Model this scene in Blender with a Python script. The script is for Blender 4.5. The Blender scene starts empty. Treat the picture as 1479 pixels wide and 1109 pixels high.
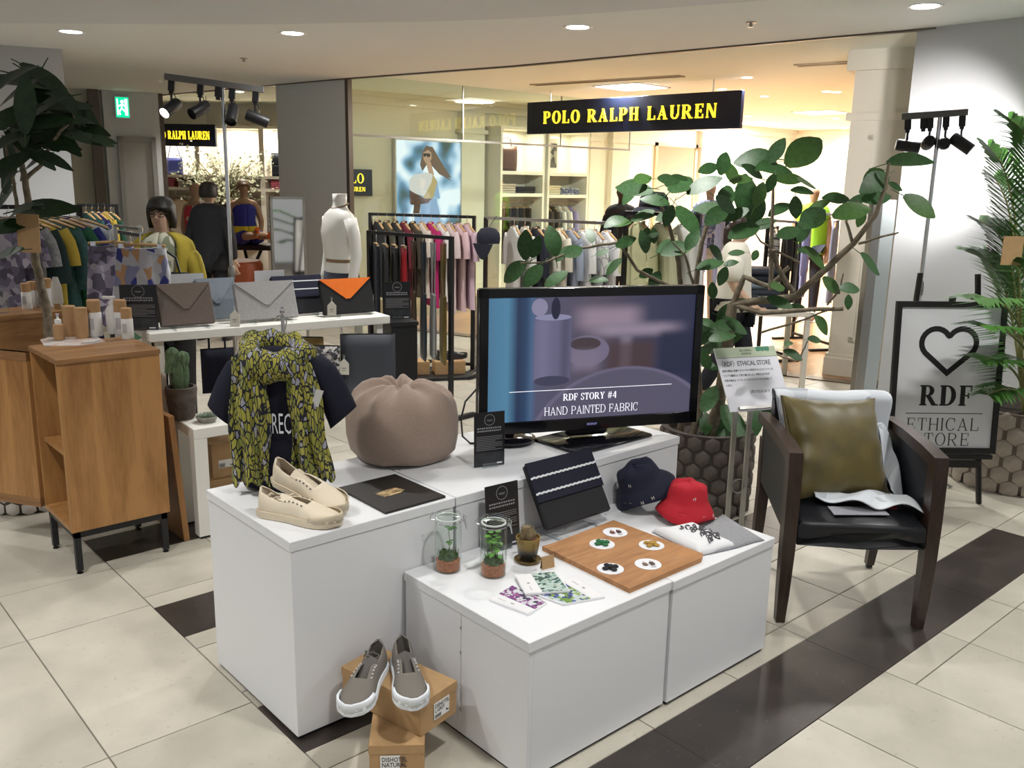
import bpy, math, random
from mathutils import Vector, Matrix
random.seed(7)
R = math.radians
sc = bpy.context.scene
COL = sc.collection
# ---------------------------------------------------------------- camera
FPX, PITCH, ROLL, YAW, CH = 1299.8, .2218836, .0187327, .7290846, 1.65
W_, H_ = 1479., 1109.
_cp, _sp, _cy, _sy = math.cos(PITCH), math.sin(PITCH), math.cos(YAW), math.sin(YAW)
FW = Vector((_sy*_cp, _cy*_cp, -_sp)); _rt = Vector((_cy, -_sy, 0)); _up = _rt.cross(FW)
RT = _rt*math.cos(ROLL) + _up*math.sin(ROLL); UP = _up*math.cos(ROLL) - _rt*math.sin(ROLL)
cd = bpy.data.cameras.new('camera'); cam = bpy.data.objects.new('camera', cd); COL.objects.link(cam)
cd.sensor_fit = 'HORIZONTAL'; cd.sensor_width = 36; cd.lens = FPX/W_*36; cd.clip_start = .05; cd.clip_end = 100
m3 = Matrix((RT, UP, -FW)).transposed()
cam.matrix_world = Matrix.Translation((0, 0, CH)) @ m3.to_4x4()
sc.camera = cam
# ---------------------------------------------------------------- world, exposure
wd = bpy.data.worlds.new('world'); sc.world = wd; wd.use_nodes = True
wd.node_tree.nodes['Background'].inputs[0].default_value = (.98, .99, 1, 1)
wd.node_tree.nodes['Background'].inputs[1].default_value = .30
sc.view_settings.view_transform = 'Standard'; sc.view_settings.look = 'None'
sc.view_settings.exposure = 0.12; sc.view_settings.gamma = 1; sc.view_settings.use_curve_mapping = False

CEIL = 2.70      # mall ceiling
SHOPC = 2.76     # shop ceiling
def lamp(kind, name, loc, power, color=(1, .95, .87), size=.2, to=None, spot=None, blend=.5):
    l = bpy.data.lights.new(name, kind); l.energy = power; l.color = color
    if kind == 'AREA':
        l.shape = 'DISK'; l.size = size
    else:
        l.shadow_soft_size = size
    if spot: l.spot_size = R(spot); l.spot_blend = blend
    o = bpy.data.objects.new(name, l); COL.objects.link(o); o.location = loc
    d = (Vector(to)-Vector(loc)) if to else Vector((0, 0, -1))
    o.rotation_euler = d.to_track_quat('-Z', 'Y').to_euler()
    return o
# ceiling downlights of the mall aisle: the first four show in the photograph (fixtures further down),
# most others carry the same ceiling grid on over and behind the photographer
DOWNL = [(3.5, 6.46), (4.73, 4.68), (5.57, 2.64), (2.3, 7.7), (2.6, 4.3), (3.1, 2.9), (4.0, .9), (.2, 2.9), (1.6, 1.0), (2.5, -.9), (-1.2, 1.0), (.1, -.8), (-.9, 4.6), (-1.2, 2.7), (.4, 6.4), (5.6, .4)]  # an unseen lamp at far left is added to brighten the plinths' left faces
for i, (x, y) in enumerate(DOWNL):
    lamp('SPOT', f'downlight_lamp_{i+1}' + ('' if i < 4 else '_offscreen'), (x, y, CEIL-.06), 112, (1, .985, .955), .075, None, 128, .75)

# ---------------------------------------------------------------- pixel helpers (a pixel gives a direction only)
def ray(x, y): return RT*((x-W_/2)/FPX) - UP*((y-H_/2)/FPX) + FW
EYE = Vector((0, 0, CH))
def gz(x, y, z=0.):
    d = ray(x, y); return EYE + d*((z-CH)/d.z)
def gd(x, y, dist):
    d = ray(x, y); return EYE + d*(dist/math.hypot(d.x, d.y))
def gpl(x, y, p, n):
    d = ray(x, y); n = Vector(n); return EYE + d*((Vector(p)-EYE).dot(n)/d.dot(n))
def zat(x, y, p):
    d = ray(x, y); return CH + d.z*math.hypot(p[0], p[1])/math.hypot(d.x, d.y)
# ---------------------------------------------------------------- materials
MATS = {}
def mat(name, col, rough=.6, metal=0., emit=None, es=1., trans=0., noise=0., nscale=20., bump=0., bscale=60., spec=None, alpha=1., sheen=0., ior=1.45, stretch=None):
    if name in MATS: return MATS[name]
    m = bpy.data.materials.new(name); m.use_nodes = True; nt = m.node_tree; b = nt.nodes['Principled BSDF']
    c = (*col, 1) if len(col) == 3 else col
    b.inputs['Base Color'].default_value = c
    b.inputs['Roughness'].default_value = rough; b.inputs['Metallic'].default_value = metal; b.inputs['IOR'].default_value = ior
    if spec is not None: b.inputs['Specular IOR Level'].default_value = spec
    if emit: b.inputs['Emission Color'].default_value = (*emit, 1); b.inputs['Emission Strength'].default_value = es
    if trans: b.inputs['Transmission Weight'].default_value = trans
    if sheen: b.inputs['Sheen Weight'].default_value = sheen
    b.inputs['Alpha'].default_value = alpha
    if noise or bump:
        tc = nt.nodes.new('ShaderNodeTexCoord'); mp = nt.nodes.new('ShaderNodeMapping'); nt.links.new(tc.outputs['Object'], mp.inputs[0])
        if stretch: mp.inputs['Scale'].default_value = stretch
    if noise:
        n = nt.nodes.new('ShaderNodeTexNoise'); n.inputs['Scale'].default_value = nscale; n.inputs['Detail'].default_value = 4
        nt.links.new(mp.outputs[0], n.inputs[0])
        r = nt.nodes.new('ShaderNodeValToRGB'); e = r.color_ramp.elements
        e[0].position = .3; e[1].position = .7
        e[0].color = (*[max(0, v*(1-noise)) for v in c[:3]], 1); e[1].color = (*[min(1, v*(1+noise)) for v in c[:3]], 1)
        nt.links.new(n.outputs[0], r.inputs[0]); nt.links.new(r.outputs[0], b.inputs['Base Color'])
    if bump:
        n2 = nt.nodes.new('ShaderNodeTexNoise'); n2.inputs['Scale'].default_value = bscale; n2.inputs['Detail'].default_value = 3
        nt.links.new(mp.outputs[0], n2.inputs[0])
        bp = nt.nodes.new('ShaderNodeBump'); bp.inputs['Strength'].default_value = bump; bp.inputs['Distance'].default_value = .01
        nt.links.new(n2.outputs[0], bp.inputs['Height']); nt.links.new(bp.outputs[0], b.inputs['Normal'])
    MATS[name] = m; return m
def pattern(name, cols, scale=30., kind='VORONOI', edge=None, ew=.08, rough=.8, stretch=(1, 1, 1), rot=(0, 0, 0), bump=0., distort=0.):
    """cells of random colour (cols) with an optional line colour between them"""
    if name in MATS: return MATS[name]
    m = bpy.data.materials.new(name); m.use_nodes = True; nt = m.node_tree; b = nt.nodes['Principled BSDF']; b.inputs['Roughness'].default_value = rough
    tc = nt.nodes.new('ShaderNodeTexCoord'); mp = nt.nodes.new('ShaderNodeMapping'); nt.links.new(tc.outputs['Object'], mp.inputs[0])
    mp.inputs['Scale'].default_value = stretch; mp.inputs['Rotation'].default_value = rot
    src = mp.outputs[0]
    if distort:
        nz = nt.nodes.new('ShaderNodeTexNoise'); nz.inputs['Scale'].default_value = scale*.25; nt.links.new(src, nz.inputs[0])
        ad = nt.nodes.new('ShaderNodeVectorMath'); ad.operation = 'MULTIPLY_ADD'; nt.links.new(nz.outputs['Color'], ad.inputs[0])
        ad.inputs[1].default_value = (distort,)*3; nt.links.new(src, ad.inputs[2]); src = ad.outputs[0]
    v = nt.nodes.new('ShaderNodeTexVoronoi'); v.inputs['Scale'].default_value = scale; nt.links.new(src, v.inputs[0])
    r = nt.nodes.new('ShaderNodeValToRGB'); r.color_ramp.interpolation = 'CONSTANT'
    el = r.color_ramp.elements
    while len(el) < len(cols): el.new(.5)
    for i, c in enumerate(cols): el[i].position = i/len(cols); el[i].color = (*c, 1)
    sep = nt.nodes.new('ShaderNodeSeparateColor'); nt.links.new(v.outputs['Color'], sep.inputs[0]); nt.links.new(sep.outputs[0], r.inputs[0])
    out = r.outputs[0]
    if edge:
        v2 = nt.nodes.new('ShaderNodeTexVoronoi'); v2.feature = 'DISTANCE_TO_EDGE'; v2.inputs['Scale'].default_value = scale; nt.links.new(src, v2.inputs[0])
        lt = nt.nodes.new('ShaderNodeMath'); lt.operation = 'LESS_THAN'; lt.inputs[1].default_value = ew; nt.links.new(v2.outputs['Distance'], lt.inputs[0])
        mx = nt.nodes.new('ShaderNodeMix'); mx.data_type = 'RGBA'; nt.links.new(lt.outputs[0], mx.inputs[0]); nt.links.new(out, mx.inputs[6]); mx.inputs[7].default_value = (*edge, 1)
        out = mx.outputs[2]
    nt.links.new(out, b.inputs['Base Color'])
    MATS[name] = m; return m
def wood(name, c1, c2, scale=1., rough=.45, axis='Z', rings=6.):
    if name in MATS: return MATS[name]
    m = bpy.data.materials.new(name); m.use_nodes = True; nt = m.node_tree; b = nt.nodes['Principled BSDF']; b.inputs['Roughness'].default_value = rough
    tc = nt.nodes.new('ShaderNodeTexCoord'); mp = nt.nodes.new('ShaderNodeMapping'); nt.links.new(tc.outputs['Object'], mp.inputs[0])
    s = {'X': (.12, 1, 1), 'Y': (1, .12, 1), 'Z': (1, 1, .12)}[axis]; mp.inputs['Scale'].default_value = [v*scale for v in s]
    n = nt.nodes.new('ShaderNodeTexNoise'); n.inputs['Scale'].default_value = 9; n.inputs['Detail'].default_value = 6; n.inputs['Distortion'].default_value = 1.2
    nt.links.new(mp.outputs[0], n.inputs[0])
    w = nt.nodes.new('ShaderNodeTexNoise'); w.inputs['Scale'].default_value = 70; w.inputs['Detail'].default_value = 3; nt.links.new(mp.outputs[0], w.inputs[0])
    mx = nt.nodes.new('ShaderNodeMath'); mx.operation = 'MULTIPLY_ADD'; nt.links.new(w.outputs[0], mx.inputs[0]); mx.inputs[1].default_value = .35; nt.links.new(n.outputs[0], mx.inputs[2])
    r = nt.nodes.new('ShaderNodeValToRGB'); e = r.color_ramp.elements; e[0].position = .42; e[0].color = (*c1, 1); e[1].position = .82; e[1].color = (*c2, 1)
    nt.links.new(mx.outputs[0], r.inputs[0]); nt.links.new(r.outputs[0], b.inputs['Base Color'])
    MATS[name] = m; return m
# ---------------------------------------------------------------- mesh builder
class G:
    def __init__(s): s.v = []; s.f = []
    def add(s, vs, fs, M=None):
        n = len(s.v)
        s.v += [tuple(M @ Vector(p)) if M else tuple(p) for p in vs]
        s.f += [tuple(i+n for i in f) for f in fs]; return s
    def box(s, a, b, M=None, bev=0.):
        x0, y0, z0 = a; x1, y1, z1 = b
        if not bev:
            vs = [(x, y, z) for z in (z0, z1) for y in (y0, y1) for x in (x0, x1)]
            return s.add(vs, [(0, 2, 3, 1), (4, 5, 7, 6), (0, 1, 5, 4), (2, 6, 7, 3), (0, 4, 6, 2), (1, 3, 7, 5)], M)
        e = bev; vs = []
        for z, ins in ((z0, e), (z0+e, 0), (z1-e, 0), (z1, e)):
            i = ins; c = e if ins == 0 else e
            X0, X1, Y0, Y1 = x0+i, x1-i, y0+i, y1-i
            vs += [(X0+c, Y0, z), (X1-c, Y0, z), (X1, Y0+c, z), (X1, Y1-c, z), (X1-c, Y1, z), (X0+c, Y1, z), (X0, Y1-c, z), (X0, Y0+c, z)]
        fs = [tuple(range(7, -1, -1)), tuple(range(24, 32))]
        for k in range(3):
            for j in range(8): fs.append((k*8+j, k*8+(j+1) % 8, k*8+8+(j+1) % 8, k*8+8+j))
        return s.add(vs, fs, M)
    def tube(s, pts, rad, n=8, cap=True, M=None, flat=1.):
        pts = [Vector(p) for p in pts]; rad = rad if isinstance(rad, (list, tuple)) else [rad]*len(pts)
        vs = []; fs = []; t0 = (pts[1]-pts[0]).normalized()
        ref = Vector((0, 0, 1)) if abs(t0.z) < .9 else Vector((1, 0, 0))
        u = t0.cross(ref).normalized()
        for i, p in enumerate(pts):
            t = (pts[min(i+1, len(pts)-1)]-pts[max(i-1, 0)])
            t = t.normalized() if t.length > 1e-9 else t0
            u = u-t*u.dot(t); u = u.normalized() if u.length > 1e-6 else t.orthogonal().normalized()
            w = t.cross(u)
            for k in range(n):
                a = 2*math.pi*k/n; vs.append(p+u*math.cos(a)*rad[i]+w*math.sin(a)*rad[i]*flat)
        for i in range(len(pts)-1):
            for k in range(n): fs.append((i*n+k, i*n+(k+1) % n, (i+1)*n+(k+1) % n, (i+1)*n+k))
        if cap:
            fs.append(tuple(range(n-1, -1, -1))); fs.append(tuple((len(pts)-1)*n+k for k in range(n)))
        return s.add(vs, fs, M)
    def lathe(s, prof, n=20, M=None, cap=True, sx=1., sy=1.):
        vs = []; fs = []
        for r, z in prof:
            for k in range(n):
                a = 2*math.pi*k/n; vs.append((r*math.cos(a)*sx, r*math.sin(a)*sy, z))
        for i in range(len(prof)-1):
            for k in range(n): fs.append((i*n+k, i*n+(k+1) % n, (i+1)*n+(k+1) % n, (i+1)*n+k))
        if cap:
            if prof[0][0] > 1e-6: fs.append(tuple(range(n-1, -1, -1)))
            if prof[-1][0] > 1e-6: fs.append(tuple((len(prof)-1)*n+k for k in range(n)))
        return s.add(vs, fs, M)
    def rings(s, rings, cap=True, M=None, closed=True):
        n = len(rings[0]); vs = [p for r in rings for p in r]; fs = []
        for i in range(len(rings)-1):
            for k in range(n if closed else n-1): fs.append((i*n+k, i*n+(k+1) % n, (i+1)*n+(k+1) % n, (i+1)*n+k))
        if cap and closed: fs.append(tuple(range(n-1, -1, -1))); fs.append(tuple((len(rings)-1)*n+k for k in range(n)))
        return s.add(vs, fs, M)
    def grid(s, fn, nu, nv, M=None, thick=0.):
        vs = [Vector(fn(i/nu, j/nv)) for j in range(nv+1) for i in range(nu+1)]
        fs = [(j*(nu+1)+i, j*(nu+1)+i+1, (j+1)*(nu+1)+i+1, (j+1)*(nu+1)+i) for j in range(nv) for i in range(nu)]
        if thick:
            nn = [Vector() for _ in vs]
            for f in fs:
                q = (vs[f[1]]-vs[f[0]]).cross(vs[f[3]]-vs[f[0]])
                for i in f: nn[i] += q
            N = len(vs); vs = vs+[v-(n_.normalized()*thick if n_.length > 0 else Vector()) for v, n_ in zip(vs, nn)]
            fs2 = [tuple(i+N for i in reversed(f)) for f in fs]
            bd = [i for i in range(nu+1)]+[(j+1)*(nu+1)-1 for j in range(1, nv+1)]+[nv*(nu+1)+i for i in range(nu-1, -1, -1)]+[j*(nu+1) for j in range(nv-1, 0, -1)]
            fs3 = [(bd[(k+1) % len(bd)], bd[k], bd[k]+N, bd[(k+1) % len(bd)]+N) for k in range(len(bd))]
            fs = fs+fs2+fs3
        return s.add(vs, fs, M)
    def prism(s, poly, z0, z1, M=None):
        n = len(poly); vs = [(x, y, z0) for x, y in poly]+[(x, y, z1) for x, y in poly]
        fs = [tuple(range(n-1, -1, -1)), tuple(range(n, 2*n))]+[(k, (k+1) % n, n+(k+1) % n, n+k) for k in range(n)]
        return s.add(vs, fs, M)
    def strip(s, pts, w, t=.001, closed=False, M=None):
        """flat ribbon of width w along 2-D points, in the xy plane, thickness t"""
        n = len(pts); P = [Vector((p[0], p[1])) for p in pts]; L = []; Rr = []
        for i in range(n):
            a = P[i-1] if (i > 0 or closed) else P[i]; c = P[(i+1) % n] if (i < n-1 or closed) else P[i]
            d1 = (P[i]-a); d2 = (c-P[i]); d1 = d1.normalized() if d1.length else d2.normalized(); d2 = d2.normalized() if d2.length else d1
            t_ = (d1+d2).normalized(); nrm = Vector((-t_.y, t_.x)); k = w/2/max(.4, nrm.dot(Vector((-d1.y, d1.x))))
            L.append(P[i]+nrm*k); Rr.append(P[i]-nrm*k)
        for i in range(n if closed else n-1):
            j = (i+1) % n; s.prism([tuple(Rr[i]), tuple(Rr[j]), tuple(L[j]), tuple(L[i])], 0, t, M)
        return s
def mesh(name, g, smooth=True, ang=38):
    me = bpy.data.meshes.new(name); me.from_pydata([tuple(p) for p in g.v], [], g.f); me.update()
    if smooth:
        me.shade_smooth(); me.set_sharp_from_angle(angle=R(ang))
    return me
def obj(name, g, m, parent=None, smooth=True, ang=38, loc=None, rz=0., label=None, **mods):
    me = g if isinstance(g, bpy.types.Mesh) else mesh(name, g, smooth, ang)
    if isinstance(m, (list, tuple)):
        for k in m: me.materials.append(k)
    elif m and not me.materials: me.materials.append(m)
    o = bpy.data.objects.new(name, me); COL.objects.link(o)
    if parent: o.parent = parent
    if loc is not None: o.location = loc
    if rz: o.rotation_euler.z = rz
    if label: o['label'] = label
    if mods.get('sub'):
        d = o.modifiers.new('sub', 'SUBSURF'); d.levels = d.render_levels = mods['sub']
    if mods.get('sol'):
        d = o.modifiers.new('sol', 'SOLIDIFY'); d.thickness = mods['sol']; d.offset = mods.get('off', -1)
    return o
def tag(o, label, cat, group=None, kind=None):
    o['label'] = label; o['category'] = cat
    if group: o['group'] = group
    if kind: o['kind'] = kind
    return o
def thing(name, label, cat, loc=(0, 0, 0), rz=0., group=None, rot=None):
    o = bpy.data.objects.new(name, None); COL.objects.link(o); o.location = loc; o.rotation_euler = rot or (0, 0, rz); o.empty_display_size = .1
    return tag(o, label, cat, group)
def struct(name, g, m, **k):
    o = obj(name, g, m, **k); o['kind'] = 'structure'; return o
def dup(root, loc=None, rz=None, label=None):
    r = root.copy(); COL.objects.link(r)
    if loc is not None: r.location = loc
    if rz is not None: r.rotation_euler.z = rz
    if label: r['label'] = label
    for ch in list(root.children):
        c = ch.copy(); COL.objects.link(c); c.parent = r
        for s_ in ch.children:
            d = s_.copy(); COL.objects.link(d); d.parent = c
    return r
def T(x=0, y=0, z=0): return Matrix.Translation((x, y, z))
def RX(a): return Matrix.Rotation(a, 4, 'X')
def RY(a): return Matrix.Rotation(a, 4, 'Y')
def RZ(a): return Matrix.Rotation(a, 4, 'Z')
def S(x, y, z): return Matrix.Diagonal((x, y, z, 1))
UPR = RX(math.pi/2)          # xy drawing -> upright, facing -y
def text(body, size, M, g=None, bold=0., align='CENTER', depth=.0004, wide=1., spacing=1.):
    """sans text as mesh, drawn in xy then placed by M"""
    g = g or G(); c = bpy.data.curves.new('t', 'FONT'); c.body = body; c.size = size; c.align_x = align; c.offset = bold*size; c.extrude = depth
    c.resolution_u = 2; c.space_character = spacing
    o = bpy.data.objects.new('t', c); COL.objects.link(o)
    dg = bpy.context.evaluated_depsgraph_get(); me = bpy.data.meshes.new_from_object(o.evaluated_get(dg))
    g.add([(v.co.x*wide, v.co.y, v.co.z) for v in me.vertices], [tuple(p.vertices) for p in me.polygons], M)
    bpy.data.objects.remove(o); bpy.data.curves.remove(c); bpy.data.meshes.remove(me); return g
def band(cx, cy, rx, ry, a0, a1, wx, wy, n=14):
    """list of quads of an elliptic band whose thickness is wx on the flanks and wy at top and bottom"""
    q = []; P = []
    for i in range(n+1):
        a = R(a0+(a1-a0)*i/n); c, s_ = math.cos(a), math.sin(a)
        P.append(((cx+rx*c, cy+ry*s_), (cx+(rx-wx)*c, cy+(ry-wy)*s_)))
    for i in range(n): q.append([P[i][0], P[i+1][0], P[i+1][1], P[i][1]])
    return q
def glyph(ch, s, h, f):
    """serif capital, unit height: s stem, h hairline, f serif overhang -> quads, advance"""
    r = lambda x0, y0, x1, y1: [(x0, y0), (x1, y0), (x1, y1), (x0, y1)]
    def stem(x, w=s, bot=True, top=True, y0=0, y1=1):
        q = [r(x, y0, x+w, y1)]
        if bot: q.append(r(x-f, y0, x+w+f, y0+h))
        if top: q.append(r(x-f, y1-h, x+w+f, y1))
        return q
    def diag(x0, y0, x1, y1, w): return [[(x0, y0), (x0+w, y0), (x1+w, y1), (x1, y1)]]
    if ch == ' ': return [], .38
    if ch == 'I': return stem(f), s+2*f
    if ch == 'L': return stem(f)+[r(f, 0, .66, h), r(.66-h, 0, .66, .3)], .66
    if ch == 'T': return stem(.36-s/2, top=False)+[r(0, 1-h, .72, 1), r(0, .72, h, 1), r(.72-h, .72, .72, 1)], .72
    if ch == 'E': return stem(f)+[r(f, 0, .66, h), r(f, 1-h, .63, 1), r(f, .5-h/2, .5, .5+h/2), r(.66-h, 0, .66, .28), r(.63-h, .74, .63, 1), r(.5-h, .38, .5, .62)], .68
    if ch == 'F': return stem(f)+[r(f, 1-h, .63, 1), r(f, .5-h/2, .5, .5+h/2), r(.63-h, .7, .63, 1), r(.5-h, .36, .5, .64)], .64
    if ch == 'H': return stem(f)+stem(.8-s-f)+[r(f, .5-h/2, .8-f, .5+h/2)], .8
    if ch == 'N': return stem(f, h*1.2, top=False)+stem(.8-f-h*1.2, h*1.2, bot=False)+diag(.8-f-s*.9, 0, f-.02, 1, s), .82
    if ch == 'U': return stem(f, bot=False, y0=.35)+stem(.78-f-h*1.2, h*1.2, bot=False, y0=.35)+band((.78)/2, .35, .39-f, .36, 180, 360, s*.8, h*1.3), .78
    if ch in 'PRBD':
        q = stem(f)
        if ch == 'D':
            q += [r(f, 0, .4, h), r(f, 1-h, .4, 1)]+band(.36, .5, .44, .5, -90, 90, s, h); return q, .82
        q += [r(f, 1-h, .4, 1), r(f, .45, .4, .45+h)]+band(.37, .725, .33, .275, -90, 90, s*.95, h)
        if ch == 'P': return q, .72
        if ch == 'R': return q+diag(.62-.0, 0, .3, .47, s*1.05)+[r(.6, 0, .62+s*1.05+f, h)], .86
        if ch == 'B': return q+[r(f, 0, .42, h)]+band(.4, .25, .36, .25, -90, 90, s, h), .78
    if ch == 'A': return diag(.44, 0, .29, 1, s)[:0]+[[(.78-s, 0), (.78, 0), (.4+s*.35, 1), (.4-s*.55, 1)], [(f, 0), (f+h*1.2, 0), (.42, .93), (.37, .93)]]+[r(.17, .3, .62, .3+h), r(0, 0, .24, h), r(.78-s-.08, 0, .86, h)], .86
    if ch == 'O': return band(.42, .5, .42, .52, 0, 360, s, h, 28), .84
    if ch == 'C': return band(.42, .5, .42, .52, 50, 320, s, h, 22)+[r(.68, .66, .68+h, 1), r(.68, 0.05, .68+h, .3)][:1], .78
    if ch == 'S': return band(.3, .75, .26, .27, 20, 270, s*.75, h)+band(.3, .24, .28, .26, -160, 90, s*.75, h)+[r(.5, .7, .5+h, .98), r(.03, .02, .03+h, .3)], .6
    if ch == 'Y': return stem(.4-s/2, top=False, y1=.48)+[[(.4-s/2, .4), (.4+s/2, .4), (.1+s, 1), (.08, 1)], [(.4, .4), (.4+s/2, .44), (.74, 1), (.74-h*1.3, 1)], r(0, 1-h, .34, 1), r(.54, 1-h, .84, 1)], .82
    if ch == '#': return [r(.0, .3, .7, .3+h*1.3), r(.05, .62, .75, .62+h*1.3)]+diag(.12, 0, .24, 1, h*1.6)+diag(.42, 0, .54, 1, h*1.6), .78
    if ch == '4': return [r(.4, 0, .4+s, 1), r(0, .26, .66, .26+h*1.2), [(0, .26), (h*1.8, .3), (.44+h, 1), (.4, 1)]], .68
    return [], .4
def serif(body, size, M, s=.13, h=.05, f=.06, track=.1, g=None, align='C', depth=.0006, wide=1.):
    g = g or G(); x = 0; Q = []
    for ch in body:
        q, a = glyph(ch, s, h, f)
        Q += [[((px+x), py) for px, py in p] for p in q]; x += a+track
    x -= track; off = {'C': -x/2, 'L': 0, 'R': -x}[align]
    for i, p in enumerate(Q):
        pp = [((px+off)*size*wide, py*size) for px, py in p]
        ar = sum(pp[k][0]*pp[(k+1) % 4][1]-pp[(k+1) % 4][0]*pp[k][1] for k in range(4))
        if ar < 0: pp.reverse()
        g.prism(pp, 0, depth+.00002*(i % 5), M)
    return g
def ell(w, d, z, n=16, cx=0., cy=0., p=1.):
    """ring of an ellipse (p<1: squarer)"""
    o = []
    for k in range(n):
        a = 2*math.pi*k/n; c, s_ = math.cos(a), math.sin(a)
        o.append((cx+w*math.copysign(abs(c)**p, c), cy+d*math.copysign(abs(s_)**p, s_), z))
    return o
# ================================================================ structure
def glassmat(name, tint=(.93, .97, .95), ior=1.45, rough=.0, boost=1.):
    if name in MATS: return MATS[name]
    m = bpy.data.materials.new(name); m.use_nodes = True; nt = m.node_tree; nt.nodes.clear()
    o = nt.nodes.new('ShaderNodeOutputMaterial'); t = nt.nodes.new('ShaderNodeBsdfTransparent'); t.inputs[0].default_value = (*tint, 1)
    g = nt.nodes.new('ShaderNodeBsdfGlossy'); g.inputs['Roughness'].default_value = rough
    lw = nt.nodes.new('ShaderNodeLayerWeight'); lw.inputs[0].default_value = .5
    pw_ = nt.nodes.new('ShaderNodeMath'); pw_.operation = 'POWER'; pw_.inputs[1].default_value = 4; nt.links.new(lw.outputs['Facing'], pw_.inputs[0])
    mu = nt.nodes.new('ShaderNodeMath'); mu.operation = 'MULTIPLY_ADD'; mu.inputs[1].default_value = .9; mu.inputs[2].default_value = .05*boost; mu.use_clamp = True; nt.links.new(pw_.outputs[0], mu.inputs[0])
    x = nt.nodes.new('ShaderNodeMixShader'); nt.links.new(mu.outputs[0], x.inputs[0]); nt.links.new(t.outputs[0], x.inputs[1]); nt.links.new(g.outputs[0], x.inputs[2])
    nt.links.new(x.outputs[0], o.inputs[0]); MATS[name] = m; return m
GLASS = glassmat('pane_glass', (.9, .96, .93), 1.5)
WHITE = mat('white_laminate', (.74, .75, .77), .42)
CREAM = mat('cream_paint', (.76, .72, .62), .6)
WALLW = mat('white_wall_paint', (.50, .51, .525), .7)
GREYC = mat('grey_column_panel', (.63, .66, .68), .6, noise=.04, nscale=40)
CEILM = mat('ceiling_paint', (.78, .80, .79), .85)
SHOPCM = mat('shop_ceiling_paint', (.84, .89, .80), .85)
BLACKM = mat('black_metal', (.012, .012, .014), .45)
CHROME = mat('chrome', (.75, .76, .78), .14, 1.)
STEEL = mat('brushed_steel', (.42, .41, .39), .32, 1.)
BRONZE = mat('dark_bronze', (.13, .11, .095), .4, .6)
LIT = mat('lamp_white', (1, 1, 1), .5, emit=(1, .97, .9), es=14)
LITW = mat('lamp_warm_panel', (1, 1, 1), .5, emit=(1, .93, .8), es=6)
GROUT = mat('grout', (.16, .14, .115), .85)
def stone(name, c, var, sc_, speck, rough):
    if name in MATS: return MATS[name]
    m = bpy.data.materials.new(name); m.use_nodes = True; nt = m.node_tree; b = nt.nodes['Principled BSDF']; b.inputs['Roughness'].default_value = rough
    tc = nt.nodes.new('ShaderNodeTexCoord'); oi = nt.nodes.new('ShaderNodeObjectInfo')
    ad = nt.nodes.new('ShaderNodeVectorMath'); nt.links.new(tc.outputs['Object'], ad.inputs[0])
    sc3 = nt.nodes.new('ShaderNodeVectorMath'); sc3.operation = 'SCALE'; nt.links.new(oi.outputs['Random'], sc3.inputs['Scale']); sc3.inputs[0].default_value = (40, 23, 11)
    nt.links.new(sc3.outputs[0], ad.inputs[1])
    n = nt.nodes.new('ShaderNodeTexNoise'); n.inputs['Scale'].default_value = sc_; n.inputs['Detail'].default_value = 5; nt.links.new(ad.outputs[0], n.inputs[0])
    r = nt.nodes.new('ShaderNodeValToRGB'); e = r.color_ramp.elements; e[0].position = .3; e[1].position = .72
    e[0].color = (*[v*(1-var) for v in c], 1); e[1].color = (*[min(1, v*(1+var)) for v in c], 1); nt.links.new(n.outputs[0], r.inputs[0])
    n2 = nt.nodes.new('ShaderNodeTexNoise'); n2.inputs['Scale'].default_value = 55; n2.inputs['Detail'].default_value = 2; nt.links.new(ad.outputs[0], n2.inputs[0])
    r2 = nt.nodes.new('ShaderNodeValToRGB'); e = r2.color_ramp.elements; e[0].position = .66; e[0].color = (0, 0, 0, 1); e[1].position = .74; e[1].color = (1, 1, 1, 1); nt.links.new(n2.outputs[0], r2.inputs[0])
    mx = nt.nodes.new('ShaderNodeMix'); mx.data_type = 'RGBA'; nt.links.new(r.outputs[0], mx.inputs[6]); mx.inputs[7].default_value = (*speck, 1)
    mm = nt.nodes.new('ShaderNodeMath'); mm.operation = 'MULTIPLY'; mm.inputs[1].default_value = .45; nt.links.new(r2.outputs[0], mm.inputs[0]); nt.links.new(mm.outputs[0], mx.inputs[0])
    # slow tile to tile tone
    tv = nt.nodes.new('ShaderNodeMapRange'); tv.inputs[3].default_value = .93; tv.inputs[4].default_value = 1.05; nt.links.new(oi.outputs['Random'], tv.inputs[0])
    vm = nt.nodes.new('ShaderNodeVectorMath'); vm.operation = 'SCALE'; nt.links.new(mx.outputs[2], vm.inputs[0]); nt.links.new(tv.outputs[0], vm.inputs['Scale'])
    nt.links.new(vm.outputs[0], b.inputs['Base Color']); MATS[name] = m; return m
BEIGE = stone('beige_stone_tile', (.465, .435, .365), .12, 5, (.33, .26, .19), .42)
DARKST = stone('dark_stone_band', (.036, .028, .024), .35, 6, (.12, .10, .09), .38)

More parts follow.
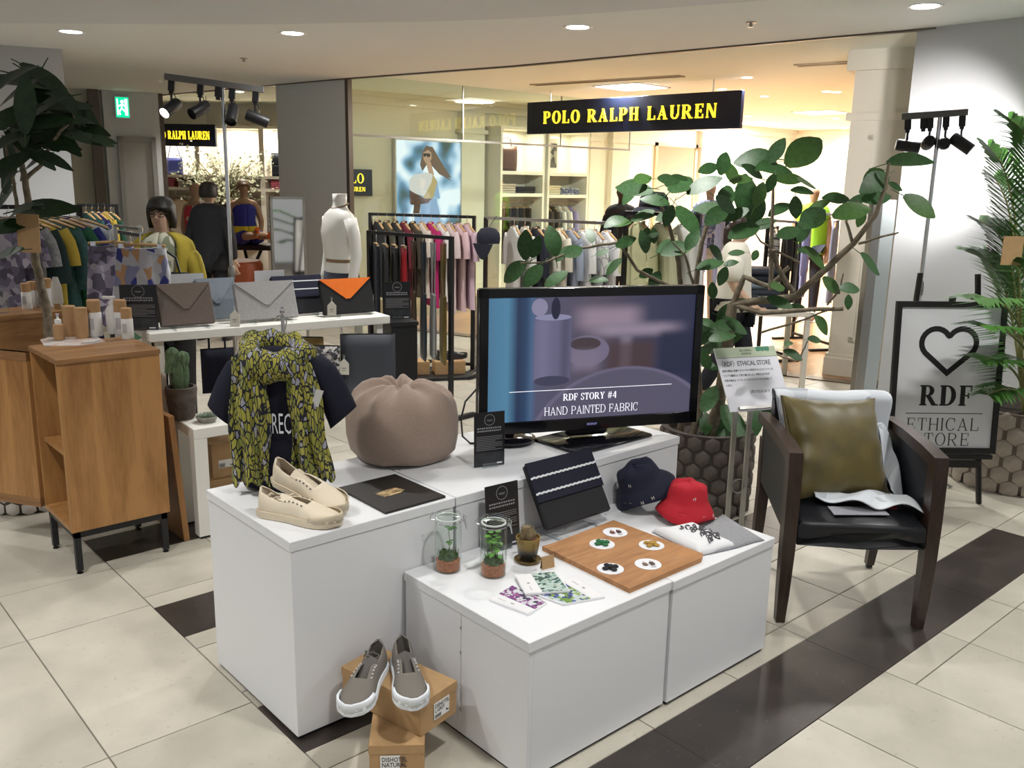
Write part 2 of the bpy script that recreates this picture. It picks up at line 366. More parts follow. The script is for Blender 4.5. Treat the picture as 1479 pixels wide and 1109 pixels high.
# floor with its tiles: columns of .4425 m, dark bands of .30 m every .885 m between x = 1.12 and 4.63
fl = struct('floor', G().box((-6, -3, -.06), (19, 21, -.004)), GROUT)
MX = .4425
xs_l = [1.12-MX*k for k in range(9, -1, -1)]; xs_m = [1.12+MX*k for k in range(0, 9)]; xs_m[-1] = 4.635
ys = []
tiles = []
def tile(x0, x1, y0, y1, m): tiles.append((x0, x1, y0, y1, m))
def rows_between(a, b, st):
    o = [a]
    while o[-1] < b-1e-6: o.append(o[-1]+st)
    return o
yl = [2.48-.88-.44-.88, 2.48-.88-.44, 2.48-.88, 2.48, 3.36, 3.80, 4.68, 5.12, 6.0, 6.44, 7.32, 7.76]
for i in range(len(xs_l)-1):
    for j in range(len(yl)-1): tile(xs_l[i], xs_l[i+1], yl[j], yl[j+1], BEIGE)
bands = [(.365, .665), (1.25, 1.55), (2.14, 2.44), (3.03, 3.325), (3.895, 4.185)]
for k, (b0, b1) in enumerate(bands):
    for q in range(4): tile(1.12+q*.87875, 1.12+(q+1)*.87875, b0, b1, DARKST)
    nb = bands[k+1][0] if k+1 < len(bands) else 4.78
    for i in range(len(xs_m)-1):
        if k == 0 and xs_m[i+1] < 2.95:
            tile(xs_m[i], xs_m[i+1], b1, nb, BEIGE); continue
        tile(xs_m[i], xs_m[i+1], b1, b1+.115, BEIGE); tile(xs_m[i], xs_m[i+1], b1+.115, nb-.11, BEIGE); tile(xs_m[i], xs_m[i+1], nb-.11, nb, BEIGE)
for j in range(4): 
    for i in range(len(xs_m)-1): tile(xs_m[i], xs_m[i+1], 4.78+j*.885, 4.78+(j+1)*.885, BEIGE)
xr = [4.635+MX*k for k in range(7)]
for i in range(len(xr)-1):
    for j in range(12): tile(xr[i], xr[i+1], .365+j*.5909, .365+(j+1)*.5909, BEIGE)
def seen(x, y, mg=420):
    d = Vector((x, y, 0))-EYE; z = d.dot(FW)
    if z < .3: return False
    px = W_/2+FPX*d.dot(RT)/z; py = H_/2-FPX*d.dot(UP)/z
    return -mg < px < W_+mg and py < H_+mg
cache = {}; rest = G(); nt_ = 0
for x0, x1, y0, y1, m in tiles:
    vis = any(seen(x, y) for x in (x0, (x0+x1)/2, x1) for y in (y0, (y0+y1)/2, y1))
    if not vis: continue
    g_ = .0022; w, d = x1-x0-g_*2, y1-y0-g_*2
    if m is DARKST: w, d = x1-x0-.0008, y1-y0-.0006
    key = (round(w, 4), round(d, 4), m.name)
    nt_ += 1
    if key not in cache:
        me = mesh('tile', G().box((-w/2, -d/2, -.012), (w/2, d/2, 0), bev=.0012), False); me.materials.append(m); cache[key] = me
    o = bpy.data.objects.new('tile', cache[key]); COL.objects.link(o); o.parent = fl; o.location = ((x0+x1)/2, (y0+y1)/2, 0)
print('tiles', nt_)
# beyond the tiles that can be told apart: plain paving with a procedural joint pattern
def paving():
    m = bpy.data.materials.new('far_paving'); m.use_nodes = True; nt = m.node_tree; b = nt.nodes['Principled BSDF']; b.inputs['Roughness'].default_value = .26
    tc = nt.nodes.new('ShaderNodeTexCoord'); br = nt.nodes.new('ShaderNodeTexBrick'); nt.links.new(tc.outputs['Object'], br.inputs[0])
    br.inputs['Color1'].default_value = (.52, .485, .405, 1); br.inputs['Color2'].default_value = (.46, .43, .36, 1); br.inputs['Mortar'].default_value = (.26, .23, .19, 1)
    br.inputs['Scale'].default_value = 1; br.inputs['Brick Width'].default_value = .885; br.inputs['Row Height'].default_value = .4425; br.inputs['Mortar Size'].default_value = .005
    nt.links.new(br.outputs[0], b.inputs['Base Color']); return m
PAV = paving()
pv = G().box((-6, 7.76, -.003), (4.635, 20, -.0005)).box((7.29, -3, -.003), (8.5, 7.45, -.0005)).box((4.635, 7.456, -.003), (8.5, 20, -.0005))
o = obj('far_paving', pv, PAV, parent=fl, smooth=False)
# shop parquet
def parquet():
    m = bpy.data.materials.new('parquet'); m.use_nodes = True; nt = m.node_tree; b = nt.nodes['Principled BSDF']; b.inputs['Roughness'].default_value = .3
    tc = nt.nodes.new('ShaderNodeTexCoord'); br = nt.nodes.new('ShaderNodeTexBrick'); nt.links.new(tc.outputs['Object'], br.inputs[0])
    br.inputs['Color1'].default_value = (.42, .24, .115, 1); br.inputs['Color2'].default_value = (.33, .175, .08, 1); br.inputs['Mortar'].default_value = (.2, .09, .03, 1)
    br.inputs['Scale'].default_value = 1; br.inputs['Brick Width'].default_value = 1.2; br.inputs['Row Height'].default_value = .09; br.inputs['Mortar Size'].default_value = .002
    nt.links.new(br.outputs[0], b.inputs['Base Color']); return m
E1 = gz(1222.6, 550); E2 = gz(1145, 538.5); E3 = gz(689, 485); E4 = gz(657.7, 479)
eL = (E3-E1).normalized()
pA, pB = E1-eL*3.2, E1+eL*9.5
struct('floor_wood', G().prism([(pA.x, pA.y), (17.2, pA.y), (17.2, 18), (pB.x, 18), (pB.x, pB.y)], -.002, .006), parquet(), smooth=False)
nrm = Vector((-eL.y, eL.x, 0)); nrm = nrm if nrm.x > 0 else -nrm
q = [pA, pB, pB-nrm*.13, pA-nrm*.13]
struct('trim_1', G().prism([(p.x, p.y) for p in q][::-1], -.003, .009), mat('threshold_brown', (.14, .10, .065), .4), smooth=False)

# ---- ceilings
sR, sM, sC, sL = gz(1325, 42, CEIL), gz(740, 95, CEIL), gz(500, 113, CEIL), gz(235, 137, CEIL)
dR = (sM-sR).normalized(); pR = sR-dR*5
pL = Vector((4.55, 19, CEIL))
edge = [pR, sR, sM, sC, sL, pL]
poly = [(-6, -3)]+[(p.x, p.y) for p in edge]+[(-6, 19)]
struct('ceiling', G().prism(poly, CEIL, CEIL+.12), CEILM, smooth=False)
arc = [gz(60, 34, CEIL-.04), gz(240, 35, CEIL-.04), gz(400, 35, CEIL-.04), gz(500, 33, CEIL-.04), gz(620, 31, CEIL-.04), gz(740, 27, CEIL-.04), gz(900, 16.5, CEIL-.04), gz(1100, 1, CEIL-.04)]
d0 = (arc[0]-arc[1]).normalized(); d1 = (arc[-1]-arc[-2]).normalized()
pl = [(-6, -3), ((arc[-1]+d1*5).x, -3)]+[((p.x), p.y) for p in [arc[-1]+d1*1.6]+arc[::-1]+[arc[0]+d0*2.5]]+[(-6, (arc[0]+d0*3).y)]
struct('ceiling_raft', G().prism(pl, CEIL-.04, CEIL+.001), mat('ceiling_raft_paint', (.68, .69, .71), .85), smooth=False)
tr = G()
for a, b in zip(edge[:-1], edge[1:]):
    d = (b-a).normalized(); n = Vector((d.y, -d.x, 0)); n = n if n.x > 0 else -n
    c = [a-n*.02, b-n*.02, b+n*.03, a+n*.03]
    tr.prism([(p.x, p.y) for p in c], CEIL-.012, CEIL+.13)
struct('trim_2', tr, BRONZE, smooth=False)
struct('ceiling_shop', G().prism([((pR).x, pR.y), (18, pR.y), (18, 20), (4.2, 20), (sL.x-.1, sL.y), (sC.x, sC.y), (sM.x, sM.y), (sR.x, sR.y)], SHOPC, SHOPC+.1), SHOPCM, smooth=False)

# ---- walls
wa = gz(1325, 42, CEIL); wb = gz(1479, 24, CEIL); wdv = (wb-wa); wdv.z = 0; wdv.normalize()
wn = Vector((-wdv.y, wdv.x, 0)); wn = wn if wn.x > 0 else -wn
def wallbox(a, d, L, n, t, z0, z1): 
    p = [a, a+d*L, a+d*L+n*t, a+n*t]; p = [(v.x, v.y) for v in p]
    ar = sum(p[i][0]*p[(i+1) % 4][1]-p[(i+1) % 4][0]*p[i][1] for i in range(4))
    return G().prism(p if ar > 0 else p[::-1], z0, z1)
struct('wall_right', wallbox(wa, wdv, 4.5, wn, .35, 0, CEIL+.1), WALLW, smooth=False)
# grey cladding column by the shop front
c0, c1 = gz(398, 122, CEIL), gz(500, 113, CEIL); cdv = (c1-c0).normalized(); cn = Vector((-cdv.y, cdv.x, 0)); cn = cn if cn.x > 0 else -cn
struct('wall_column', wallbox(c0, cdv, (c1-c0).length-.03, cn, .06, 0, CEIL+.1), GREYC, smooth=False)
struct('trim_3', wallbox(c1-cdv*.03, cdv, .05, cn, .06, 0, CEIL+.1), BRONZE, smooth=False)
# shop left wall (behind the glass) and back wall
YW = 10.5
struct('wall_shop_left', G().box((5.6, YW, 0), (17, YW+.2, SHOPC)), CREAM, smooth=False)
struct('wall_shop_back', G().box((17, -1, 0), (17.2, YW+.2, SHOPC)), CREAM, smooth=False)
# cornice along the shop left wall
struct('trim_4', G().box((5.65, YW-.06, SHOPC-.16), (17, YW, SHOPC-.002)).box((5.65, YW-.1, SHOPC-.06), (17, YW, SHOPC-.002)), CREAM, smooth=False)
# far left : service door wall, light partition, white lit column
D0, D1 = gd(233, 200, 13.4), gd(152, 200, 13.3); ddv = (D1-D0); ddv.z = 0; DL = ddv.length; ddv.normalize(); dn = Vector((ddv.y, -ddv.x, 0)); dn = dn if dn.y > 0 else -dn
D0.z = 0
struct('wall_service', wallbox(D0, ddv, DL, dn, .3, 0, CEIL+.1), GREYC, smooth=False)
struct('trim_5', wallbox(D0-ddv*.05, ddv, .06, dn, .2, 0, CEIL+.1), BRONZE, smooth=False)
def dpt(s, o, z): 
    p = D0+ddv*s-dn*o; return (p.x, p.y, z)
MD = Matrix(((ddv.x, -dn.x, 0, D0.x), (ddv.y, -dn.y, 0, D0.y), (0, 0, 1, 0), (0, 0, 0, 1)))   # local: s along, o towards viewer
door = struct('door_1', G().box((.14, .0, 0), (DL-.2, .03, 2.07), M=MD), mat('door_grey', (.42, .43, .42), .5), smooth=False)
obj('door_frame', G().box((.08, 0, 0), (.14, .05, 2.13), M=MD).box((DL-.2, 0, 0), (DL-.14, .05, 2.13), M=MD).box((.08, 0, 2.07), (DL-.14, .05, 2.13), M=MD), mat('frame_grey', (.36, .37, .36), .5), parent=door, smooth=False)
struct('wall_left_partition', wallbox(gd(152, 200, 13.5).xy.to_3d(), ddv, 4.5, dn, .1, 0, CEIL+.1), mat('pale_partition', (.62, .6, .48), .5), smooth=False)
pw = gd(147, 200, 13.25); pw.z = 0
struct('trim_6', wallbox(pw, ddv, .12, dn, .12, 0, CEIL+.1), BRONZE, smooth=False)
K0 = gd(100, 200, 9.2); K0.z = 0; kd = Vector((-.96, .28, 0)).normalized(); kn = Vector((.28, .96, 0)).normalized()
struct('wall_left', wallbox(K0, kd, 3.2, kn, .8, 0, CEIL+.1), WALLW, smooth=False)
# shop seen through the left opening: back wall facing the opening
B0, B1 = gd(420, 200, 15.2), gd(190, 200, 16.4); bd_ = B1-B0; bd_.z = 0; BL = bd_.length; bd_.normalize(); bn = Vector((bd_.y, -bd_.x, 0)); bn = bn if bn.y > 0 else -bn
B0.z = 0
MBK = Matrix(((bd_.x, -bn.x, 0, B0.x), (bd_.y, -bn.y, 0, B0.y), (0, 0, 1, 0), (0, 0, 0, 1)))
struct('wall_shop_side', G().box((-2.5, -.2, 0), (BL+3, 0, SHOPC), M=MBK), CREAM, smooth=False)
# glass side panel of the shop front with transom and joints
YG = 8.86
wg = struct('window_1', G().box((c1.x+.03, YG, 0.02), (10.1, YG+.012, SHOPC-.01)), GLASS, smooth=False)
obj('transom_bar', G().box((c1.x+.03, YG-.006, 2.10), (10.1, YG+.018, 2.125)), STEEL, parent=wg, smooth=False)
for x in (gpl(669, 160, (0, YG, 0), (0, 1, 0)).x, gpl(810, 205, (0, YG, 0), (0, 1, 0)).x, 10.09):
    obj('glass_joint', G().box((x-.006, YG-.004, 2.1), (x+.006, YG+.016, SHOPC-.01)), STEEL, parent=wg, smooth=False)
# cream pilaster of the shop entrance, with base and capital
pf = gz(1193, 541)
pm = T(pf.x, pf.y, 0) @ RZ(math.atan2(eL.y, eL.x)-math.pi/2)
pg = G().box((0, -1.5, 0), (.6, 0, SHOPC), M=pm).box((-.03, -1.5, 0), (.6, .03, .17), M=pm, bev=.008).box((-.02, -1.5, .17), (.6, .02, .2), M=pm)
pg.box((-.035, -1.5, 2.2), (.6, .035, 2.26), M=pm).box((-.06, -1.5, 2.6), (.6, .06, SHOPC), M=pm)
pg.box((-.012, -1.32, .32), (0, -.16, .36), M=pm).box((-.012, -1.32, 2.04), (0, -.16, 2.08), M=pm).box((-.012, -.2, .32), (0, -.16, 2.08), M=pm)
struct('trim_7', pg, CREAM, smooth=False)

# ---- downlights, ceiling panels, vents
for i, (x, y) in enumerate(DOWNL[:4]):
    t = thing('downlight', ['round recessed downlight shining above the grey column', 'round recessed downlight shining above the dark blue shop sign', 'round recessed downlight shining above the white right wall', 'round recessed downlight above the service door'][i], 'ceiling light', (x, y, CEIL), group='mall downlights')
    obj('trim_ring', G().lathe([(.075, -.001), (.1, -.006), (.105, .0), (.075, .004)], 24, cap=False), mat('white_metal', (.8, .8, .8), .4), t)
    obj('lens', G().lathe([(0, -.004), (.076, -.004), (.076, 0)], 24, cap=False), LIT, t)
for i, (x, y) in enumerate([(912, 125), (1186, 162), (1096, 177)]):
    p = gz(x, y, SHOPC); t = thing('ceiling_panel_light', ['square glowing light panel behind the shop sign', 'square glowing light panel over the shop entrance', 'square glowing light panel deep in the shop'][i], 'ceiling light', (p.x, p.y, SHOPC), rz=R(45-41), group='shop ceiling panels')
    obj('diffuser', G().box((-.3, -.3, -.012), (.3, .3, .001)), LITW, t)
    lamp('AREA', 'ceiling_panel_lamp', (p.x, p.y, SHOPC-.03), 260, (1, .955, .87), .55)
    obj('frame', G().box((-.33, -.33, -.008), (-.3, .33, .001)).box((.3, -.33, -.008), (.33, .33, .001)).box((-.33, -.33, -.008), (.33, -.3, .001)).box((-.33, .3, -.008), (.33, .33, .001)), mat('white_metal', (.8, .8, .8), .4), t, smooth=False)
for i, (x, y) in enumerate([(1079, 112), (1104, 139), (1081, 168), (1043, 129), (1194, 132), (1208, 133), (1207, 171), (1219, 185), (1062, 193), (307, 168), (349, 195.5)]):
    p = gz(x, y, SHOPC) if i < 9 else gd(x, y, 12.4+.9*(i-9)); lamp('SPOT', 'spot_downlight_lamp', (p.x, p.y, SHOPC-.03), 170, (1, .955, .87), .05, None, 130, .7)
    t = tag(obj('spot_downlight', G().lathe([(0, -.006), (.04, -.006), (.055, 0)], 14, cap=False), LIT, loc=(p.x, p.y, SHOPC)), 'tiny bright spot downlight in the cream shop ceiling' if i < 9 else 'tiny bright spot downlight in the shop ceiling beyond the service door', 'ceiling light', 'spot downlights in the shop ceiling')
for i, (xa, ya, xb, yb) in enumerate([(770, 122, 985, 109), (1150, 94, 1240, 88.5)]):
    a, b = gz(xa, ya, SHOPC), gz(xb, yb, SHOPC); d = b-a; L = d.length
    t = thing('air_vent', ['long slotted air vent above the dark blue shop sign', 'long slotted air vent near the white right wall'][i], 'air vent', (a.x, a.y, SHOPC), math.atan2(d.y, d.x), 'shop ceiling vents')
    obj('frame', G().box((0, -.07, -.012), (L, -.05, .001)).box((0, .05, -.012), (L, .07, .001)).box((0, -.07, -.012), (.02, .07, .001)).box((L-.02, -.07, -.012), (L, .07, .001)), mat('vent_tan', (.5, .44, .33), .5), t, smooth=False)
    for k in range(3):
        obj('slat', G().box((.02, -.036+.03*k, -.01), (L-.02, -.024+.03*k, -.003)), mat('vent_dark', (.16, .13, .09), .5), t, smooth=False)
for i, (x, y) in enumerate([(352, 84), (1085, 32), (790, 240)][:2]):
    p = gz(x, y, CEIL); tag(obj('sprinkler_head', G().lathe([(.035, 0), (.035, -.006), (.012, -.01), (.012, -.03), (.022, -.032), (.0, -.034)], 12, cap=False), STEEL, loc=(p.x, p.y, CEIL)), ['small ceiling sprinkler head above the track lamp stand by the shelf', 'small ceiling sprinkler head above the potted tree'][i], 'sprinkler')
# ================================================================ plinths
RF = -YAW     # rotation that makes a thing's -y side face the photographer
def plinth(name, label, x0, x1, y0, y1, h, lid=.032, seam=None):
    t = thing(name, label, 'plinth', ((x0+x1)/2, (y0+y1)/2, 0), group='white display plinths'); a, b = (x1-x0)/2, (y1-y0)/2
    i = .004
    if seam is None: obj('body', G().box((-a+i, -b+i, .012), (a-i, b-i, h-lid-.001), bev=.0015), WHITE, t, smooth=False)
    else:
        s = seam-(y0+y1)/2
        obj('body', G().box((-a+i+.016, -b+i, .012), (a-i, b-i, h-lid-.001), bev=.0015), WHITE, t, smooth=False)
        for q0, q1 in ((-b+i, s-.0012), (s+.0012, b-i)):
            obj('side_panel', G().box((-a+i, q0, .012), (-a+i+.016, q1, h-lid-.001), bev=.001), WHITE, t, smooth=False)
        for z in (.36, .28, .09): obj('hinge', G().box((-a+i-.002, s-.002, z-.004), (-a+i+.002, s+.002, z+.004)), STEEL, t, smooth=False)
        obj('door_pull', G().tube([(-a+i-.003, s+.001, .17), (-a+i-.007, s+.001, .16), (-a+i-.007, s+.001, .115), (-a+i-.003, s+.001, .105)], .003, 6), mat('white_metal', (.8, .8, .8), .4), t)
    obj('lid', G().box((-a, -b, h-lid), (a, b, h), bev=.002), WHITE, t, smooth=False)
    obj('base_recess', G().box((-a+.012, -b+.012, 0), (a-.012, b-.012, .013)), BLACKM, t, smooth=False)
    return t
HT, HL = .638, .439
plinth('display_plinth', 'tall white plinth carrying the scarf, the beige sneakers and the black booklet', 1.128, 1.7225, 2.196, 2.770, HT)
plinth('display_plinth', 'long white plinth carrying the television', 1.7265, 2.894, 2.196, 2.780, HT)
sy = gpl(666, 884, (1.519, 0, 0), (1, 0, 0)).y
plinth('display_plinth', 'low white plinth carrying the glass jars and fabric packets', 1.515, 2.1215, 1.606, 2.194, HL, seam=sy)
plinth('display_plinth', 'low white plinth carrying the bucket hats beside the armchair', 2.1245, 2.690, 1.600, 2.194, HL)

def flat(name, pxs, z, t, m, label=None, cat=None, group=None, parent=None, root=None):
    """flat-lying slab traced by its corner pixels on the surface at height z"""
    P = [gz(x, y, z) for x, y in pxs]
    if root is None:
        c = sum(P, Vector())/len(P); base = Vector((c.x, c.y, z))
    else: base = root
    Q = [(p.x-base.x, p.y-base.y) for p in P]
    ar = sum(Q[i][0]*Q[(i+1) % len(Q)][1]-Q[(i+1) % len(Q)][0]*Q[i][1] for i in range(len(Q)))
    if ar < 0: Q.reverse()
    o = obj(name, G().prism(Q, z-base.z, z-base.z+t), m, parent, smooth=False)
    if parent is None: o.location = base
    if label: tag(o, label, cat, group)
    return o, base
# ---------------------------------------------------------------- shoe boxes
KRAFT = mat('kraft_card', (.43, .27, .13), .75, noise=.06, nscale=30)
def carton(name, label, p0, rz, L, Wd, Hh, z, lidh=.028, lab=None, group='kraft shoe boxes'):
    t = thing(name, label, 'box', (p0[0], p0[1], z), rz, group)
    obj('body', G().box((0, 0, 0), (L, Wd, Hh-.002), bev=.001), KRAFT, t, smooth=False)
    obj('lid', G().box((-.002, -.002, Hh-lidh), (L+.002, Wd+.002, Hh), bev=.001), KRAFT, t, smooth=False)
    if lab:
        side, s0, s1, z0, z1, lines = lab
        if side == 'R': M = T(L+.0022, 0, 0) @ RZ(math.pi/2) @ UPR
        else: M = T(0, -.0022, 0) @ UPR
        st = obj('sticker', G().box((s0, z0, 0), (s1, z1, .0006), M=M), mat('sticker_white', (.78, .78, .76), .5), t, smooth=False)
        g = G(); hh = (z1-z0)/(len(lines)+1.6)
        for i, l in enumerate(lines): text(l, hh*1.15, M @ T(s0+.004, z1-hh*(i+1.15), .0007), g, bold=.01, align='LEFT', wide=.8)
        M2 = M
        for k in range(16): g.box((s0+.004+k*.0017, z0+.003, .0006), (s0+.004+k*.0017+(.0009 if k % 3 else .0013), z0+.003+hh*.8, .0008), M=M2)
        g.box((s1-.014, z0+.008, .0006), (s1-.009, z0+.014, .0009), M=M2).box((s1-.008, z0+.006, .0006), (s1-.003, z0+.011, .0009), M=M2)
        obj('print', g, mat('ink', (.03, .03, .035), .6), st, smooth=False)['kind'] = 'stuff'
    return t
# upper box : near top corner (608,1015)
hb = .105
zlow = .118
pc = gz(608, 1016, zlow+hb); pr = gz(662, 984, zlow+hb); pl_ = gz(494, 962, zlow+hb)
d1 = (pr-pc); d2 = (pl_-pc)
rz_ = math.atan2(-d2.y, -d2.x)
# build with x axis along the long side (from far-left to near corner)
carton('shoe_box', 'kraft shoe box under the grey sneakers, topmost of its stack', (pl_.x, pl_.y), rz_, d2.length, max(.14, d1.length), hb, zlow,
       lab=('R', .052, .118, .026, .078, ['DISHOTEL', 'L.GREY']))
pb = gz(533, 1076, zlow); pb2 = gz(612, 1074, zlow); db = pb2-pb
carton('shoe_box', 'kraft shoe box standing on the floor under another box', (pb.x, pb.y), math.atan2(db.y, db.x), db.length, .27, zlow-.001, 0,
       lab=('F', .03, .085, .025, .085, ['DISHOTEL', 'NATURAL']))
# ---------------------------------------------------------------- sneakers
def shoe_meshes(um, sm, lm, capm, tongue_m, laces=True, cap=True):
    n = 18; na = 14; L = .275
    hw = lambda t: .036+.012*math.sin(math.pi*min(1, t*1.15)**1.6) if t < .86 else (.0475*math.sqrt(max(0, 1-((t-.86)/.14)**2))**.75+.001)
    def hw2(t):
        pts = [(0, .018), (.05, .031), (.15, .034), (.3, .033), (.45, .036), (.62, .045), (.75, .048), (.85, .045), (.93, .035), (.98, .019), (1, .006)]
        for (a, va), (b, vb) in zip(pts, pts[1:]):
            if a <= t <= b: return va+(vb-va)*(t-a)/(b-a)
        return .006
    def top(t):
        pts = [(0, .092), (.08, .085), (.2, .068), (.33, .066), (.45, .073), (.58, .066), (.72, .05), (.85, .042), (.95, .036), (1, .03)]
        for (a, va), (b, vb) in zip(pts, pts[1:]):
            if a <= t <= b: return va+(vb-va)*(t-a)/(b-a)
        return .03
    ts = [0, .02, .06, .11, .17, .24, .31, .38, .44, .5, .56, .62, .68, .75, .82, .88, .93, .97, 1]
    def gap(t):
        if .03 < t <= .31: return 62
        if .31 < t <= .64: return 74
        return 90
    up = G(); rows = []
    for t in ts:
        row = []; g0 = gap(t); w = hw2(t); h = top(t)-.018; x = t*L
        if t == 0: x = .004
        for k in range(na+1):
            if k <= na//2: a = g0*k/(na//2)
            else: a = 180-g0*(na-k)/(na//2)
            if k == na//2 and g0 < 90: a = g0
            c, s_ = math.cos(R(a)), math.sin(R(a))
            row.append((x, -w*math.copysign(abs(c)**.7, c), .018+h*(s_**.85)))
        row2 = row[:na//2+1]+[(x, -row[na//2][1], row[na//2][2])]+row[na//2+1:]
        rows.append(row2)
    m_ = na//2
    vs = [p for r_ in rows for p in r_]; nn = na+2; fs = []
    for i in range(len(ts)-1):
        for k in range(nn-1):
            if k == m_ and (.0 < ts[i+1] and .03 < ts[i] < .62 or .03 < ts[i+1] <= .62 and ts[i] >= .02 and ts[i] < .62): continue
            fs.append((i*nn+k, i*nn+k+1, (i+1)*nn+k+1, (i+1)*nn+k))
    fs.append(tuple(range(nn)))
    up.add(vs, fs)
    out = [(c, s_) for c, s_ in [(t, hw2(t)) for t in ts]]
    ring = lambda off, z: [((t*L if 0 < t < 1 else t*L+(off if t == 1 else -off)), -(w+off), z+(.004*(t-.75)*4 if t > .75 else 0)) for t, w in out]+[((t*L if 0 < t < 1 else t*L+(off if t == 1 else -off)), (w+off), z+(.004*(t-.75)*4 if t > .75 else 0)) for t, w in reversed(out)]
    so = G().rings([ring(.0, 0), ring(.004, .003), ring(.005, .02), ring(.0035, .0245), ring(-.004, .0245)])
    cp = G()
    rr = []
    for t in [.72, .78, .84, .9, .95, .985, 1]:
        w = hw2(t)+.0045; rr.append([(t*L+(.005 if t == 1 else 0), -w, .018), (t*L+(.005 if t == 1 else 0), -w*.98, .034+.006*(t-.7)/.3), (t*L+(.003 if t == 1 else 0), -w*.86, .037+.008*(t-.7)/.3), ])
    lft = rr; rgt = [[(x, -y, z) for x, y, z in r_] for r_ in rr]
    seq = lft+rgt[::-1]
    cp.rings(seq, cap=False, closed=False)
    tg = G().grid(lambda u, v: (L*(.64-.36*v), (u-.5)*(.03+.018*v), .052+.026*v-.012*abs(u-.5)*2), 6, 8, thick=.002)
    lc = G(); ey = G()
    for j in range(5):
        t = .37+.055*j; g0 = 66; w = hw2(t); h = top(t)-.018
        for s_ in (-1, 1):
            c0, s0 = math.cos(R(g0-10)), math.sin(R(g0-10)); p = Vector((t*L, s_*w*c0**.7, .018+h*s0**.85+.001))
            ey.tube([p-Vector((0, s_*.001, .001)), p+Vector((0, s_*.0012, .0018))], .0026, 8)
    for j in range(7):
        a = Vector((L*(.08+.03*j), (random.random()-.5)*.03, .058+random.random()*.012)); pts = [a]
        for k in range(4): pts.append(pts[-1]+Vector(((random.random()-.3)*.02, (random.random()-.5)*.03, (random.random()-.5)*.01)))
        lc.tube(pts, .0024, 5)
    return up, so, cp, tg, lc, ey
def sneaker(label, loc, rz, um, sm, lm, capm, tongm, group, rot=None, laces=True, cap=True):
    t = thing('sneaker', label, 'shoe', loc, rz, group)
    if rot: t.rotation_euler = rot
    up, so, cp, tg, lc, ey = shoe_meshes(um, sm, lm, capm, tongm)
    u = obj('upper', up, um, t, ang=70, sol=.0025, off=1)
    obj('sole', so, sm, t); 
    if cap: obj('toe_bumper', cp, sm, t, ang=60, sol=.002, off=0)
    obj('tongue', tg, tongm, t)
    obj('insole', G().prism([(.01, -.022), (.1, -.028), (.2, -.036), (.25, -.02), (.262, 0), (.25, .02), (.2, .036), (.1, .028), (.01, .022)], .0245, .027), lm, t)
    if laces: obj('lace', lc, tongm, t)
    for k in range(1): obj('eyelets', ey, mat('eyelet_' + um.name, (.6, .6, .6) if 'grey' in um.name else (.05, .05, .06), .4), t)['kind'] = 'stuff'
    return t
GS = mat('grey_canvas', (.16, .145, .125), .85, bump=.15, bscale=300); SW = mat('shoe_white_rubber', (.76, .8, .84), .5); LIN = mat('shoe_lining', (.50, .42, .30), .8)
GT = mat('grey_tongue', (.10, .09, .08), .8)
zb = zlow+hb
def shoe_at(heel, toe, z, **k):
    a, b = gz(*heel, z), gz(*toe, z); d = b-a; return a, math.atan2(d.y, d.x), d.length
a, rz1, l1 = shoe_at((548, 962), (528, 996), zb)
a1, rz2, l2 = shoe_at((580, 955), (592, 1003), zb)
sA = sneaker('grey canvas sneaker stuffed with loose laces on the shoe box', (a.x, a.y, zb), rz1, GS, SW, LIN, SW, GT, 'grey sneakers on the shoe box')
sB = sneaker('unlaced grey canvas sneaker with open throat on the shoe box', (a1.x, a1.y, zb), rz2, GS, SW, LIN, SW, GT, 'grey sneakers on the shoe box', laces=False)
BC = mat('cream_canvas', (.72, .63, .49), .8, bump=.1, bscale=300); BS = mat('cream_rubber', (.64, .55, .41), .55); BI = mat('cream_lining', (.5, .42, .33), .85)
a, rz1, _ = shoe_at((378, 742), (474, 758), HT)
sC = sneaker('cream canvas sneaker lying flat on the tall plinth', (a.x, a.y, HT), rz1, BC, BS, BI, BS, BC, 'cream sneakers on the tall plinth', cap=True)
a, rz2, _ = shoe_at((395, 720), (496, 742), HT)
sD = sneaker('cream canvas sneaker propped up heel-high on its partner', (a.x, a.y, HT), 0, BC, BS, BI, BS, BC, 'cream sneakers on the tall plinth', cap=True, laces=False, rot=(0, 0, 0))
pa_ = gz(388, 745, HT); d_ = gz(497, 741, HT); 
hl = Vector((pa_.x, pa_.y, HT))
# heel raised on the partner, toe on the plinth
d_ = d_-Vector((FW.x, FW.y, 0)).normalized()*.006; toe = Vector((d_.x, d_.y, HT+.004)); heel = toe+(Vector((a.x, a.y, 0))-Vector((d_.x, d_.y, 0))).normalized()*.262+Vector((0, 0, .062))
xd = (toe-heel).normalized(); yd = Vector((0, 0, 1)).cross(xd).normalized(); zd = xd.cross(yd)
rotm = Matrix((xd, yd, zd)).transposed() @ Matrix.Rotation(R(14), 3, 'X')
sD.matrix_world = Matrix.Translation(heel) @ rotm.to_4x4()

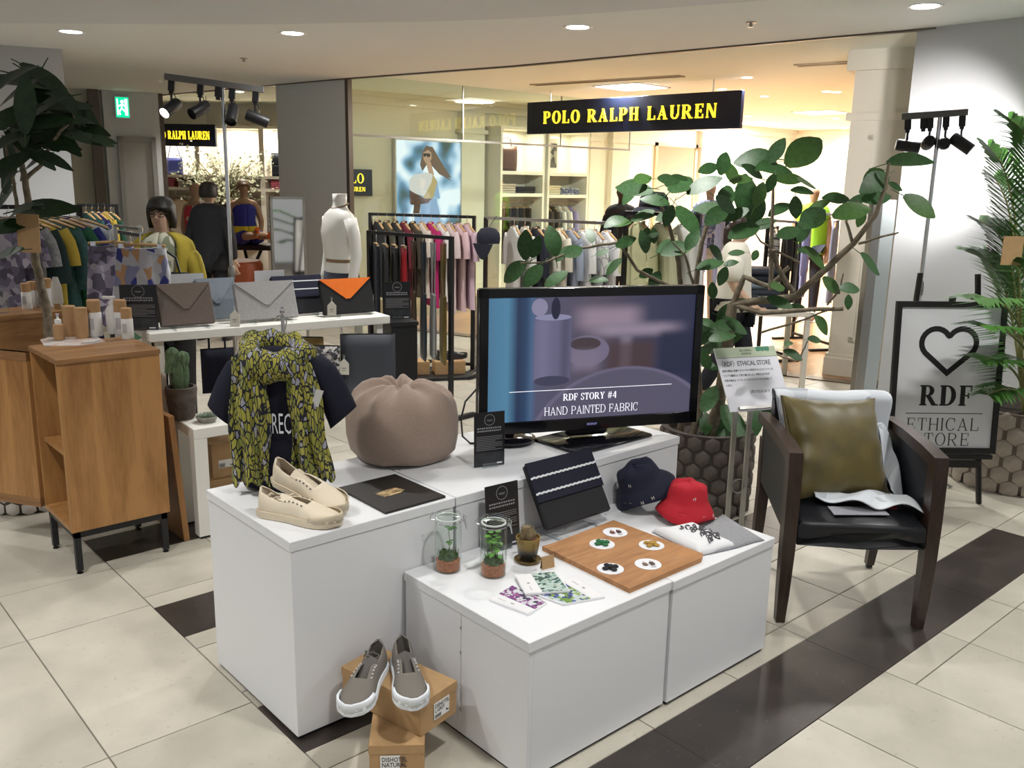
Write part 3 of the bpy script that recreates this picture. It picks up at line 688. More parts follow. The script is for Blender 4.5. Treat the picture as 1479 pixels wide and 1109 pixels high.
# ---------------------------------------------------------------- tee with leaf scarf on a counter stand
pc = gz(406, 712, HT); pc = Vector((pc.x+.030, pc.y+.034, HT))
NAVY = mat('navy_jersey', (.008, .009, .022), .9, bump=.08, bscale=200)
st = thing('garment_stand', 'slim chrome counter stand with hook holding the navy tee', 'garment stand', (pc.x, pc.y, HT), RF)
pt = .575
obj('pole', G().tube([(0.0, .06, 0), (0.0, .06, pt)], .006, 10), CHROME, st)
obj('base', G().lathe([(.0, 0), (.075, 0), (.075, .006), (.01, .01)], 24, M=T(0, .06, 0), cap=False), CHROME, st)
obj('finial', G().lathe([(.006, pt), (.009, pt+.008), (.007, pt+.02), (0, pt+.026)], 10, M=T(0, .06, 0), cap=False), CHROME, st)
hg = thing('coat_hanger', 'wooden hanger with chrome hook under the leaf scarf', 'hanger', (pc.x, pc.y, HT+.46), RF)
obj('hook', G().tube([(.0, .045, .0), (.0, .045, .05), (.012, .045, .075), (.016, .045, .095), (.006, .045, .112), (-.012, .045, .112), (-.022, .045, .098)], .0028, 8), CHROME, hg)
obj('shoulder_bar', G().tube([(-.13, .04, -.045), (-.06, .04, -.008), (0, .04, .004), (.06, .04, -.008), (.13, .04, -.045)], [.008, .011, .012, .011, .008], 8), wood('hanger_wood', (.38, .22, .09), (.55, .36, .17), 4), hg)
ts = thing('t_shirt', 'navy tee printed with thin white letters under the leaf scarf', 't-shirt', (pc.x, pc.y, HT), RF); ts.scale = (.9, 1, 1)
rows = []
for z, w, d, cx in [(.002, .11, .05, 0), (.014, .152, .064, 0), (.05, .162, .068, 0), (.12, .15, .06, .0), (.2, .135, .055, 0), (.28, .142, .054, 0), (.34, .15, .052, 0), (.40, .152, .046, 0), (.44, .135, .04, 0), (.465, .095, .034, 0), (.478, .06, .028, 0)]:
    r_ = ell(w, d, z, 28, cx, .015, .8); rows.append([(x+.004*math.sin(z*40+x*30), y+.006*math.sin(x*60+z*9)*(1 if y < 0 else .3), zz) for x, y, zz in r_])
obj('body', G().rings(rows), NAVY, ts, ang=80)
for s_ in (-1, 1):
    rr = []
    for k, (x, z, w, d) in enumerate([(.11, .425, .05, .038), (.15, .385, .058, .04), (.185, .33, .06, .038), (.212, .27, .062, .034), (.222, .245, .063, .033)]):
        e = [];
        dirv = Vector((s_*.62, 0, -.78)); nx = Vector((s_*.78, 0, .62))
        for q in range(16):
            a = 2*math.pi*q/16; p = Vector((s_*x, .012, z))+nx*math.cos(a)*w+Vector((0, 1, 0))*math.sin(a)*d; e.append(tuple(p))
        rr.append(e)
    obj('sleeve', G().rings(rr), NAVY, ts, ang=80)
g = text('RECO', .098, T(-.022, -.0545, .205) @ UPR, align='LEFT', wide=.40, bold=-.004, spacing=1.02)
obj('lettering', g, mat('print_white', (.72, .74, .78), .7), ts, smooth=False)
# leaf scarf
LEAFPAT = pattern('leaf_scarf', [(.34, .32, .045), (.27, .27, .04), (.40, .37, .08), (.22, .24, .05), (.36, .33, .05), (.34, .34, .40), (.30, .29, .05)], 88, edge=(.012, .012, .022), ew=.09, stretch=(1, 1, .36), rot=(.3, .5, .5), distort=.03, rough=.85)
scf = thing('scarf', 'olive leaf-print scarf draped round the neck of the navy tee', 'scarf', (pc.x, pc.y, HT), RF)
rr = []
for k in range(36):
    a = 2*math.pi*k/36; cx, cy = .085*math.cos(a), .062*math.sin(a)
    front = max(0, -math.sin(a)); c_ = Vector((cx-.008-.01*front, cy+.0, .462-.035*front+.012*math.cos(a)*-1+.02*max(0, math.sin(a)))); o_ = Vector((math.cos(a), math.sin(a), 0))
    ww = .036+.006*math.sin(a*5); hh_ = .040+.012*front+.006*math.sin(a*7+1)
    ring = []
    for q in range(14):
        b = 2*math.pi*q/14; rad = 1+.10*math.sin(3*b+a*4); ring.append(tuple(c_+o_*math.cos(b)*ww*rad+Vector((0, 0, 1))*math.sin(b)*hh_*rad))
    rr.append(ring)
rr.append(rr[0]); obj('neck_loop', G().rings(rr, cap=False), LEAFPAT, scf, ang=80)
def drape(x0t, x1t, x0b, x1b, z0, z1, yo, fold, ph, ragged=.012):
    def fn(u, v):
        z = z0+(z1-z0)*v; xl = x0t+(x0b-x0t)*v**.8; xr_ = x1t+(x1b-x1t)*v**.7
        x = xl+(xr_-xl)*u+.006*math.sin(9*v+ph+u*3); y = yo-.058-.018*math.sin(math.pi*u)-fold*math.sin(u*15+ph+1.6*math.sin(v*4))*(.45+.7*v)
        if v > .98: z += ragged*math.sin(u*23+ph)
        return (x, y, z)
    return G().grid(fn, 40, 40, thick=.003)
obj('left_tail', drape(-.135, -.03, -.158, -.026, .455, .04, 0, .011, .3), LEAFPAT, scf, ang=80)
obj('right_tail', drape(.035, .115, .046, .175, .44, .06, 0, .012, 2.1), LEAFPAT, scf, ang=80)
obj('swing_tag', G().box((-.012, -.001, -.028), (.012, .001, .028), M=T(.135, -.075, .33) @ RY(.35) @ RZ(.4)), mat('tag_paper', (.62, .62, .58), .7), scf, smooth=False)
# ---------------------------------------------------------------- pouf
pp = gz(577, 668, HT); pd = math.hypot(pp.x, pp.y)
pcx = Vector((pp.x, pp.y, HT))+Vector((FW.x, FW.y, 0)).normalized()*.085
rows = []; n = 72
prof = [(.0, .0), (.13, .0), (.165, .006), (.192, .035), (.203, .09), (.204, .15), (.196, .2), (.178, .238), (.15, .262), (.115, .276), (.08, .28), (.05, .272), (.028, .258), (.012, .25), (.0015, .248)]
for r_, z in prof:
    ring = []
    for k in range(n):
        a = 2*math.pi*k/n; sq = 1+.035*math.cos(4*a+.6); f = math.sin(9*a+.8*math.sin(3*a)); amt = max(0, (z-.15)/.13)
        low = max(0, 1-z/.06)
        rad = r_*sq*(1+.012*f*amt)+.004*math.sin(5*a+1)*low*(r_ > .1)
        zz = z+(.014*f*amt*min(1, r_/.05)*(1 if r_ > .02 else 0))-.012*max(0, math.sin(2*a+.4))*amt+ (.010*max(0, math.sin(4*a+1.1)) if 0 < z < .01 and r_ > .15 else 0)
        ring.append((rad*math.cos(a), rad*math.sin(a), zz))
    rows.append(ring)
POUF = mat('taupe_linen', (.33, .245, .195), .9, noise=.10, nscale=220, bump=.2, bscale=400, sheen=.15)
pf_ = thing('pouf', 'taupe linen pouf with gathered top behind the black booklet', 'pouf', tuple(pcx), RF)
obj('cover', G().rings(rows, cap=False), POUF, pf_, ang=120)
obj('top_button', G().lathe([(0, .258), (.012, .257), (.015, .25), (.012, .243)], 16, cap=False), POUF, pf_)
# ---------------------------------------------------------------- booklet
bk, bb = flat('booklet', [(489, 707), (570.5, 687.4), (643.5, 719), (557, 743)], HT, .008, mat('matte_black_cover', (.010, .009, .008), .38), 'black photo booklet with small sunset picture on the tall plinth', 'booklet')
fo, _ = flat('cover_picture', [(541, 713), (570, 704), (584, 707), (579, 711), (556, 718)], HT+.0082, .0004, pattern('sunset_print', [(.36, .24, .10), (.5, .36, .18), (.2, .12, .05), (.09, .06, .03)], 60, stretch=(1, 4, 1), distort=.02), parent=bk, root=bb)
fo.location = (0, 0, 0)
# ---------------------------------------------------------------- glass jars with plants
JG = glassmat('jar_glass', (.95, .985, .965), boost=1.0)
SOIL = mat('terracotta_grit', (.36, .13, .055), .95, noise=.35, nscale=150); MOSS = mat('moss', (.045, .085, .018), .95, noise=.5, nscale=90, bump=.8, bscale=120)
STEM = mat('green_stem', (.12, .2, .05), .6); LEAFD = mat('small_leaf', (.06, .15, .03), .5); LEAFB = mat('bright_leaf', (.12, .32, .04), .5)
def leaf_mesh(L=.1, Wd=.05, curl=.15, fold=.12, n=6, stalk=0.):
    g = G(); vs = []; fs = []
    for i in range(n+1):
        t = i/n; w = Wd/2*math.sin(math.pi*min(1, t*.93+.05))**.75; x = L*t; z = -curl*L*t*t
        vs += [(x, -w, z+fold*w), (x, 0, z), (x, w, z+fold*w)]
    for i in range(n):
        a = i*3; fs += [(a, a+3, a+4, a+1), (a+1, a+4, a+5, a+2)]
    if stalk: g.tube([(.02*L, 0, 0), (-stalk*L, 0, -.12*stalk*L)], [.014*L, .012*L], 4)
    return g.add(vs, fs)
def jar(label, px, kind):
    p = gz(*px, HL); t = thing('glass_jar', label, 'jar', (p.x, p.y, HL), RF, 'terrarium jars')
    r_ = .042; h = .172
    obj('glass', G().lathe([(0, .001), (r_-.003, .0), (r_, .004), (r_, h-.02), (r_-.002, h-.01), (r_-.007, h), (r_-.006, h+.004)], 32, cap=False), JG, t)
    obj('lid', G().lathe([(r_-.006, h+.003), (r_-.001, h+.006), (r_-.001, h+.014), (r_-.006, h+.02), (.022, h+.026), (.0, h+.027)], 32, cap=False), JG, t)
    obj('seal', G().lathe([(r_-.007, h), (r_-.002, h), (r_-.002, h+.004), (r_-.007, h+.004)], 24, cap=False), mat('clear_rubber', (.7, .72, .7), .4), t)
    w = G().tube([(r_*math.cos(a)*1.03, r_*math.sin(a)*1.03, h-.007) for a in [2*math.pi*k/24 for k in range(25)]], .0016, 5)
    for s_ in (-1, 1):
        w.tube([(s_*r_*1.0, 0, h-.007), (s_*(r_+.012), 0, h-.004), (s_*(r_+.014), 0, h+.006), (s_*(r_+.004), 0, h+.016)], .0016, 5)
    w.tube([(r_+.004, -.01, h+.006), (r_+.012, -.012, h-.012), (r_+.016, -.012, h-.03)], .0018, 5).tube([(r_+.004, .01, h+.006), (r_+.012, .012, h-.012), (r_+.016, -.012, h-.03)], .0018, 5)
    obj('wire_bail', w, CHROME, t)
    ri = r_-.004
    obj('grit_layer', G().lathe([(0, .005), (ri, .005), (ri, .036), (ri*.6, .04), (0, .039)], 24, cap=False), SOIL, t)
    g = G()
    for k in range(16):
        a = k*2.4; q = (ri-.012)*math.sqrt((k+.5)/16); g.lathe([(0, -.012), (.010, -.006), (.011, .004), (.006, .012), (0, .014)], 7, M=T(q*math.cos(a), q*math.sin(a), .044+random.random()*.006), cap=False)
    for k in range(70):
        a = random.random()*6.3; q = ri*.9*math.sqrt(random.random()); b = Vector((q*math.cos(a), q*math.sin(a), .048)); g.tube([b, b+Vector(((random.random()-.5)*.01, (random.random()-.5)*.01, .014+random.random()*.01))], [.0012, .0003], 3)
    obj('moss_layer', g, MOSS, t)
    lm = mesh('leaf', leaf_mesh(.022 if kind == 0 else .018, .02, .3, .1, 5)); lm.materials.append(LEAFB if kind else LEAFD)
    spots = []
    if kind == 0:
        obj('plant_stem', G().tube([(0.004, 0, .045), (.006, 0, .09), (.002, 0, .13), (.006, 0, .142)], .0012, 5), STEM, t)
        spots = [(.006, -.002, .142, 0, -.2, 1.1), (.006, 0, .142, 2.8, -.2, .9), (.004, 0, .14, -1.3, -.3, 1), (.006, 0, .098, .3, 0, .8), (.006, 0, .096, 3.3, .1, .7), (.006, 0, .095, -1.6, .1, .8)]
    else:
        sg = G()
        for k in range(9):
            a = k*.7; e = Vector((.02*math.cos(a), .02*math.sin(a), .10+.045*random.random())); sg.tube([(0, 0, .045), (e.x*.4, e.y*.4, .08), tuple(e)], .0013, 5)
            for j in range(4): spots.append((e.x*(.5+.15*j), e.y*(.5+.15*j), e.z-.012*j, a+j*1.7, -.3+.2*j, .85+.3*random.random()))
        obj('plant_stem', sg, STEM, t)
    for x, y, z, a, tilt, s_ in spots:
        o = bpy.data.objects.new('leaf', lm); COL.objects.link(o); o.parent = t; o.location = (x, y, z); o.rotation_euler = (0, tilt, a); o.scale = (s_,)*3
jar('clip-top glass jar holding one thin seedling over moss', (647, 822), 0)
jar('clip-top glass jar packed with a bushy green plant', (712, 829), 1)
# ---------------------------------------------------------------- small cactus in glazed pot
p = gz(762, 810, HL); t = thing('potted_cactus', 'small woolly cactus in a gold-to-black glazed pot with saucer', 'plant', (p.x, p.y, HL), RF)
def grad(name, stops, z0, z1, rough=.3, metal=0.):
    m = bpy.data.materials.new(name); m.use_nodes = True; nt = m.node_tree; b = nt.nodes['Principled BSDF']; b.inputs['Roughness'].default_value = rough; b.inputs['Metallic'].default_value = metal
    tc = nt.nodes.new('ShaderNodeTexCoord'); sp_ = nt.nodes.new('ShaderNodeSeparateXYZ'); nt.links.new(tc.outputs['Object'], sp_.inputs[0])
    mr = nt.nodes.new('ShaderNodeMapRange'); mr.inputs[1].default_value = z0; mr.inputs[2].default_value = z1; nt.links.new(sp_.outputs['Z'], mr.inputs[0])
    r_ = nt.nodes.new('ShaderNodeValToRGB'); el = r_.color_ramp.elements
    while len(el) < len(stops): el.new(.5)
    for i, (q, c) in enumerate(stops): el[i].position = q; el[i].color = (*c, 1)
    nt.links.new(mr.outputs[0], r_.inputs[0]); nt.links.new(r_.outputs[0], b.inputs['Base Color']); return m
GOLDPOT = grad('gold_black_glaze', [(0, (.02, .02, .022)), (.45, (.035, .033, .03)), (.65, (.22, .15, .04)), (1, (.30, .21, .06))], 0, .085, .3, .3)
obj('pot', G().lathe([(.0, .008), (.026, .008), (.030, .012), (.0405, .085), (.037, .085), (.035, .076), (0, .075)], 28, cap=False), GOLDPOT, t)
obj('saucer', G().lathe([(0, .001), (.036, .0), (.045, .009), (.042, .0095), (.034, .004), (0, .004)], 28, cap=False), mat('gold_glaze', (.22, .15, .05), .3, .4), t)
obj('soil', G().lathe([(.036, .074), (.02, .079), (0, .08)], 20, cap=False), mat('red_grit', (.16, .06, .035), .95, noise=.5, nscale=200), t)
cg = G()
for cx, cy, hh_, rr_ in [(-.006, 0, .05, .02), (.012, .006, .036, .014), (-.016, -.006, .028, .012), (.004, -.012, .04, .013)]:
    cg.lathe([(rr_*.7, .074), (rr_, .074+hh_*.35), (rr_*.95, .074+hh_*.65), (rr_*.6, .074+hh_*.92), (0, .074+hh_)], 12, M=T(cx, cy, 0), cap=False)
for k in range(240):
    a = random.random()*6.28; z = .08+random.random()*.042; rad = .017; b = Vector((-.003+rad*math.cos(a), rad*math.sin(a), z)); cg.tube([b, b+Vector((math.cos(a)*.006, math.sin(a)*.006, .003))], [.0009, .0002], 3)
obj('cactus_body', cg, mat('woolly_cactus', (.20, .15, .08), .95, noise=.3, nscale=200), t)
# kraft tent card
p0, p1 = gz(783.5, 823, HL), gz(801, 818.5, HL); d = (p1-p0); t = thing('kraft_card', 'tiny blank kraft price card beside the glazed cactus pot', 'price card', (p0.x, p0.y, HL), math.atan2(d.y, d.x))
obj('front_leaf', G().box((0, -.0004, 0), (d.length, .0004, .042), M=RX(-.16)), KRAFT, t, smooth=False)
obj('back_leaf', G().box((0, -.0004, 0), (d.length, .0004, .042), M=T(0, .0135, 0) @ RX(.16)), KRAFT, t, smooth=False)
# ---------------------------------------------------------------- fabric packets
PLAST = mat('packet_film', (.8, .8, .82), .12)
def packet(label, pxs, z, m, band_frac, th=.006):
    P = [gz(x, y, z) for x, y in pxs]; c = sum(P, Vector())/4
    t = thing('fabric_packet', label, 'packet', (c.x, c.y, z), group='fabric packets')
    L = lambda u, v: (P[0].lerp(P[1], v)).lerp(P[3].lerp(P[2], v), u)
    def quad(u0, u1, v0, v1, za, zb_):
        q = [L(u0, v0), L(u1, v0), L(u1, v1), L(u0, v1)]; q = [(k.x-c.x, k.y-c.y) for k in q]
        if sum(q[i][0]*q[(i+1) % 4][1]-q[(i+1) % 4][0]*q[i][1] for i in range(4)) < 0: q.reverse()
        return G().prism(q, za, zb_)
    obj('sleeve', quad(0, 1, 0, 1, 0, th), PLAST, t, smooth=False)
    obj('printed_cloth', quad(.02, .98, .03+band_frac[0], .97-band_frac[1], th, th+.0006), m, t, smooth=False)
    b0, b1 = (.0+.02, band_frac[0]) if band_frac[0] else (1-band_frac[1], .98)
    lb = obj('label_band', quad(.02, .98, b0, b1, th+.0003, th+.001), mat('band_white', (.78, .77, .78), .3), t, smooth=False)
    obj('emblem', quad(.46, .54, (b0+b1)/2-.025, (b0+b1)/2+.03, th+.001, th+.0013), mat('band_grey', (.35, .34, .36), .5), lb, smooth=False)
    obj('label_rule', quad(.12, .34, (b0+b1)/2-.015, (b0+b1)/2+.0, th+.001, th+.0012), mat('band_grey', (.35, .34, .36), .5), lb, smooth=False)
packet('clear packet of purple and charcoal floral cloth with white band', [(706, 868), (740, 847), (790, 872), (763, 890)], HL+.0002, pattern('purple_floral', [(.62, .60, .64), (.30, .10, .26), (.05, .06, .09), (.62, .62, .66), (.22, .07, .22)], 95, distort=.02, rough=.25), (.36, 0))
packet('clear packet of blue and green floral cloth with white band', [(769, 859), (831.6, 835), (873.5, 864), (814, 875)], HL+.0004, pattern('blue_floral', [(.55, .62, .55), (.08, .12, .32), (.16, .28, .06), (.05, .08, .15), (.5, .58, .6), (.25, .36, .1)], 85, distort=.02, rough=.25), (0, .3))
packet('clear packet of mint leaf-print cloth lying over the other packets', [(758.5, 860.3), (823.5, 855.3), (801.8, 827.7), (744, 832.5)], HL+.0082, pattern('mint_leaf', [(.46, .56, .5), (.06, .10, .10), (.42, .52, .46), (.24, .38, .32), (.5, .6, .55), (.08, .13, .09)], 80, distort=.02, stretch=(1, 1.8, 1), rot=(0, 0, .5), rough=.25), (.36, 0))
# ---------------------------------------------------------------- wooden board with accessory cards
BO = wood('board_oak', (.27, .115, .035), (.46, .225, .085), 3, .5, 'X')
bo, bb = flat('wooden_board', [(783, 795), (800, 790), (886, 757), (1015, 806), (1013, 812), (909, 857), (905, 855)], HL, .016, BO, 'honey-brown wooden board carrying five round accessory cards', 'board')
zc = HL+.0162
CARDM = mat('card_white', (.76, .77, .80), .6)
def accessory(label, px, kind, c, rot=0.):
    p = gz(*px, zc); t = thing('accessory_card', label, 'accessory card', (p.x, p.y, zc), RF+rot, 'round accessory cards on the wooden board')
    obj('disc', G().lathe([(0, 0), (.043, 0), (.043, .0016), (0, .0016)], 36, cap=False), CARDM, t)
    pr = G()
    for k in range(5): pr.box((.008+.0*k, -.026+.004*k, .0017), (.022+.003*(k % 2), -.0248+.004*k, .002))
    obj('fine_print', pr, mat('ink_grey', (.3, .3, .33), .6), t, smooth=False)
    mm = mat('acc_'+label.split()[0], c, .75)
    if kind == 'bow':
        g = G()
        for a in (0, math.pi/2): g.box((-.028, -.0085, .0017), (.028, .0085, .010), M=RZ(a+.5), bev=.003)
        g.box((-.011, -.011, .009), (.011, .011, .0135), M=RZ(.5), bev=.003)
        obj('felt_bow', g, mm, t)
        g = G().box((-.008, -.03, .0018), (.03, -.012, .0022)); obj('swing_tag', g, CARDM, t, smooth=False)
        obj('clip', G().tube([(.002, -.012, .006), (.012, -.022, .006), (.018, -.018, .006)], .0022, 6), mat('antique_brass', (.2, .16, .1), .4, .8), t)
    else:
        for k, s_ in enumerate((-1, 1)):
            e = obj('earring', G().box((s_*.012-.008, -.013, .0018), (s_*.012+.008, .007, .006), M=RZ(.35), bev=.002), mm if k == 0 else mat('acc2_'+label.split()[0], [v*.4 for v in c], .6), t)
            obj('ear_hook', G().tube([(s_*.012, .007, .004), (s_*.012, .014, .005), (s_*.012+.005, .017, .004)], .0009, 5, M=RZ(.35)), mat('rose_gold', (.6, .35, .28), .3, 1.), e)
accessory('maroon earring pair on a round white card at the board corner', (888.5, 769), 'ear', (.16, .05, .04))
accessory('green felt bow on a round white card', (869.5, 786), 'bow', (.02, .14, .045))
accessory('mustard felt bow on a round white card', (941, 787.5), 'bow', (.40, .24, .045), .5)
accessory('black felt bow on a round white card', (881.5, 821.5), 'bow', (.01, .01, .014))
accessory('taupe and black earring pair on a round white card', (936, 815), 'ear', (.20, .13, .09))
# ---------------------------------------------------------------- black info cards in acrylic feet
INFO = mat('info_black', (.014, .014, .015), .28); INK = mat('print_silver', (.30, .30, .32), .5)
ACR = glassmat('acrylic', (.95, .97, .98), boost=1.3)
def infocard(label, loc, rz, w, h, lean=.12, big=True):
    t = thing('info_card', label, 'sign', loc, rz, 'black info cards'); M = RX(-lean) 
    obj('panel', G().box((-w/2, -.0015, .004), (w/2, .0015, h), M=M), INFO, t, smooth=False)
    g = G(); MP = M @ T(0, -.0017, 0) @ UPR
    g.strip([(.02*math.cos(a)*w/.12, h*.86+.02*math.sin(a)*w/.12) for a in [2*math.pi*k/24 for k in range(24)]], .0016, .0003, True, MP)
    g.box((-w*.1, h*.855, 0), (w*.1, h*.862, .0003), M=MP).box((-w*.07, h*.838, 0), (w*.07, h*.844, .0003), M=MP)
    for row, n_ in ((.70, 11), (.65, 12)):      # two lines of characters too small to read
        for q in range(n_): g.box((w*(-.40+.8*q/n_), h*row+.001*(q % 2), 0), (w*(-.40+.8*(q+.7)/n_), h*row+.0055, .0003), M=MP)
    for k in range(9): g.box((-w*.43, h*(.56-.03*k), 0), (w*(.43 if k % 4 != 3 else .2), h*(.56-.03*k)+.0014, .0003), M=MP)
    obj('print', g, INK, t, smooth=False)['kind'] = 'stuff'
    obj('picture', G().box((-w*.5, .006, 0), (w*.5, h*.27, .0003), M=MP), mat('info_photo', (.03, .033, .037), .3, noise=.6, nscale=14), t, smooth=False)
    obj('logo', G().box((w*.25, .012, .0003), (w*.42, .017, .0008), M=MP), mat('print_white', (.72, .74, .78), .7), t, smooth=False)
    obj('acrylic_foot', G().box((-.03, -.012, 0), (.03, .02, .004)).box((-.03, -.010, .0), (.03, -.006, .018)), ACR, t, smooth=False)
    return t
p = gz(706.5, 674.5, HT); infocard('black info card in acrylic foot on the television plinth', (p.x, p.y, HT), -.3, .118, .205, .02)
p = gz(728, 792, HL); infocard('black info card leaning before the striped clutch on low plinth', (p.x, p.y, HL), -.08, .135, .225, .1)
# ---------------------------------------------------------------- navy striped clutch on acrylic easel
ZB = HL+.048
pBL, pBR = gz(788, 767, ZB), gz(881, 737, ZB)
t = thing('clutch_bag', 'navy and black knit clutch with two white stripes before the television', 'clutch bag', tuple(pBL.xy)+(ZB,), math.atan2((pBR-pBL).y, (pBR-pBL).x))
wB = (pBR-pBL).length; LEAN = RX(-.55); hB = .235
def soft(w, h, d, n=14, m=10):
    g = G()
    for s_ in (-1, 1):
        g.grid(lambda u, v, s_=s_: (w*(u if s_ < 0 else 1-u), s_*d*.5*(1-(2*u-1)**6)*(1-(2*v-1)**6)**.6, h*v), n, m)
    return g
def part_panel(z0, z1, y, m, nm):
    return obj(nm, G().box((.0, y-.0006, z0), (wB, y, z1), M=LEAN, bev=.0), m, t, smooth=False)
obj('body', G().box((0, -.012, 0), (wB, .012, hB), M=LEAN, bev=.006), mat('clutch_black', (.006, .006, .008), .55), t)
fl_ = obj('flap', G().box((-.002, -.0165, hB*.40), (wB+.002, -.0118, hB+.004), M=LEAN, bev=.002), mat('clutch_navy_knit', (.008, .009, .026), .85, bump=.5, bscale=500), t)
for zz in (hB*.76, hB*.52):
    g = G()
    for k in range(30): g.box((wB*k/30, -.0172, zz+(.0018 if k % 2 else 0)), (wB*(k+1)/30, -.0163, zz+.007+(.0018 if k % 2 else 0)), M=LEAN)
    obj('white_stripe', g, mat('stripe_white', (.7, .72, .75), .8), fl_, smooth=False)
te = thing('acrylic_easel', 'clear acrylic easel under the striped clutch on the low plinth', 'display stand', tuple(pBL.xy)+(HL,), math.atan2((pBR-pBL).y, (pBR-pBL).x))
for x in (.06, wB-.06):
    obj('rail', G().box((x-.004, -.012, 0), (x+.004, .09, .012)).tube([(x, .03, .01), (x, -.005, .028), (x, -.018, .030), (x, -.030, .036), (x, -.036, .050), (x, -.030, .060)], .004, 6), ACR, te)
# ---------------------------------------------------------------- bucket hats
def hat(label, loc, m, rot, sc_=1., marks=()):
    t = thing('bucket_hat', label, 'hat', loc, 0, 'bucket hats on the low plinth'); t.rotation_euler = rot; t.scale = (.78, .78, .95)
    rows = []; n = 40
    for r_, z in [(.152, .0), (.142, .018), (.126, .036), (.111, .05), (.104, .058), (.097, .088), (.09, .110), (.08, .121), (.05, .128), (.02, .130), (.001, .130)]:
        ring = []
        for k in range(n):
            a = 2*math.pi*k/n; wob = .010*math.sin(3*a+1)*max(0, (.05-z)/.05)+.004*math.sin(5*a)*min(1, z/.1)
            ring.append((r_*math.cos(a)*1.04, r_*math.sin(a)*.92, z+wob+.004*math.sin(2*a)*(z > .12)))
        rows.append(ring)
    obj('crown_and_brim', G().rings(rows, cap=False), m, t, ang=70, sol=.003, off=0)
    sg = G()
    for z, r_ in ((.058, .105), (.036, .1275), (.026, .136), (.012, .1465)): sg.tube([(r_*1.04*math.cos(a), r_*.92*math.sin(a), z+.010*math.sin(3*a+1)*max(0, (.05-z)/.05)) for a in [2*math.pi*k/40 for k in range(41)]], .0009, 4, cap=False)
    obj('stitching', sg, m, t)
    mg = G()
    for a, z, r_ in marks:
        M = RZ(a) @ T(0, -r_*.96-.0015, z) @ RX(-.30) @ UPR
        mg.box((-.006, -.007, 0), (-.0042, .007, .001), M=M).box((.0042, -.007, 0), (.006, .007, .001), M=M).box((-.005, -.001, 0), (.005, .001, .001), M=M)
    if marks: obj('woven_marks', mg, mat('mark_cream', (.66, .62, .56), .8), t, smooth=False)['kind'] = 'stuff'
    return t
NVH = mat('navy_cotton', (.009, .011, .03), .85, bump=.1, bscale=300); RDH = mat('red_cotton', (.46, .012, .025), .85, bump=.1, bscale=300)
p = gz(989, 747, HL); hr_ = p.copy(); hat('red cotton bucket hat tucked under the navy hat', (p.x, p.y, HL+.016), RDH, (R(3), R(4), .3), marks=[(-.9, .085, .1), (-1.3, .02, .141), (-.55, .02, .141), (.0, .02, .141)])
p = hr_-RT*.118+Vector((.045, .078, 0)); hat('navy cotton bucket hat resting on the red hat', (p.x, p.y, HL+.066), NVH, (R(6), R(-27), -.73), marks=[(-.6, .085, .1), (-1.1, .09, .099), (-.25, .018, .142), (-.7, .02, .141), (.15, .02, .141), (-.95, .02, .141)])
# ---------------------------------------------------------------- folded tees
def bundle(name, label, pxs, z, m, th, cat, ph):
    P = [gz(x, y, z) for x, y in pxs]; c = sum(P, Vector())/4
    def fn(u, v):
        q = (P[0].lerp(P[1], u)).lerp(P[3].lerp(P[2], u), v)-c
        e = min(u, 1-u, v, 1-v); k = min(1, e/.14)**.5
        wav = .003*math.sin(6*u+ph)*math.sin(5*v+ph)
        q = q*(1+.05*math.sin(8*u+4*v+ph)*.4); return (q.x, q.y, th*k+wav*k+.0015)
    t = thing(name, label, cat, (c.x, c.y, z)); obj('cloth', G().grid(fn, 26, 20, thick=.002), m, t, ang=100); return t, P, c
tt, P, c = bundle('folded_t_shirt', 'folded grey tee spread beside the red hat', [(1004, 770), (1044, 744), (1104, 781), (1024, 802)], HL, mat('heather_grey', (.27, .275, .29), .9, noise=.15, nscale=150), .010, 't-shirt', .4)
tt, P, c = bundle('folded_t_shirt', 'folded white tee with loose grey scribble print beside the wooden board', [(942, 768), (1000, 759), (1062, 790), (1010, 803)], HL+.002, mat('white_jersey', (.74, .745, .76), .9), .022, 't-shirt', 1.7)
g = G()
for k in range(26):
    q = (P[0].lerp(P[1], .25+.6*random.random())).lerp(P[3].lerp(P[2], .5+.4*random.random()), .25+.6*random.random())-c
    pts = []; a = random.random()*6
    for j in range(7): pts.append((q.x+.012*math.cos(a+j*.7)*(1+.3*j/3), q.y+.008*math.sin(a+j*1.0)*(1+.2*j), .0295-.0004*j))
    g.tube(pts, [.0022, .0026, .002, .003, .002, .0026, .001], 4)
obj('scribble_print', g, mat('print_charcoal', (.09, .09, .1), .8), tt)
# ---------------------------------------------------------------- television
tvc = Vector((2.536, 2.367, 0)); tz = -R(24.5); tw = .915
zl = zat(705, 628, tvc+Vector((-.42, .19, 0))); 
t = thing('television', 'black flat television showing a blue film still on the long plinth', 'television', (tvc.x, tvc.y, HT), tz)
fl0, fl1 = gpl(692, 420, tvc, (math.sin(-tz), math.cos(tz), 0)), gpl(1018, 410, tvc, (math.sin(-tz), math.cos(tz), 0))
fb0, fb1 = gpl(692, 633, tvc, (math.sin(-tz), math.cos(tz), 0)), gpl(1006, 606.5, tvc, (math.sin(-tz), math.cos(tz), 0))
Mi = (T(tvc.x, tvc.y, HT) @ RZ(tz)).inverted(); q = [Mi @ v for v in (fl0, fl1, fb1, fb0)]
x0, x1 = (q[0].x+q[3].x)/2, (q[1].x+q[2].x)/2; z0, z1 = (q[2].z+q[3].z)/2, (q[0].z+q[1].z)/2
print('TV', [tuple(round(c, 3) for c in v) for v in q])
TVB = mat('tv_gloss_black', (.006, .006, .008), .12); SCR = None
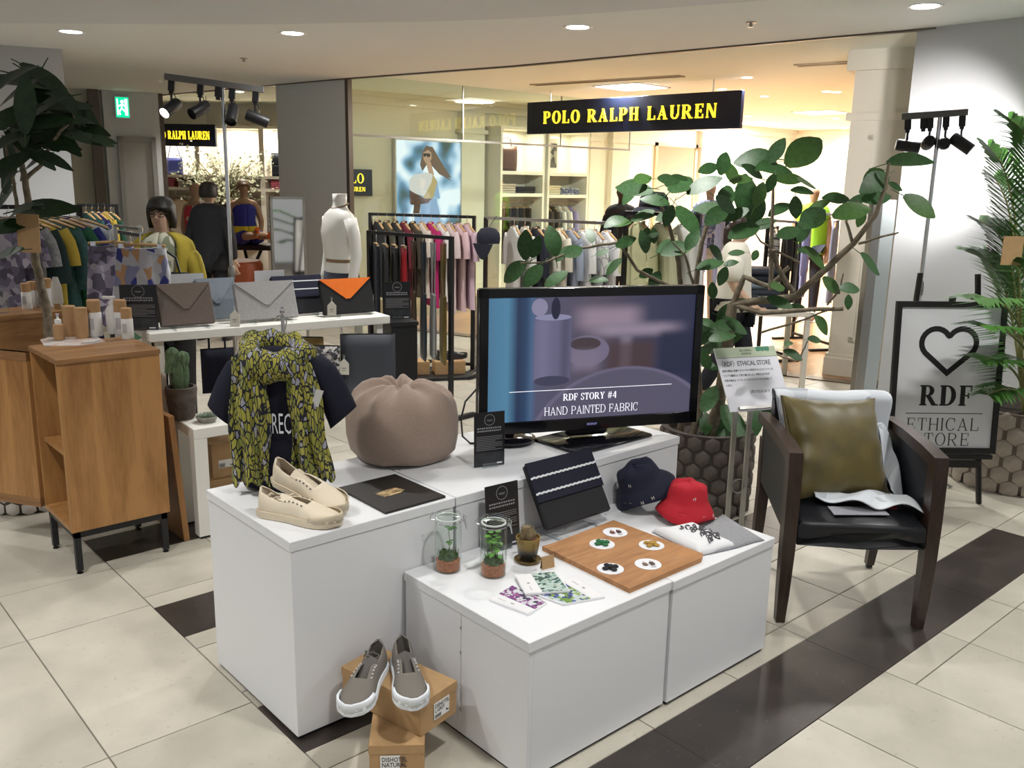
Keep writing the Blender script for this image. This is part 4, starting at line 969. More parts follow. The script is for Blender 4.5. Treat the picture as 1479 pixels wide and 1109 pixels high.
obj('housing', G().box((x0, .012, z0), (x1, .05, z1), bev=.006).box((x0+.12, .05, z0+.08), (x1-.12, .085, z1-.1), bev=.01), BLACKM, t)
bz = .035
fr = G()
for a, b in (((x0, -.004, z1-bz), (x1, .014, z1)), ((x0, -.004, z0), (x1, .014, z0+bz*1.35)), ((x0, -.004, z0), (x0+bz, .014, z1)), ((x1-bz, -.004, z0), (x1, .014, z1))): fr.box(a, b, bev=.002)
obj('bezel', fr, TVB, t)
def screen():
    m = bpy.data.materials.new('tv_screen_film_still'); m.use_nodes = True; nt = m.node_tree; b = nt.nodes['Principled BSDF']; b.inputs['Roughness'].default_value = .25; b.inputs['Base Color'].default_value = (.01, .01, .012, 1)
    tc = nt.nodes.new('ShaderNodeTexCoord'); sp_ = nt.nodes.new('ShaderNodeSeparateXYZ'); nt.links.new(tc.outputs['Object'], sp_.inputs[0])
    def N(t_): return nt.nodes.new(t_)
    def mrange(src, a, b_): 
        k = N('ShaderNodeMapRange'); k.inputs[1].default_value = a; k.inputs[2].default_value = b_; nt.links.new(src, k.inputs[0]); k.interpolation_type = 'SMOOTHSTEP'; return k.outputs[0]
    U = N('ShaderNodeMapRange'); U.inputs[1].default_value = x0; U.inputs[2].default_value = x1; nt.links.new(sp_.outputs['X'], U.inputs[0])
    V = N('ShaderNodeMapRange'); V.inputs[1].default_value = z0; V.inputs[2].default_value = z1; nt.links.new(sp_.outputs['Z'], V.inputs[0])
    u, v = U.outputs[0], V.outputs[0]
    def mul(a, b_):
        k = N('ShaderNodeMath'); k.operation = 'MULTIPLY'; nt.links.new(a, k.inputs[0]); nt.links.new(b_, k.inputs[1]); return k.outputs[0]
    def sub1(a):
        k = N('ShaderNodeMath'); k.operation = 'SUBTRACT'; k.inputs[0].default_value = 1; nt.links.new(a, k.inputs[1]); return k.outputs[0]
    def box_(a, b_, c_, d_, s1=.02, s2=.02):
        return mul(mul(mrange(u, a-s1, a+s1), sub1(mrange(u, b_-s1, b_+s1))), mul(mrange(v, c_-s2, c_+s2), sub1(mrange(v, d_-s2, d_+s2))))
    def ellm(cx, cy, rx, ry, e0=.9, e1=1.05):
        def sq(s_, c0, r0):
            k = N('ShaderNodeMath'); k.operation = 'SUBTRACT'; nt.links.new(s_, k.inputs[0]); k.inputs[1].default_value = c0
            k2 = N('ShaderNodeMath'); k2.operation = 'DIVIDE'; nt.links.new(k.outputs[0], k2.inputs[0]); k2.inputs[1].default_value = r0
            return mul(k2.outputs[0], k2.outputs[0])
        ad = N('ShaderNodeMath'); nt.links.new(sq(u, cx, rx), ad.inputs[0]); nt.links.new(sq(v, cy, ry), ad.inputs[1]); return sub1(mrange(ad.outputs[0], e0, e1))
    rmp = N('ShaderNodeValToRGB'); el = rmp.color_ramp.elements
    st_ = [(.04, (.085, .22, .36)), (.12, (.10, .27, .43)), (.165, (.025, .04, .10)), (.2, (.03, .07, .15)), (.225, (.08, .15, .28)), (.25, (.10, .10, .17)), (.5, (.11, .09, .13)), (.75, (.05, .05, .10)), (1, (.025, .03, .075))]
    while len(el) < len(st_): el.new(.5)
    for i, (p_, c_) in enumerate(st_): el[i].position = p_; el[i].color = (*c_, 1)
    nt.links.new(u, rmp.inputs[0]); cur = rmp.outputs[0]
    def over(mask, col, k_=1.):
        nonlocal cur
        mm = N('ShaderNodeMath'); mm.operation = 'MULTIPLY'; mm.inputs[1].default_value = k_; nt.links.new(mask, mm.inputs[0])
        x = N('ShaderNodeMix'); x.data_type = 'RGBA'; nt.links.new(mm.outputs[0], x.inputs[0]); nt.links.new(cur, x.inputs[6]); x.inputs[7].default_value = (*col, 1); cur = x.outputs[2]
    over(box_(.43, .7, .72, .86, .06, .05), (.34, .26, .34)); over(box_(.5, .88, .66, .74, .08, .04), (.33, .27, .36)); over(box_(.62, .67, .42, .66, .02, .04), (.28, .24, .33))
    over(box_(.56, .78, .38, .62, .03, .05), (.08, .045, .045), .8); over(box_(.8, 1.05, .36, .68, .03, .04), (.02, .025, .06), .9)
    over(ellm(.47, .56, .10, .11), (.20, .17, .26)); over(ellm(.46, .61, .07, .045), (.07, .05, .06)); over(box_(.40, .52, .42, .56, .03, .04), (.24, .2, .29), .8)
    over(ellm(.66, -.22, .47, .66, .97, 1.02), (.17, .15, .24)); over(ellm(.66, -.24, .45, .66, .97, 1.03), (.115, .105, .165))
    over(box_(.235, .395, .36, .80, .004, .012), (.16, .15, .26)); over(box_(.245, .30, .36, .78, .03, .02), (.20, .19, .32)); over(box_(.35, .39, .36, .8, .02, .02), (.10, .095, .17)); over(ellm(.315, .36, .08, .035), (.06, .06, .11)); over(ellm(.315, .80, .08, .022), (.30, .30, .46))
    over(ellm(.255, .87, .035, .06), (.30, .28, .42)); over(ellm(.325, .86, .02, .075), (.02, .02, .05))
    nt.links.new(cur, b.inputs['Emission Color']); b.inputs['Emission Strength'].default_value = .72; return m
s_ = obj('screen', G().box((x0+bz*.9, .004, z0+bz*1.2), (x1-bz*.9, .012, z1-bz*.9)), screen(), t, smooth=False)
sw, sh = x1-x0, z1-z0; MS = T(x0, .0035, z0) @ UPR
WT = mat('caption_white', (.8, .8, .85), .5, emit=(.85, .86, .95), es=.75)
g = serif('RDF STORY #4', sh*.048, MS @ T(sw*.49, sh*.215, 0), s=.2, h=.07, f=.05, track=.08, wide=.9)
serif('HAND PAINTED FABRIC', sh*.058, MS @ T(sw*.50, sh*.115, 0), s=.1, h=.05, f=.05, track=.1, g=g, wide=.82)
g.box((sw*.13, sh*.292, 0), (sw*.87, sh*.296, .0005), M=MS)
obj('caption', g, WT, s_, smooth=False)
obj('maker_mark', text('SONY', .0125, T((x0+x1)/2+.0, -.0045, z0+.018) @ UPR, bold=.02, wide=1.3), mat('mark_blue', (.2, .22, .4), .4, emit=(.25, .25, .6), es=.5), t, smooth=False)
Mloc = RZ(-tz)
obj('neck', G().box((-.09, .03, .02), (.09, .07, z0+.1), bev=.01), TVB, t)
Bc = gz(870, 640, HT); 
bx0, bx1, by0, by1 = 2.365, 2.80, 2.262, 2.52
cb = Vector(((bx0+bx1)/2-tvc.x, (by0+by1)/2-tvc.y, 0))
Mb = RZ(-tz) @ T(cb.x, cb.y, 0)
obj('stand_base', G().box((-(bx1-bx0)/2, -(by1-by0)/2, 0), ((bx1-bx0)/2, (by1-by0)/2, .014), M=Mb, bev=.005), TVB, t)
p = gz(757, 640, HT); d_ = thing('disc_player', 'low round glossy black player under the television corner', 'media player', (p.x-.035, p.y+.05, HT))
obj('dish', G().lathe([(0, 0), (.07, 0), (.10, .012), (.105, .022), (.09, .03), (.03, .034), (0, .034)], 28, cap=False), TVB, d_)
obj('foot', G().lathe([(.02, .034), (.018, .06), (0, .062)], 14, cap=False), TVB, d_)
cb0 = [gd(690, 560, 3.6), gd(672, 580, 3.5), gd(666, 605, 3.45), gd(668, 630, 3.4)]; e0 = gz(679, 640, HT+.004); e1 = gz(705, 640, HT+.004); 
tag(obj('power_cable', G().tube([gd(700, 540, 3.62)]+cb0+[e0, e1], .004, 6), BLACKM), 'black cable hanging behind the pouf from the television', 'cable')
# ================================================================ armchair
CF = Vector((2.927, 1.688, 0)); CR_ = Vector((3.294, 1.320, 0)); cmid = (CF+CR_)/2; crz = math.atan2(CR_.y-CF.y, CR_.x-CF.x)
WEN = wood('wenge', (.018, .010, .007), (.045, .024, .016), 5, .35); LEA = mat('black_leather', (.010, .011, .014), .38, bump=.08, bscale=250)
t = thing('armchair', 'dark wood armchair with black leather seat beside the low plinth', 'chair', (cmid.x, cmid.y, 0), crz)
for s_ in (-1, 1):
    x = s_*.262
    rr = []
    for z, y, w, d in [(0, .012, .017, .02), (.12, .004, .021, .025), (.3, -.004, .024, .03), (.45, -.004, .025, .032), (.60, .0, .025, .032), (.675, .008, .025, .032)]:
        rr.append([(x-w, y-d, z), (x+w, y-d, z), (x+w, y+d, z), (x-w, y+d, z)])
    obj('leg', G().rings(rr), WEN, t, ang=30)
    rr = []
    for z, y, w, d in [(.018, .56, .016, .018), (.2, .52, .020, .024), (.38, .49, .022, .03), (.6, .50, .022, .03)]:
        rr.append([(x*.97-w, y-d, z), (x*.97+w, y-d, z), (x*.97+w, y+d, z), (x*.97-w, y+d, z)])
    obj('leg', G().rings(rr), WEN, t, ang=30)
    obj('castor', G().tube([(x*.97-.012, .56, .012), (x*.97+.012, .56, .012)], .012, 12), BLACKM, t)
    obj('armrest', G().rings([[(x-.026, -.028, .640), (x+.026, -.028, .640), (x+.026, -.022, .690), (x-.026, -.022, .690)], [(x-.026, .10, .655), (x+.026, .10, .655), (x+.026, .11, .702), (x-.026, .11, .702)], [(x-.024, .32, .665), (x+.024, .32, .665), (x+.024, .32, .708), (x-.024, .32, .708)], [(x-.022, .55, .66), (x+.022, .55, .66), (x+.022, .55, .70), (x-.022, .55, .70)]]), WEN, t, ang=30)
    obj('side_panel', G().rings([[(x-.012, .02, .36), (x+.012, .02, .36), (x+.012, .02, .65), (x-.012, .02, .65)], [(x-.012, .30, .40), (x+.012, .30, .40), (x+.012, .30, .66), (x-.012, .30, .66)], [(x-.012, .5, .42), (x+.012, .5, .42), (x+.012, .5, .66), (x-.012, .5, .66)]]), LEA, t, ang=30)
rr = []
for y, w, z0, z1 in [(-.055, .12, .375, .405), (-.05, .20, .345, .420), (-.035, .234, .335, .432), (.1, .237, .335, .44), (.3, .237, .34, .432), (.48, .23, .345, .425)]:
    rr.append([(-w, y+.04*(1 if abs(y+.05) < .01 else 0), z0), (0, y-.02, z0), (w, y+.04*(1 if abs(y+.05) < .01 else 0), z0), (w*1.0, y, z0+.3*(z1-z0)), (w*1.0, y, z1-.02), (w*.93, y, z1), (0, y-.02, z1+.008), (-w*.93, y, z1), (-w, y, z1-.02), (-w, y, z0+.3*(z1-z0))])
obj('seat', G().rings(rr), LEA, t, ang=50)
rr = []
for z, y in [(.42, .46), (.55, .478), (.68, .50), (.745, .513), (.765, .52)]:
    c_ = .03 if z < .755 else .02
    rr.append([(-.235, y-c_, z), (-.12, y-c_+.018, z), (0, y-c_+.024, z), (.12, y-c_+.018, z), (.235, y-c_, z), (.235, y+c_, z), (0, y+c_+.03, z), (-.235, y+c_, z)])
obj('backrest', G().rings(rr), LEA, t, ang=50)
MC = T(cmid.x, cmid.y, 0) @ RZ(crz)
# throw blanket over the back
def blanket_mat():
    return pattern('grey_camo_throw', [(.56, .59, .63), (.50, .53, .57), (.58, .61, .65), (.34, .36, .39), (.60, .63, .66), (.42, .45, .48)], 7.5, distort=.5, rough=.9)
BL_ = blanket_mat()
th = thing('throw_blanket', 'pale grey patterned throw draped over the armchair back', 'blanket', (cmid.x, cmid.y, .0), crz)
def fn(u, v):
    x = -.232+.464*u
    if v < .22:      # back side
        k = v/.22; y = .585-.02*k; z = .50+.285*k
    elif v < .34:
        k = (v-.22)/.12; a = math.pi*(k); y = .53+.045*math.cos(a); z = .785+.022*math.sin(a)
    else:
        k = (v-.34)/.66; y = .483-.07*k-.05*k*k*u; z = .785-.325*k
        x -= .03*k*(u-.5)
    x += .006*math.sin(14*v+3*u); y -= .010*math.sin(11*u+2*v)*(max(0, v-.3)+.15); z += .004*math.sin(9*u)
    return (x, y-.004 if v < .28 else y-.022, z)
obj('draped_sheet', G().grid(fn, 44, 50, thick=.004), BL_, th, ang=100)
def fn2(u, v):   # tail lying on the seat, right front
    x = -.14+.365*u; y = .17-.13*v*(.55+.75*u)+.015*math.sin(9*u+1); z = .474+.016*math.sin(13*u+3*v)*(.4+.6*v)+.01*(1-v)*math.sin(3*u); return (x, y, z)
obj('seat_fold', G().grid(fn2, 40, 16, thick=.004), BL_, th, ang=100)
def fn3(u, v):   # hanging fold over the right arm side
    a = v*1.0; return (.172+.055*u, .43-.24*v-.02*u, .69-.22*v+.02*math.sin(8*v+u*4)-.03*u)
obj('arm_fold', G().grid(fn3, 12, 24, thick=.004), BL_, th, ang=100)
# red-and-grey printed cloth on the seat
cl = thing('printed_cloth', 'thin black cloth with grey patch and red corner on the chair seat', 'cloth', (cmid.x, cmid.y, 0), crz)
obj('sheet', G().grid(lambda u, v: (-.1+.21*u, -.01+.09*v+.02*u, .4515), 14, 6, thick=.002), mat('cloth_grey', (.25, .25, .28), .9, noise=.2, nscale=200), cl)
obj('red_corner', G().grid(lambda u, v: (.115+.05*u, .075+.03*v, .4545), 6, 4, thick=.002), mat('cloth_red', (.5, .03, .03), .8), cl)
# olive velvet cushion leaning on the back
cu = thing('cushion', 'olive gold velvet cushion leaning on the armchair back', 'cushion', (cmid.x, cmid.y, 0), crz)
def cush(S_, D_, n=26):
    g = G()
    for sd in (-1, 1):
        def fn(u, v, sd=sd):
            a, b = 2*u-1, 2*v-1
            pin = 1-.10*(1-abs(a)**2.2)*abs(b)**3-.0; pin2 = 1-.10*(1-abs(b)**2.2)*abs(a)**3
            k = ((1-abs(a)**2.4)*(1-abs(b)**2.4))**.55
            wr = .010*math.sin(a*13+b*3)*abs(b)**3*(1-abs(a))+.012*math.sin(b*11+a*2)*abs(a)**3*(1-abs(b))
            x = a*S_/2*pin2 if sd < 0 else -a*S_/2*pin2
            return (x, sd*(D_/2*k+wr*k**.3), b*S_/2*pin)
        g.grid(fn, n, n)
    return g
CB = Vector((-.012, .185, .455)); MCU = T(CB.x, CB.y, CB.z) @ RZ(.30) @ RX(-.52) @ RY(R(4)) @ T(0, 0, .2)
g = cush(.43, .15); g2 = G().add(g.v, g.f, MCU)
obj('cover', g2, mat('olive_velvet', (.10, .075, .016), .42, noise=.25, nscale=12, sheen=.25, bump=.05, bscale=300), cu, ang=120)
g = G().tube([MCU @ Vector((x*.21, -.0, z*.21)) for x, z in [(-1, -1), (-.98, -.5), (-.955, 0), (-.98, .5), (-1, 1)]], .006, 6)
obj('piping', g, mat('olive_velvet_piping', (.07, .05, .012), .5), cu)
# ================================================================ rubber tree in the scale-pattern planter
HEX = mat('scale_planter', (.105, .085, .072), .6, noise=.25, nscale=30); HEXL = mat('scale_planter_pale', (.40, .345, .29), .6, noise=.15, nscale=20)
def planter(label, c, r0, r1, h, m, grout, group, rows, cols, soil_z=.05):
    t = thing('planter', label, 'planter', (c[0], c[1], 0), group=group)
    prof = [(0, 0), (r0*.93, 0), (r0*.97, .02)]
    rad = lambda z: (r0+(r1-r0)*(z/h)) + .03*r0*math.sin(math.pi*z/h)
    prof += [(rad(h*k/8), h*k/8) for k in range(1, 9)]+[(rad(h)-.025, h), (rad(h)-.03, h-.02), (rad(h)-.03, h-soil_z)]
    obj('pot_wall', G().lathe(prof, 40, cap=False), grout, t)
    # raised scales, one object each, sharing one mesh
    sz = 2*math.pi*((r0+r1)/2)/cols*.47
    hexg = G(); pts = [(sz*math.cos(math.pi/6+k*math.pi/3)*1.02, sz*math.sin(math.pi/6+k*math.pi/3)*1.05) for k in range(6)]
    vs = [(x, 0, z) for x, z in pts]+[(x*.78, -.009, z*.78) for x, z in pts]; fs = [tuple(range(6, 12))[::1]]+[(k, (k+1) % 6, 6+(k+1) % 6, 6+k) for k in range(6)]
    hexg.add(vs, fs); hm = mesh('scale', hexg, True, 60); hm.materials.append(m)
    to = Vector((-c[0], -c[1]))
    for i in range(rows):
        z = h*(i+.5)/rows
        for j in range(cols):
            a = 2*math.pi*(j+.5*(i % 2))/cols
            if Vector((math.cos(a), math.sin(a))).dot(to.normalized()) < -.15: continue
            o = bpy.data.objects.new('scale', hm); COL.objects.link(o); o.parent = t; r_ = rad(z)-.001
            o.location = (r_*math.cos(a), r_*math.sin(a), z); o.rotation_euler = (0, 0, a+math.pi/2)
    obj('rim', G().lathe([(rad(h)-.028, h-.006), (rad(h)+.004, h-.008), (rad(h)+.004, h+.004), (rad(h)-.028, h+.004)], 40, cap=False), grout, t)
    obj('soil', G().lathe([(0, h-soil_z+.01), (rad(h)-.03, h-soil_z)], 24, cap=False), mat('potting_soil', (.03, .022, .016), .95, noise=.5, nscale=80), t)
    return t
PC = Vector((3.76, 2.68, 0))
planter('dark brown scale-textured round planter holding the rubber tree', PC, .225, .235, .43, HEX, mat('scale_grout_dark', (.05, .04, .033), .7), None, 6, 17)
PRc = Vector((5.53, 1.80, 0))
planter('pale brown scale-textured round planter holding the palm', PRc, .33, .36, .46, HEXL, mat('scale_grout', (.16, .125, .10), .7), None, 6, 20)
BARK = mat('grey_bark', (.20, .165, .115), .9, noise=.3, nscale=40, bump=.4, bscale=60)
RL = mat('rubber_leaf', (.036, .10, .028), .45, noise=.3, nscale=9); RLB = mat('rubber_leaf_light', (.06, .14, .03), .4, noise=.2, nscale=9)
def P_(x, y, d): return gd(x, y, d)
tree = thing('rubber_tree', 'tall branching rubber tree with glossy oval leaves behind the television', 'plant', (PC.x, PC.y, .38))
TO = Vector((PC.x, PC.y, .38))
def branch(pts, r0, r1, parent=tree, off=TO, m=BARK, nm='branch', jit=.006):
    P = [Vector(p)-off for p in pts]; Q = []
    for a, b in zip(P, P[1:]):
        for k in range(4): Q.append(a.lerp(b, k/4)+Vector(((random.random()-.5)*jit, (random.random()-.5)*jit, (random.random()-.5)*jit))*(1 if k else .2))
    Q.append(P[-1]); n = len(Q); return obj(nm, G().tube(Q, [r0+(r1-r0)*i/(n-1) for i in range(n)], 8), m, parent, ang=80)
D = 4.62
b0 = Vector((PC.x, PC.y, .37))
t1, t2 = P_(1050, 500, D-.05), P_(1058, 440, D-.05)
branch([b0, P_(1037, 590, 4.6), t1, t2], .034, .026, nm='trunk')
branch([Vector((PC.x-.07, PC.y+.05, .37)), P_(1012, 590, 4.62), P_(1005, 500, 4.6), P_(1004, 420, 4.55), P_(1012, 360, 4.5), P_(1022, 320, 4.5)], .022, .010, nm='trunk')
branch([Vector((PC.x-.1, PC.y+.1, .37)), P_(990, 560, 4.62), P_(985, 440, 4.6), P_(980, 380, 4.5), P_(968, 330, 4.45), P_(948, 280, 4.4)], .018, .007, nm='trunk')
branch([t2, P_(1150, 428, 4.55), P_(1185, 395, 4.5), P_(1232, 352, 4.45), P_(1265, 310, 4.4), P_(1280, 270, 4.4), P_(1284, 235, 4.4)], .020, .006)
branch([t2, P_(1075, 400, 4.55), P_(1112, 415, 4.5), P_(1140, 385, 4.5)], .016, .010)
branch([P_(1058, 450, 4.57), P_(1062, 400, 4.5), P_(1113, 418, 4.45), P_(1115, 330, 4.4), P_(1117, 255, 4.4)][2:], .012, .006)
branch([P_(1145, 420, 4.5), P_(1122, 385, 4.45), P_(1118, 360, 4.4)], .014, .011)
branch([P_(1232, 352, 4.45), P_(1222, 320, 4.42), P_(1240, 290, 4.4)], .008, .004)
branch([t2, P_(1100, 452, 4.5), P_(1160, 448, 4.4), P_(1218, 446, 4.35)], .013, .009)
branch([P_(1100, 480, 4.5), P_(1160, 462, 4.4), P_(1205, 444, 4.35)], .006, .004)
branch([P_(1005, 440, 4.58), P_(960, 410, 4.45), P_(920, 390, 4.4), P_(893, 350, 4.35), P_(840, 358, 4.3), P_(790, 378, 4.25), P_(752, 380, 4.2)], .010, .004)
branch([P_(1180, 400, 4.5), P_(1240, 352, 4.42), P_(1290, 338, 4.4), P_(1298, 336, 4.4)][1:], .006, .003)
branch([P_(1110, 508, 4.55), P_(1152, 522, 4.4), P_(1160, 505, 4.4), P_(1167, 492, 4.4)], .005, .003)
branch([P_(1004, 420, 4.55), P_(990, 370, 4.4), P_(972, 350, 4.4)], .008, .004)
branch([P_(1195, 440, 4.4), P_(1215, 415, 4.35), P_(1218, 395, 4.3)], .005, .003)
branch([P_(1155, 380, 4.45), P_(1100, 350, 4.4), P_(1090, 335, 4.38)], .006, .003)
LM = [mesh('leaf', leaf_mesh(1., .52, c_, f_, 7, .38)) for c_, f_ in ((.12, .10), (.25, .18), (.05, .05))]
LM2 = [m_.copy() for m_ in LM]
for m_ in LM: m_.materials.append(RL)
for m_ in LM2: m_.materials.append(RLB)
def add_leaf(parent, off, px, py, ang, lpx, d, meshes, fat=1.):
    """leaf centred on a pixel, tip towards ang degrees (ccw from right), facing roughly the viewer"""
    L = lpx/FPX*d*1.14; c = gd(px, py, d)
    a = R(ang); ax = RT*math.cos(a)+UP*math.sin(a); tilt = random.uniform(-.55, .55)
    ax = (ax*math.cos(tilt)+FW*math.sin(tilt)).normalized(); L = L/max(.6, math.cos(tilt))
    nrm = (-FW*.75+Vector((0, 0, 1))*random.uniform(.2, .9)+RT*random.uniform(-.35, .35)); nrm = (nrm-ax*nrm.dot(ax)).normalized(); yv = nrm.cross(ax)
    o = bpy.data.objects.new('leaf', random.choice(meshes)); COL.objects.link(o); o.parent = parent
    M = Matrix((ax, yv, nrm)).transposed().to_4x4(); M = Matrix.Translation(c-ax*L*.5-off) @ M @ Matrix.Diagonal((L, L*fat, L, 1)); o.matrix_local = M
    return c-ax*L*.5
ZA = [(745, 115, 60, 95), (510, 170, 70, 100), (440, 195, 200, 80), (650, 150, 175, 150), (870, 115, 40, 190), (150, 240, 20, 80), (110, 285, 165, 140), (90, 310, 230, 90), (265, 245, 0, 90), (320, 260, 40, 130), (420, 265, 25, 130), (545, 215, 100, 90), (640, 205, 150, 90), (745, 195, 0, 100), (610, 320, 100, 150), (670, 310, 70, 90), (800, 240, 0, 110), (880, 260, -10, 90), (860, 290, 0, 80), (520, 320, 250, 100), (440, 370, 180, 110), (520, 355, 330, 100), (655, 390, 250, 110), (760, 370, 200, 90), (830, 370, 280, 80), (910, 410, 40, 140), (690, 440, 20, 80), (600, 470, 200, 130), (155, 400, 20, 80), (255, 405, 200, 90), (350, 420, -60, 130), (40, 430, 10, 90), (75, 525, 30, 70), (160, 510, 260, 80), (200, 495, 280, 60), (290, 550, 20, 110), (240, 540, 220, 70), (370, 510, 60, 90), (480, 570, -30, 80), (540, 615, 20, 50), (505, 675, 250, 75), (565, 570, 180, 60), (165, 660, 30, 65), (205, 690, 60, 85), (20, 620, 210, 70), (920, 590, -35, 120), (1165, 620, -35, 115), (760, 790, -20, 100), (830, 810, 10, 55), (990, 715, -40, 90), (1075, 725, 10, 90), (1065, 790, 270, 55), (950, 890, -45, 90), (1340, 150, 10, 150), (1385, 360, -35, 130), (1180, 215, 200, 80), (1275, 275, -20, 60), (1190, 325, 10, 110), (1080, 380, 20, 140), (1010, 325, 175, 100), (1190, 250, 210, 120), (750, 720, 0, 70), (650, 580, 240, 45), (590, 790, 20, 70), (520, 850, 60, 120), (440, 880, 150, 80), (500, 940, 20, 100), (450, 970, 250, 80), (430, 1050, 300, 80), (820, 1020, -20, 75), (800, 970, 30, 45), (915, 955, 0, 60), (570, 930, 70, 70), (420, 1010, 190, 60), (700, 180, 200, 90), (590, 240, 20, 100), (480, 400, 40, 120), (560, 400, 200, 100), (930, 360, 200, 80), (720, 260, 250, 70), (800, 480, 20, 100), (860, 470, 250, 90), (880, 560, 170, 70), (1100, 340, 40, 80), (1120, 420, 250, 60), (450, 620, 20, 110), (330, 560, 200, 70), (460, 740, 100, 60)]
for x, y, a, l in ZA: add_leaf(tree, TO, 880+x*.3245, 180+y*.3245, a, l*.3245, random.uniform(4.1, 4.75), LM2 if random.random() < .22 else LM, 1.1)
ZB_ = [(265, 920, 90, 120), (315, 930, 70, 90), (400, 900, 100, 130), (580, 870, 100, 75), (500, 950, 30, 95), (450, 960, 210, 95), (640, 955, 20, 60), (750, 905, 20, 80), (845, 905, 100, 90), (880, 880, 45, 70), (205, 1050, 210, 130), (300, 1070, 230, 120), (415, 1080, 40, 120), (620, 1085, 10, 75), (690, 1025, 220, 90), (830, 780, 20, 90), (960, 780, 250, 90), (900, 700, 160, 120), (780, 640, 170, 120), (700, 800, 200, 90), (1000, 610, 20, 110)]
for x, y, a, l in ZB_: add_leaf(tree, TO, 680+x*.2975, 80+y*.2975, a, l*.2975, random.uniform(4.05, 4.35), LM, 1.1)
for x, y, a, l in [(1035, 618, 250, 46), (1060, 610, 300, 52), (1012, 655, 265, 40), (1020, 525, 160, 34), (1025, 575, 60, 40), (1092, 600, 280, 40), (1055, 625, 200, 36), (1018, 480, 70, 34), (1045, 470, 20, 36), (1030, 500, 200, 40), (1062, 470, 330, 38), (1020, 610, 80, 30), (1100, 600, 240, 42)]: add_leaf(tree, TO, x, y, a, l, random.uniform(4.48, 4.62), LM)
# ================================================================ palm
palm = thing('areca_palm', 'feathery green palm in the pale scale planter by the wall', 'plant', (PRc.x, PRc.y, .41)); PO = Vector((PRc.x, PRc.y, .41))
PG = mat('palm_green', (.05, .15, .022), .45, noise=.3, nscale=5); PST = mat('palm_stem', (.20, .20, .06), .5)
def frond(pts, ln, droop=.3, n=30, flip=1):
    P = [Vector(p)-PO for p in pts]; Q = []
    N = 26
    for k in range(N+1):   # Catmull-like sampling
        f = k/N*(len(P)-1); i = min(int(f), len(P)-2); u = f-i
        p0, p1, p2, p3 = P[max(i-1, 0)], P[i], P[i+1], P[min(i+2, len(P)-1)]
        Q.append(.5*((2*p1)+(p2-p0)*u+(2*p0-5*p1+4*p2-p3)*u*u+(3*p1-p0-3*p2+p3)*u**3))
    f_ = obj('frond', (lambda g: g)(leaflets(Q, ln, droop, n)), PG, palm, ang=60)
    obj('rachis', G().tube(Q, [.008*(1-.8*k/N)+.0012 for k in range(N+1)], 6), PST, f_)
def leaflets(Q, ln, droop, n):
    g = G(); N = len(Q)-1
    for k in range(n):
        t_ = .28+.72*k/(n-1); f = t_*N; i = min(int(f), N-1); c = Q[i].lerp(Q[i+1], f-i); tan = (Q[min(i+2, N)]-Q[i]).normalized()
        side = tan.cross(Vector((0, 0, 1)));
        side = side.normalized() if side.length > .05 else RT.copy()
        L = ln*(.45+.55*math.sin(math.pi*min(1, .25+t_*.75)))*random.uniform(.85, 1.1)
        for s_ in (-1, 1):
            dr = (tan*.55+side*s_*.85+Vector((0, 0, .15))).normalized(); w = .014; wv = dr.cross(Vector((0, 0, 1))).normalized()*w
            a, b, e = c, c+dr*L*.5, c+dr*L+Vector((0, 0, -droop*L))
            g.add([a-wv*.4, a+wv*.4, b+wv, b-wv, e], [(0, 1, 2, 3), (3, 2, 4)])
    return g
for pts, ln, dr, n in [      # fronds that show over the framed sign arch out in front of it, the others stay behind the easel and lamps
    ([(1478, 595, 5.8), (1474, 440, 5.85), (1466, 320, 5.95), (1450, 245, 6.05), (1428, 212, 6.1)], .30, .25, 34),
    ([(1478, 595, 5.8), (1468, 500, 5.85), (1452, 420, 5.9), (1425, 375, 5.95), (1395, 362, 5.95)], .24, .15, 30),
    ([(1480, 598, 5.75), (1478, 560, 5.2), (1452, 525, 4.75), (1412, 518, 4.6)], .19, .25, 26),
    ([(1480, 596, 5.75), (1482, 500, 5.2), (1450, 440, 4.75), (1402, 432, 4.55)], .22, .28, 30),
    ([(1482, 595, 5.8), (1490, 420, 5.8), (1492, 280, 5.85), (1482, 200, 5.9), (1458, 172, 5.95)], .34, .25, 34),
    ([(1486, 595, 5.8), (1510, 430, 5.7), (1540, 330, 5.6), (1570, 280, 5.5)], .34, .3, 30),
    ([(1482, 598, 5.75), (1482, 575, 5.2), (1458, 560, 4.85), (1428, 570, 4.7)], .16, .3, 24),
    ([(1484, 598, 5.8), (1488, 545, 5.4), (1482, 520, 5.1), (1462, 525, 4.9)], .20, .3, 26),
    ([(1484, 595, 5.85), (1500, 500, 5.6), (1504, 420, 5.45), (1498, 380, 5.3)], .26, .25, 30),
    ([(1482, 596, 5.75), (1486, 520, 5.2), (1455, 480, 4.7), (1412, 470, 4.5)], .2, .25, 28),
    ([(1478, 596, 5.8), (1466, 420, 5.9), (1446, 345, 6.0), (1415, 318, 6.1)], .28, .2, 32),
    ([(1482, 596, 5.75), (1486, 470, 5.4), (1480, 400, 5.2), (1462, 378, 5.1)], .22, .2, 28),
    ([(1480, 595, 5.8), (1470, 400, 5.95), (1456, 300, 6.1), (1436, 255, 6.2)], .28, .25, 30)]:
    frond([gd(*p) for p in pts], ln*1.35, dr, n)
tg = gd(1462, 362, 5.08); tag(obj('plant_tag', G().box((-.05, -.002, -.07), (.05, .002, .07), M=RZ(RF)), KRAFT, loc=tuple(tg)), 'blank kraft tag hanging in the palm fronds', 'tag')
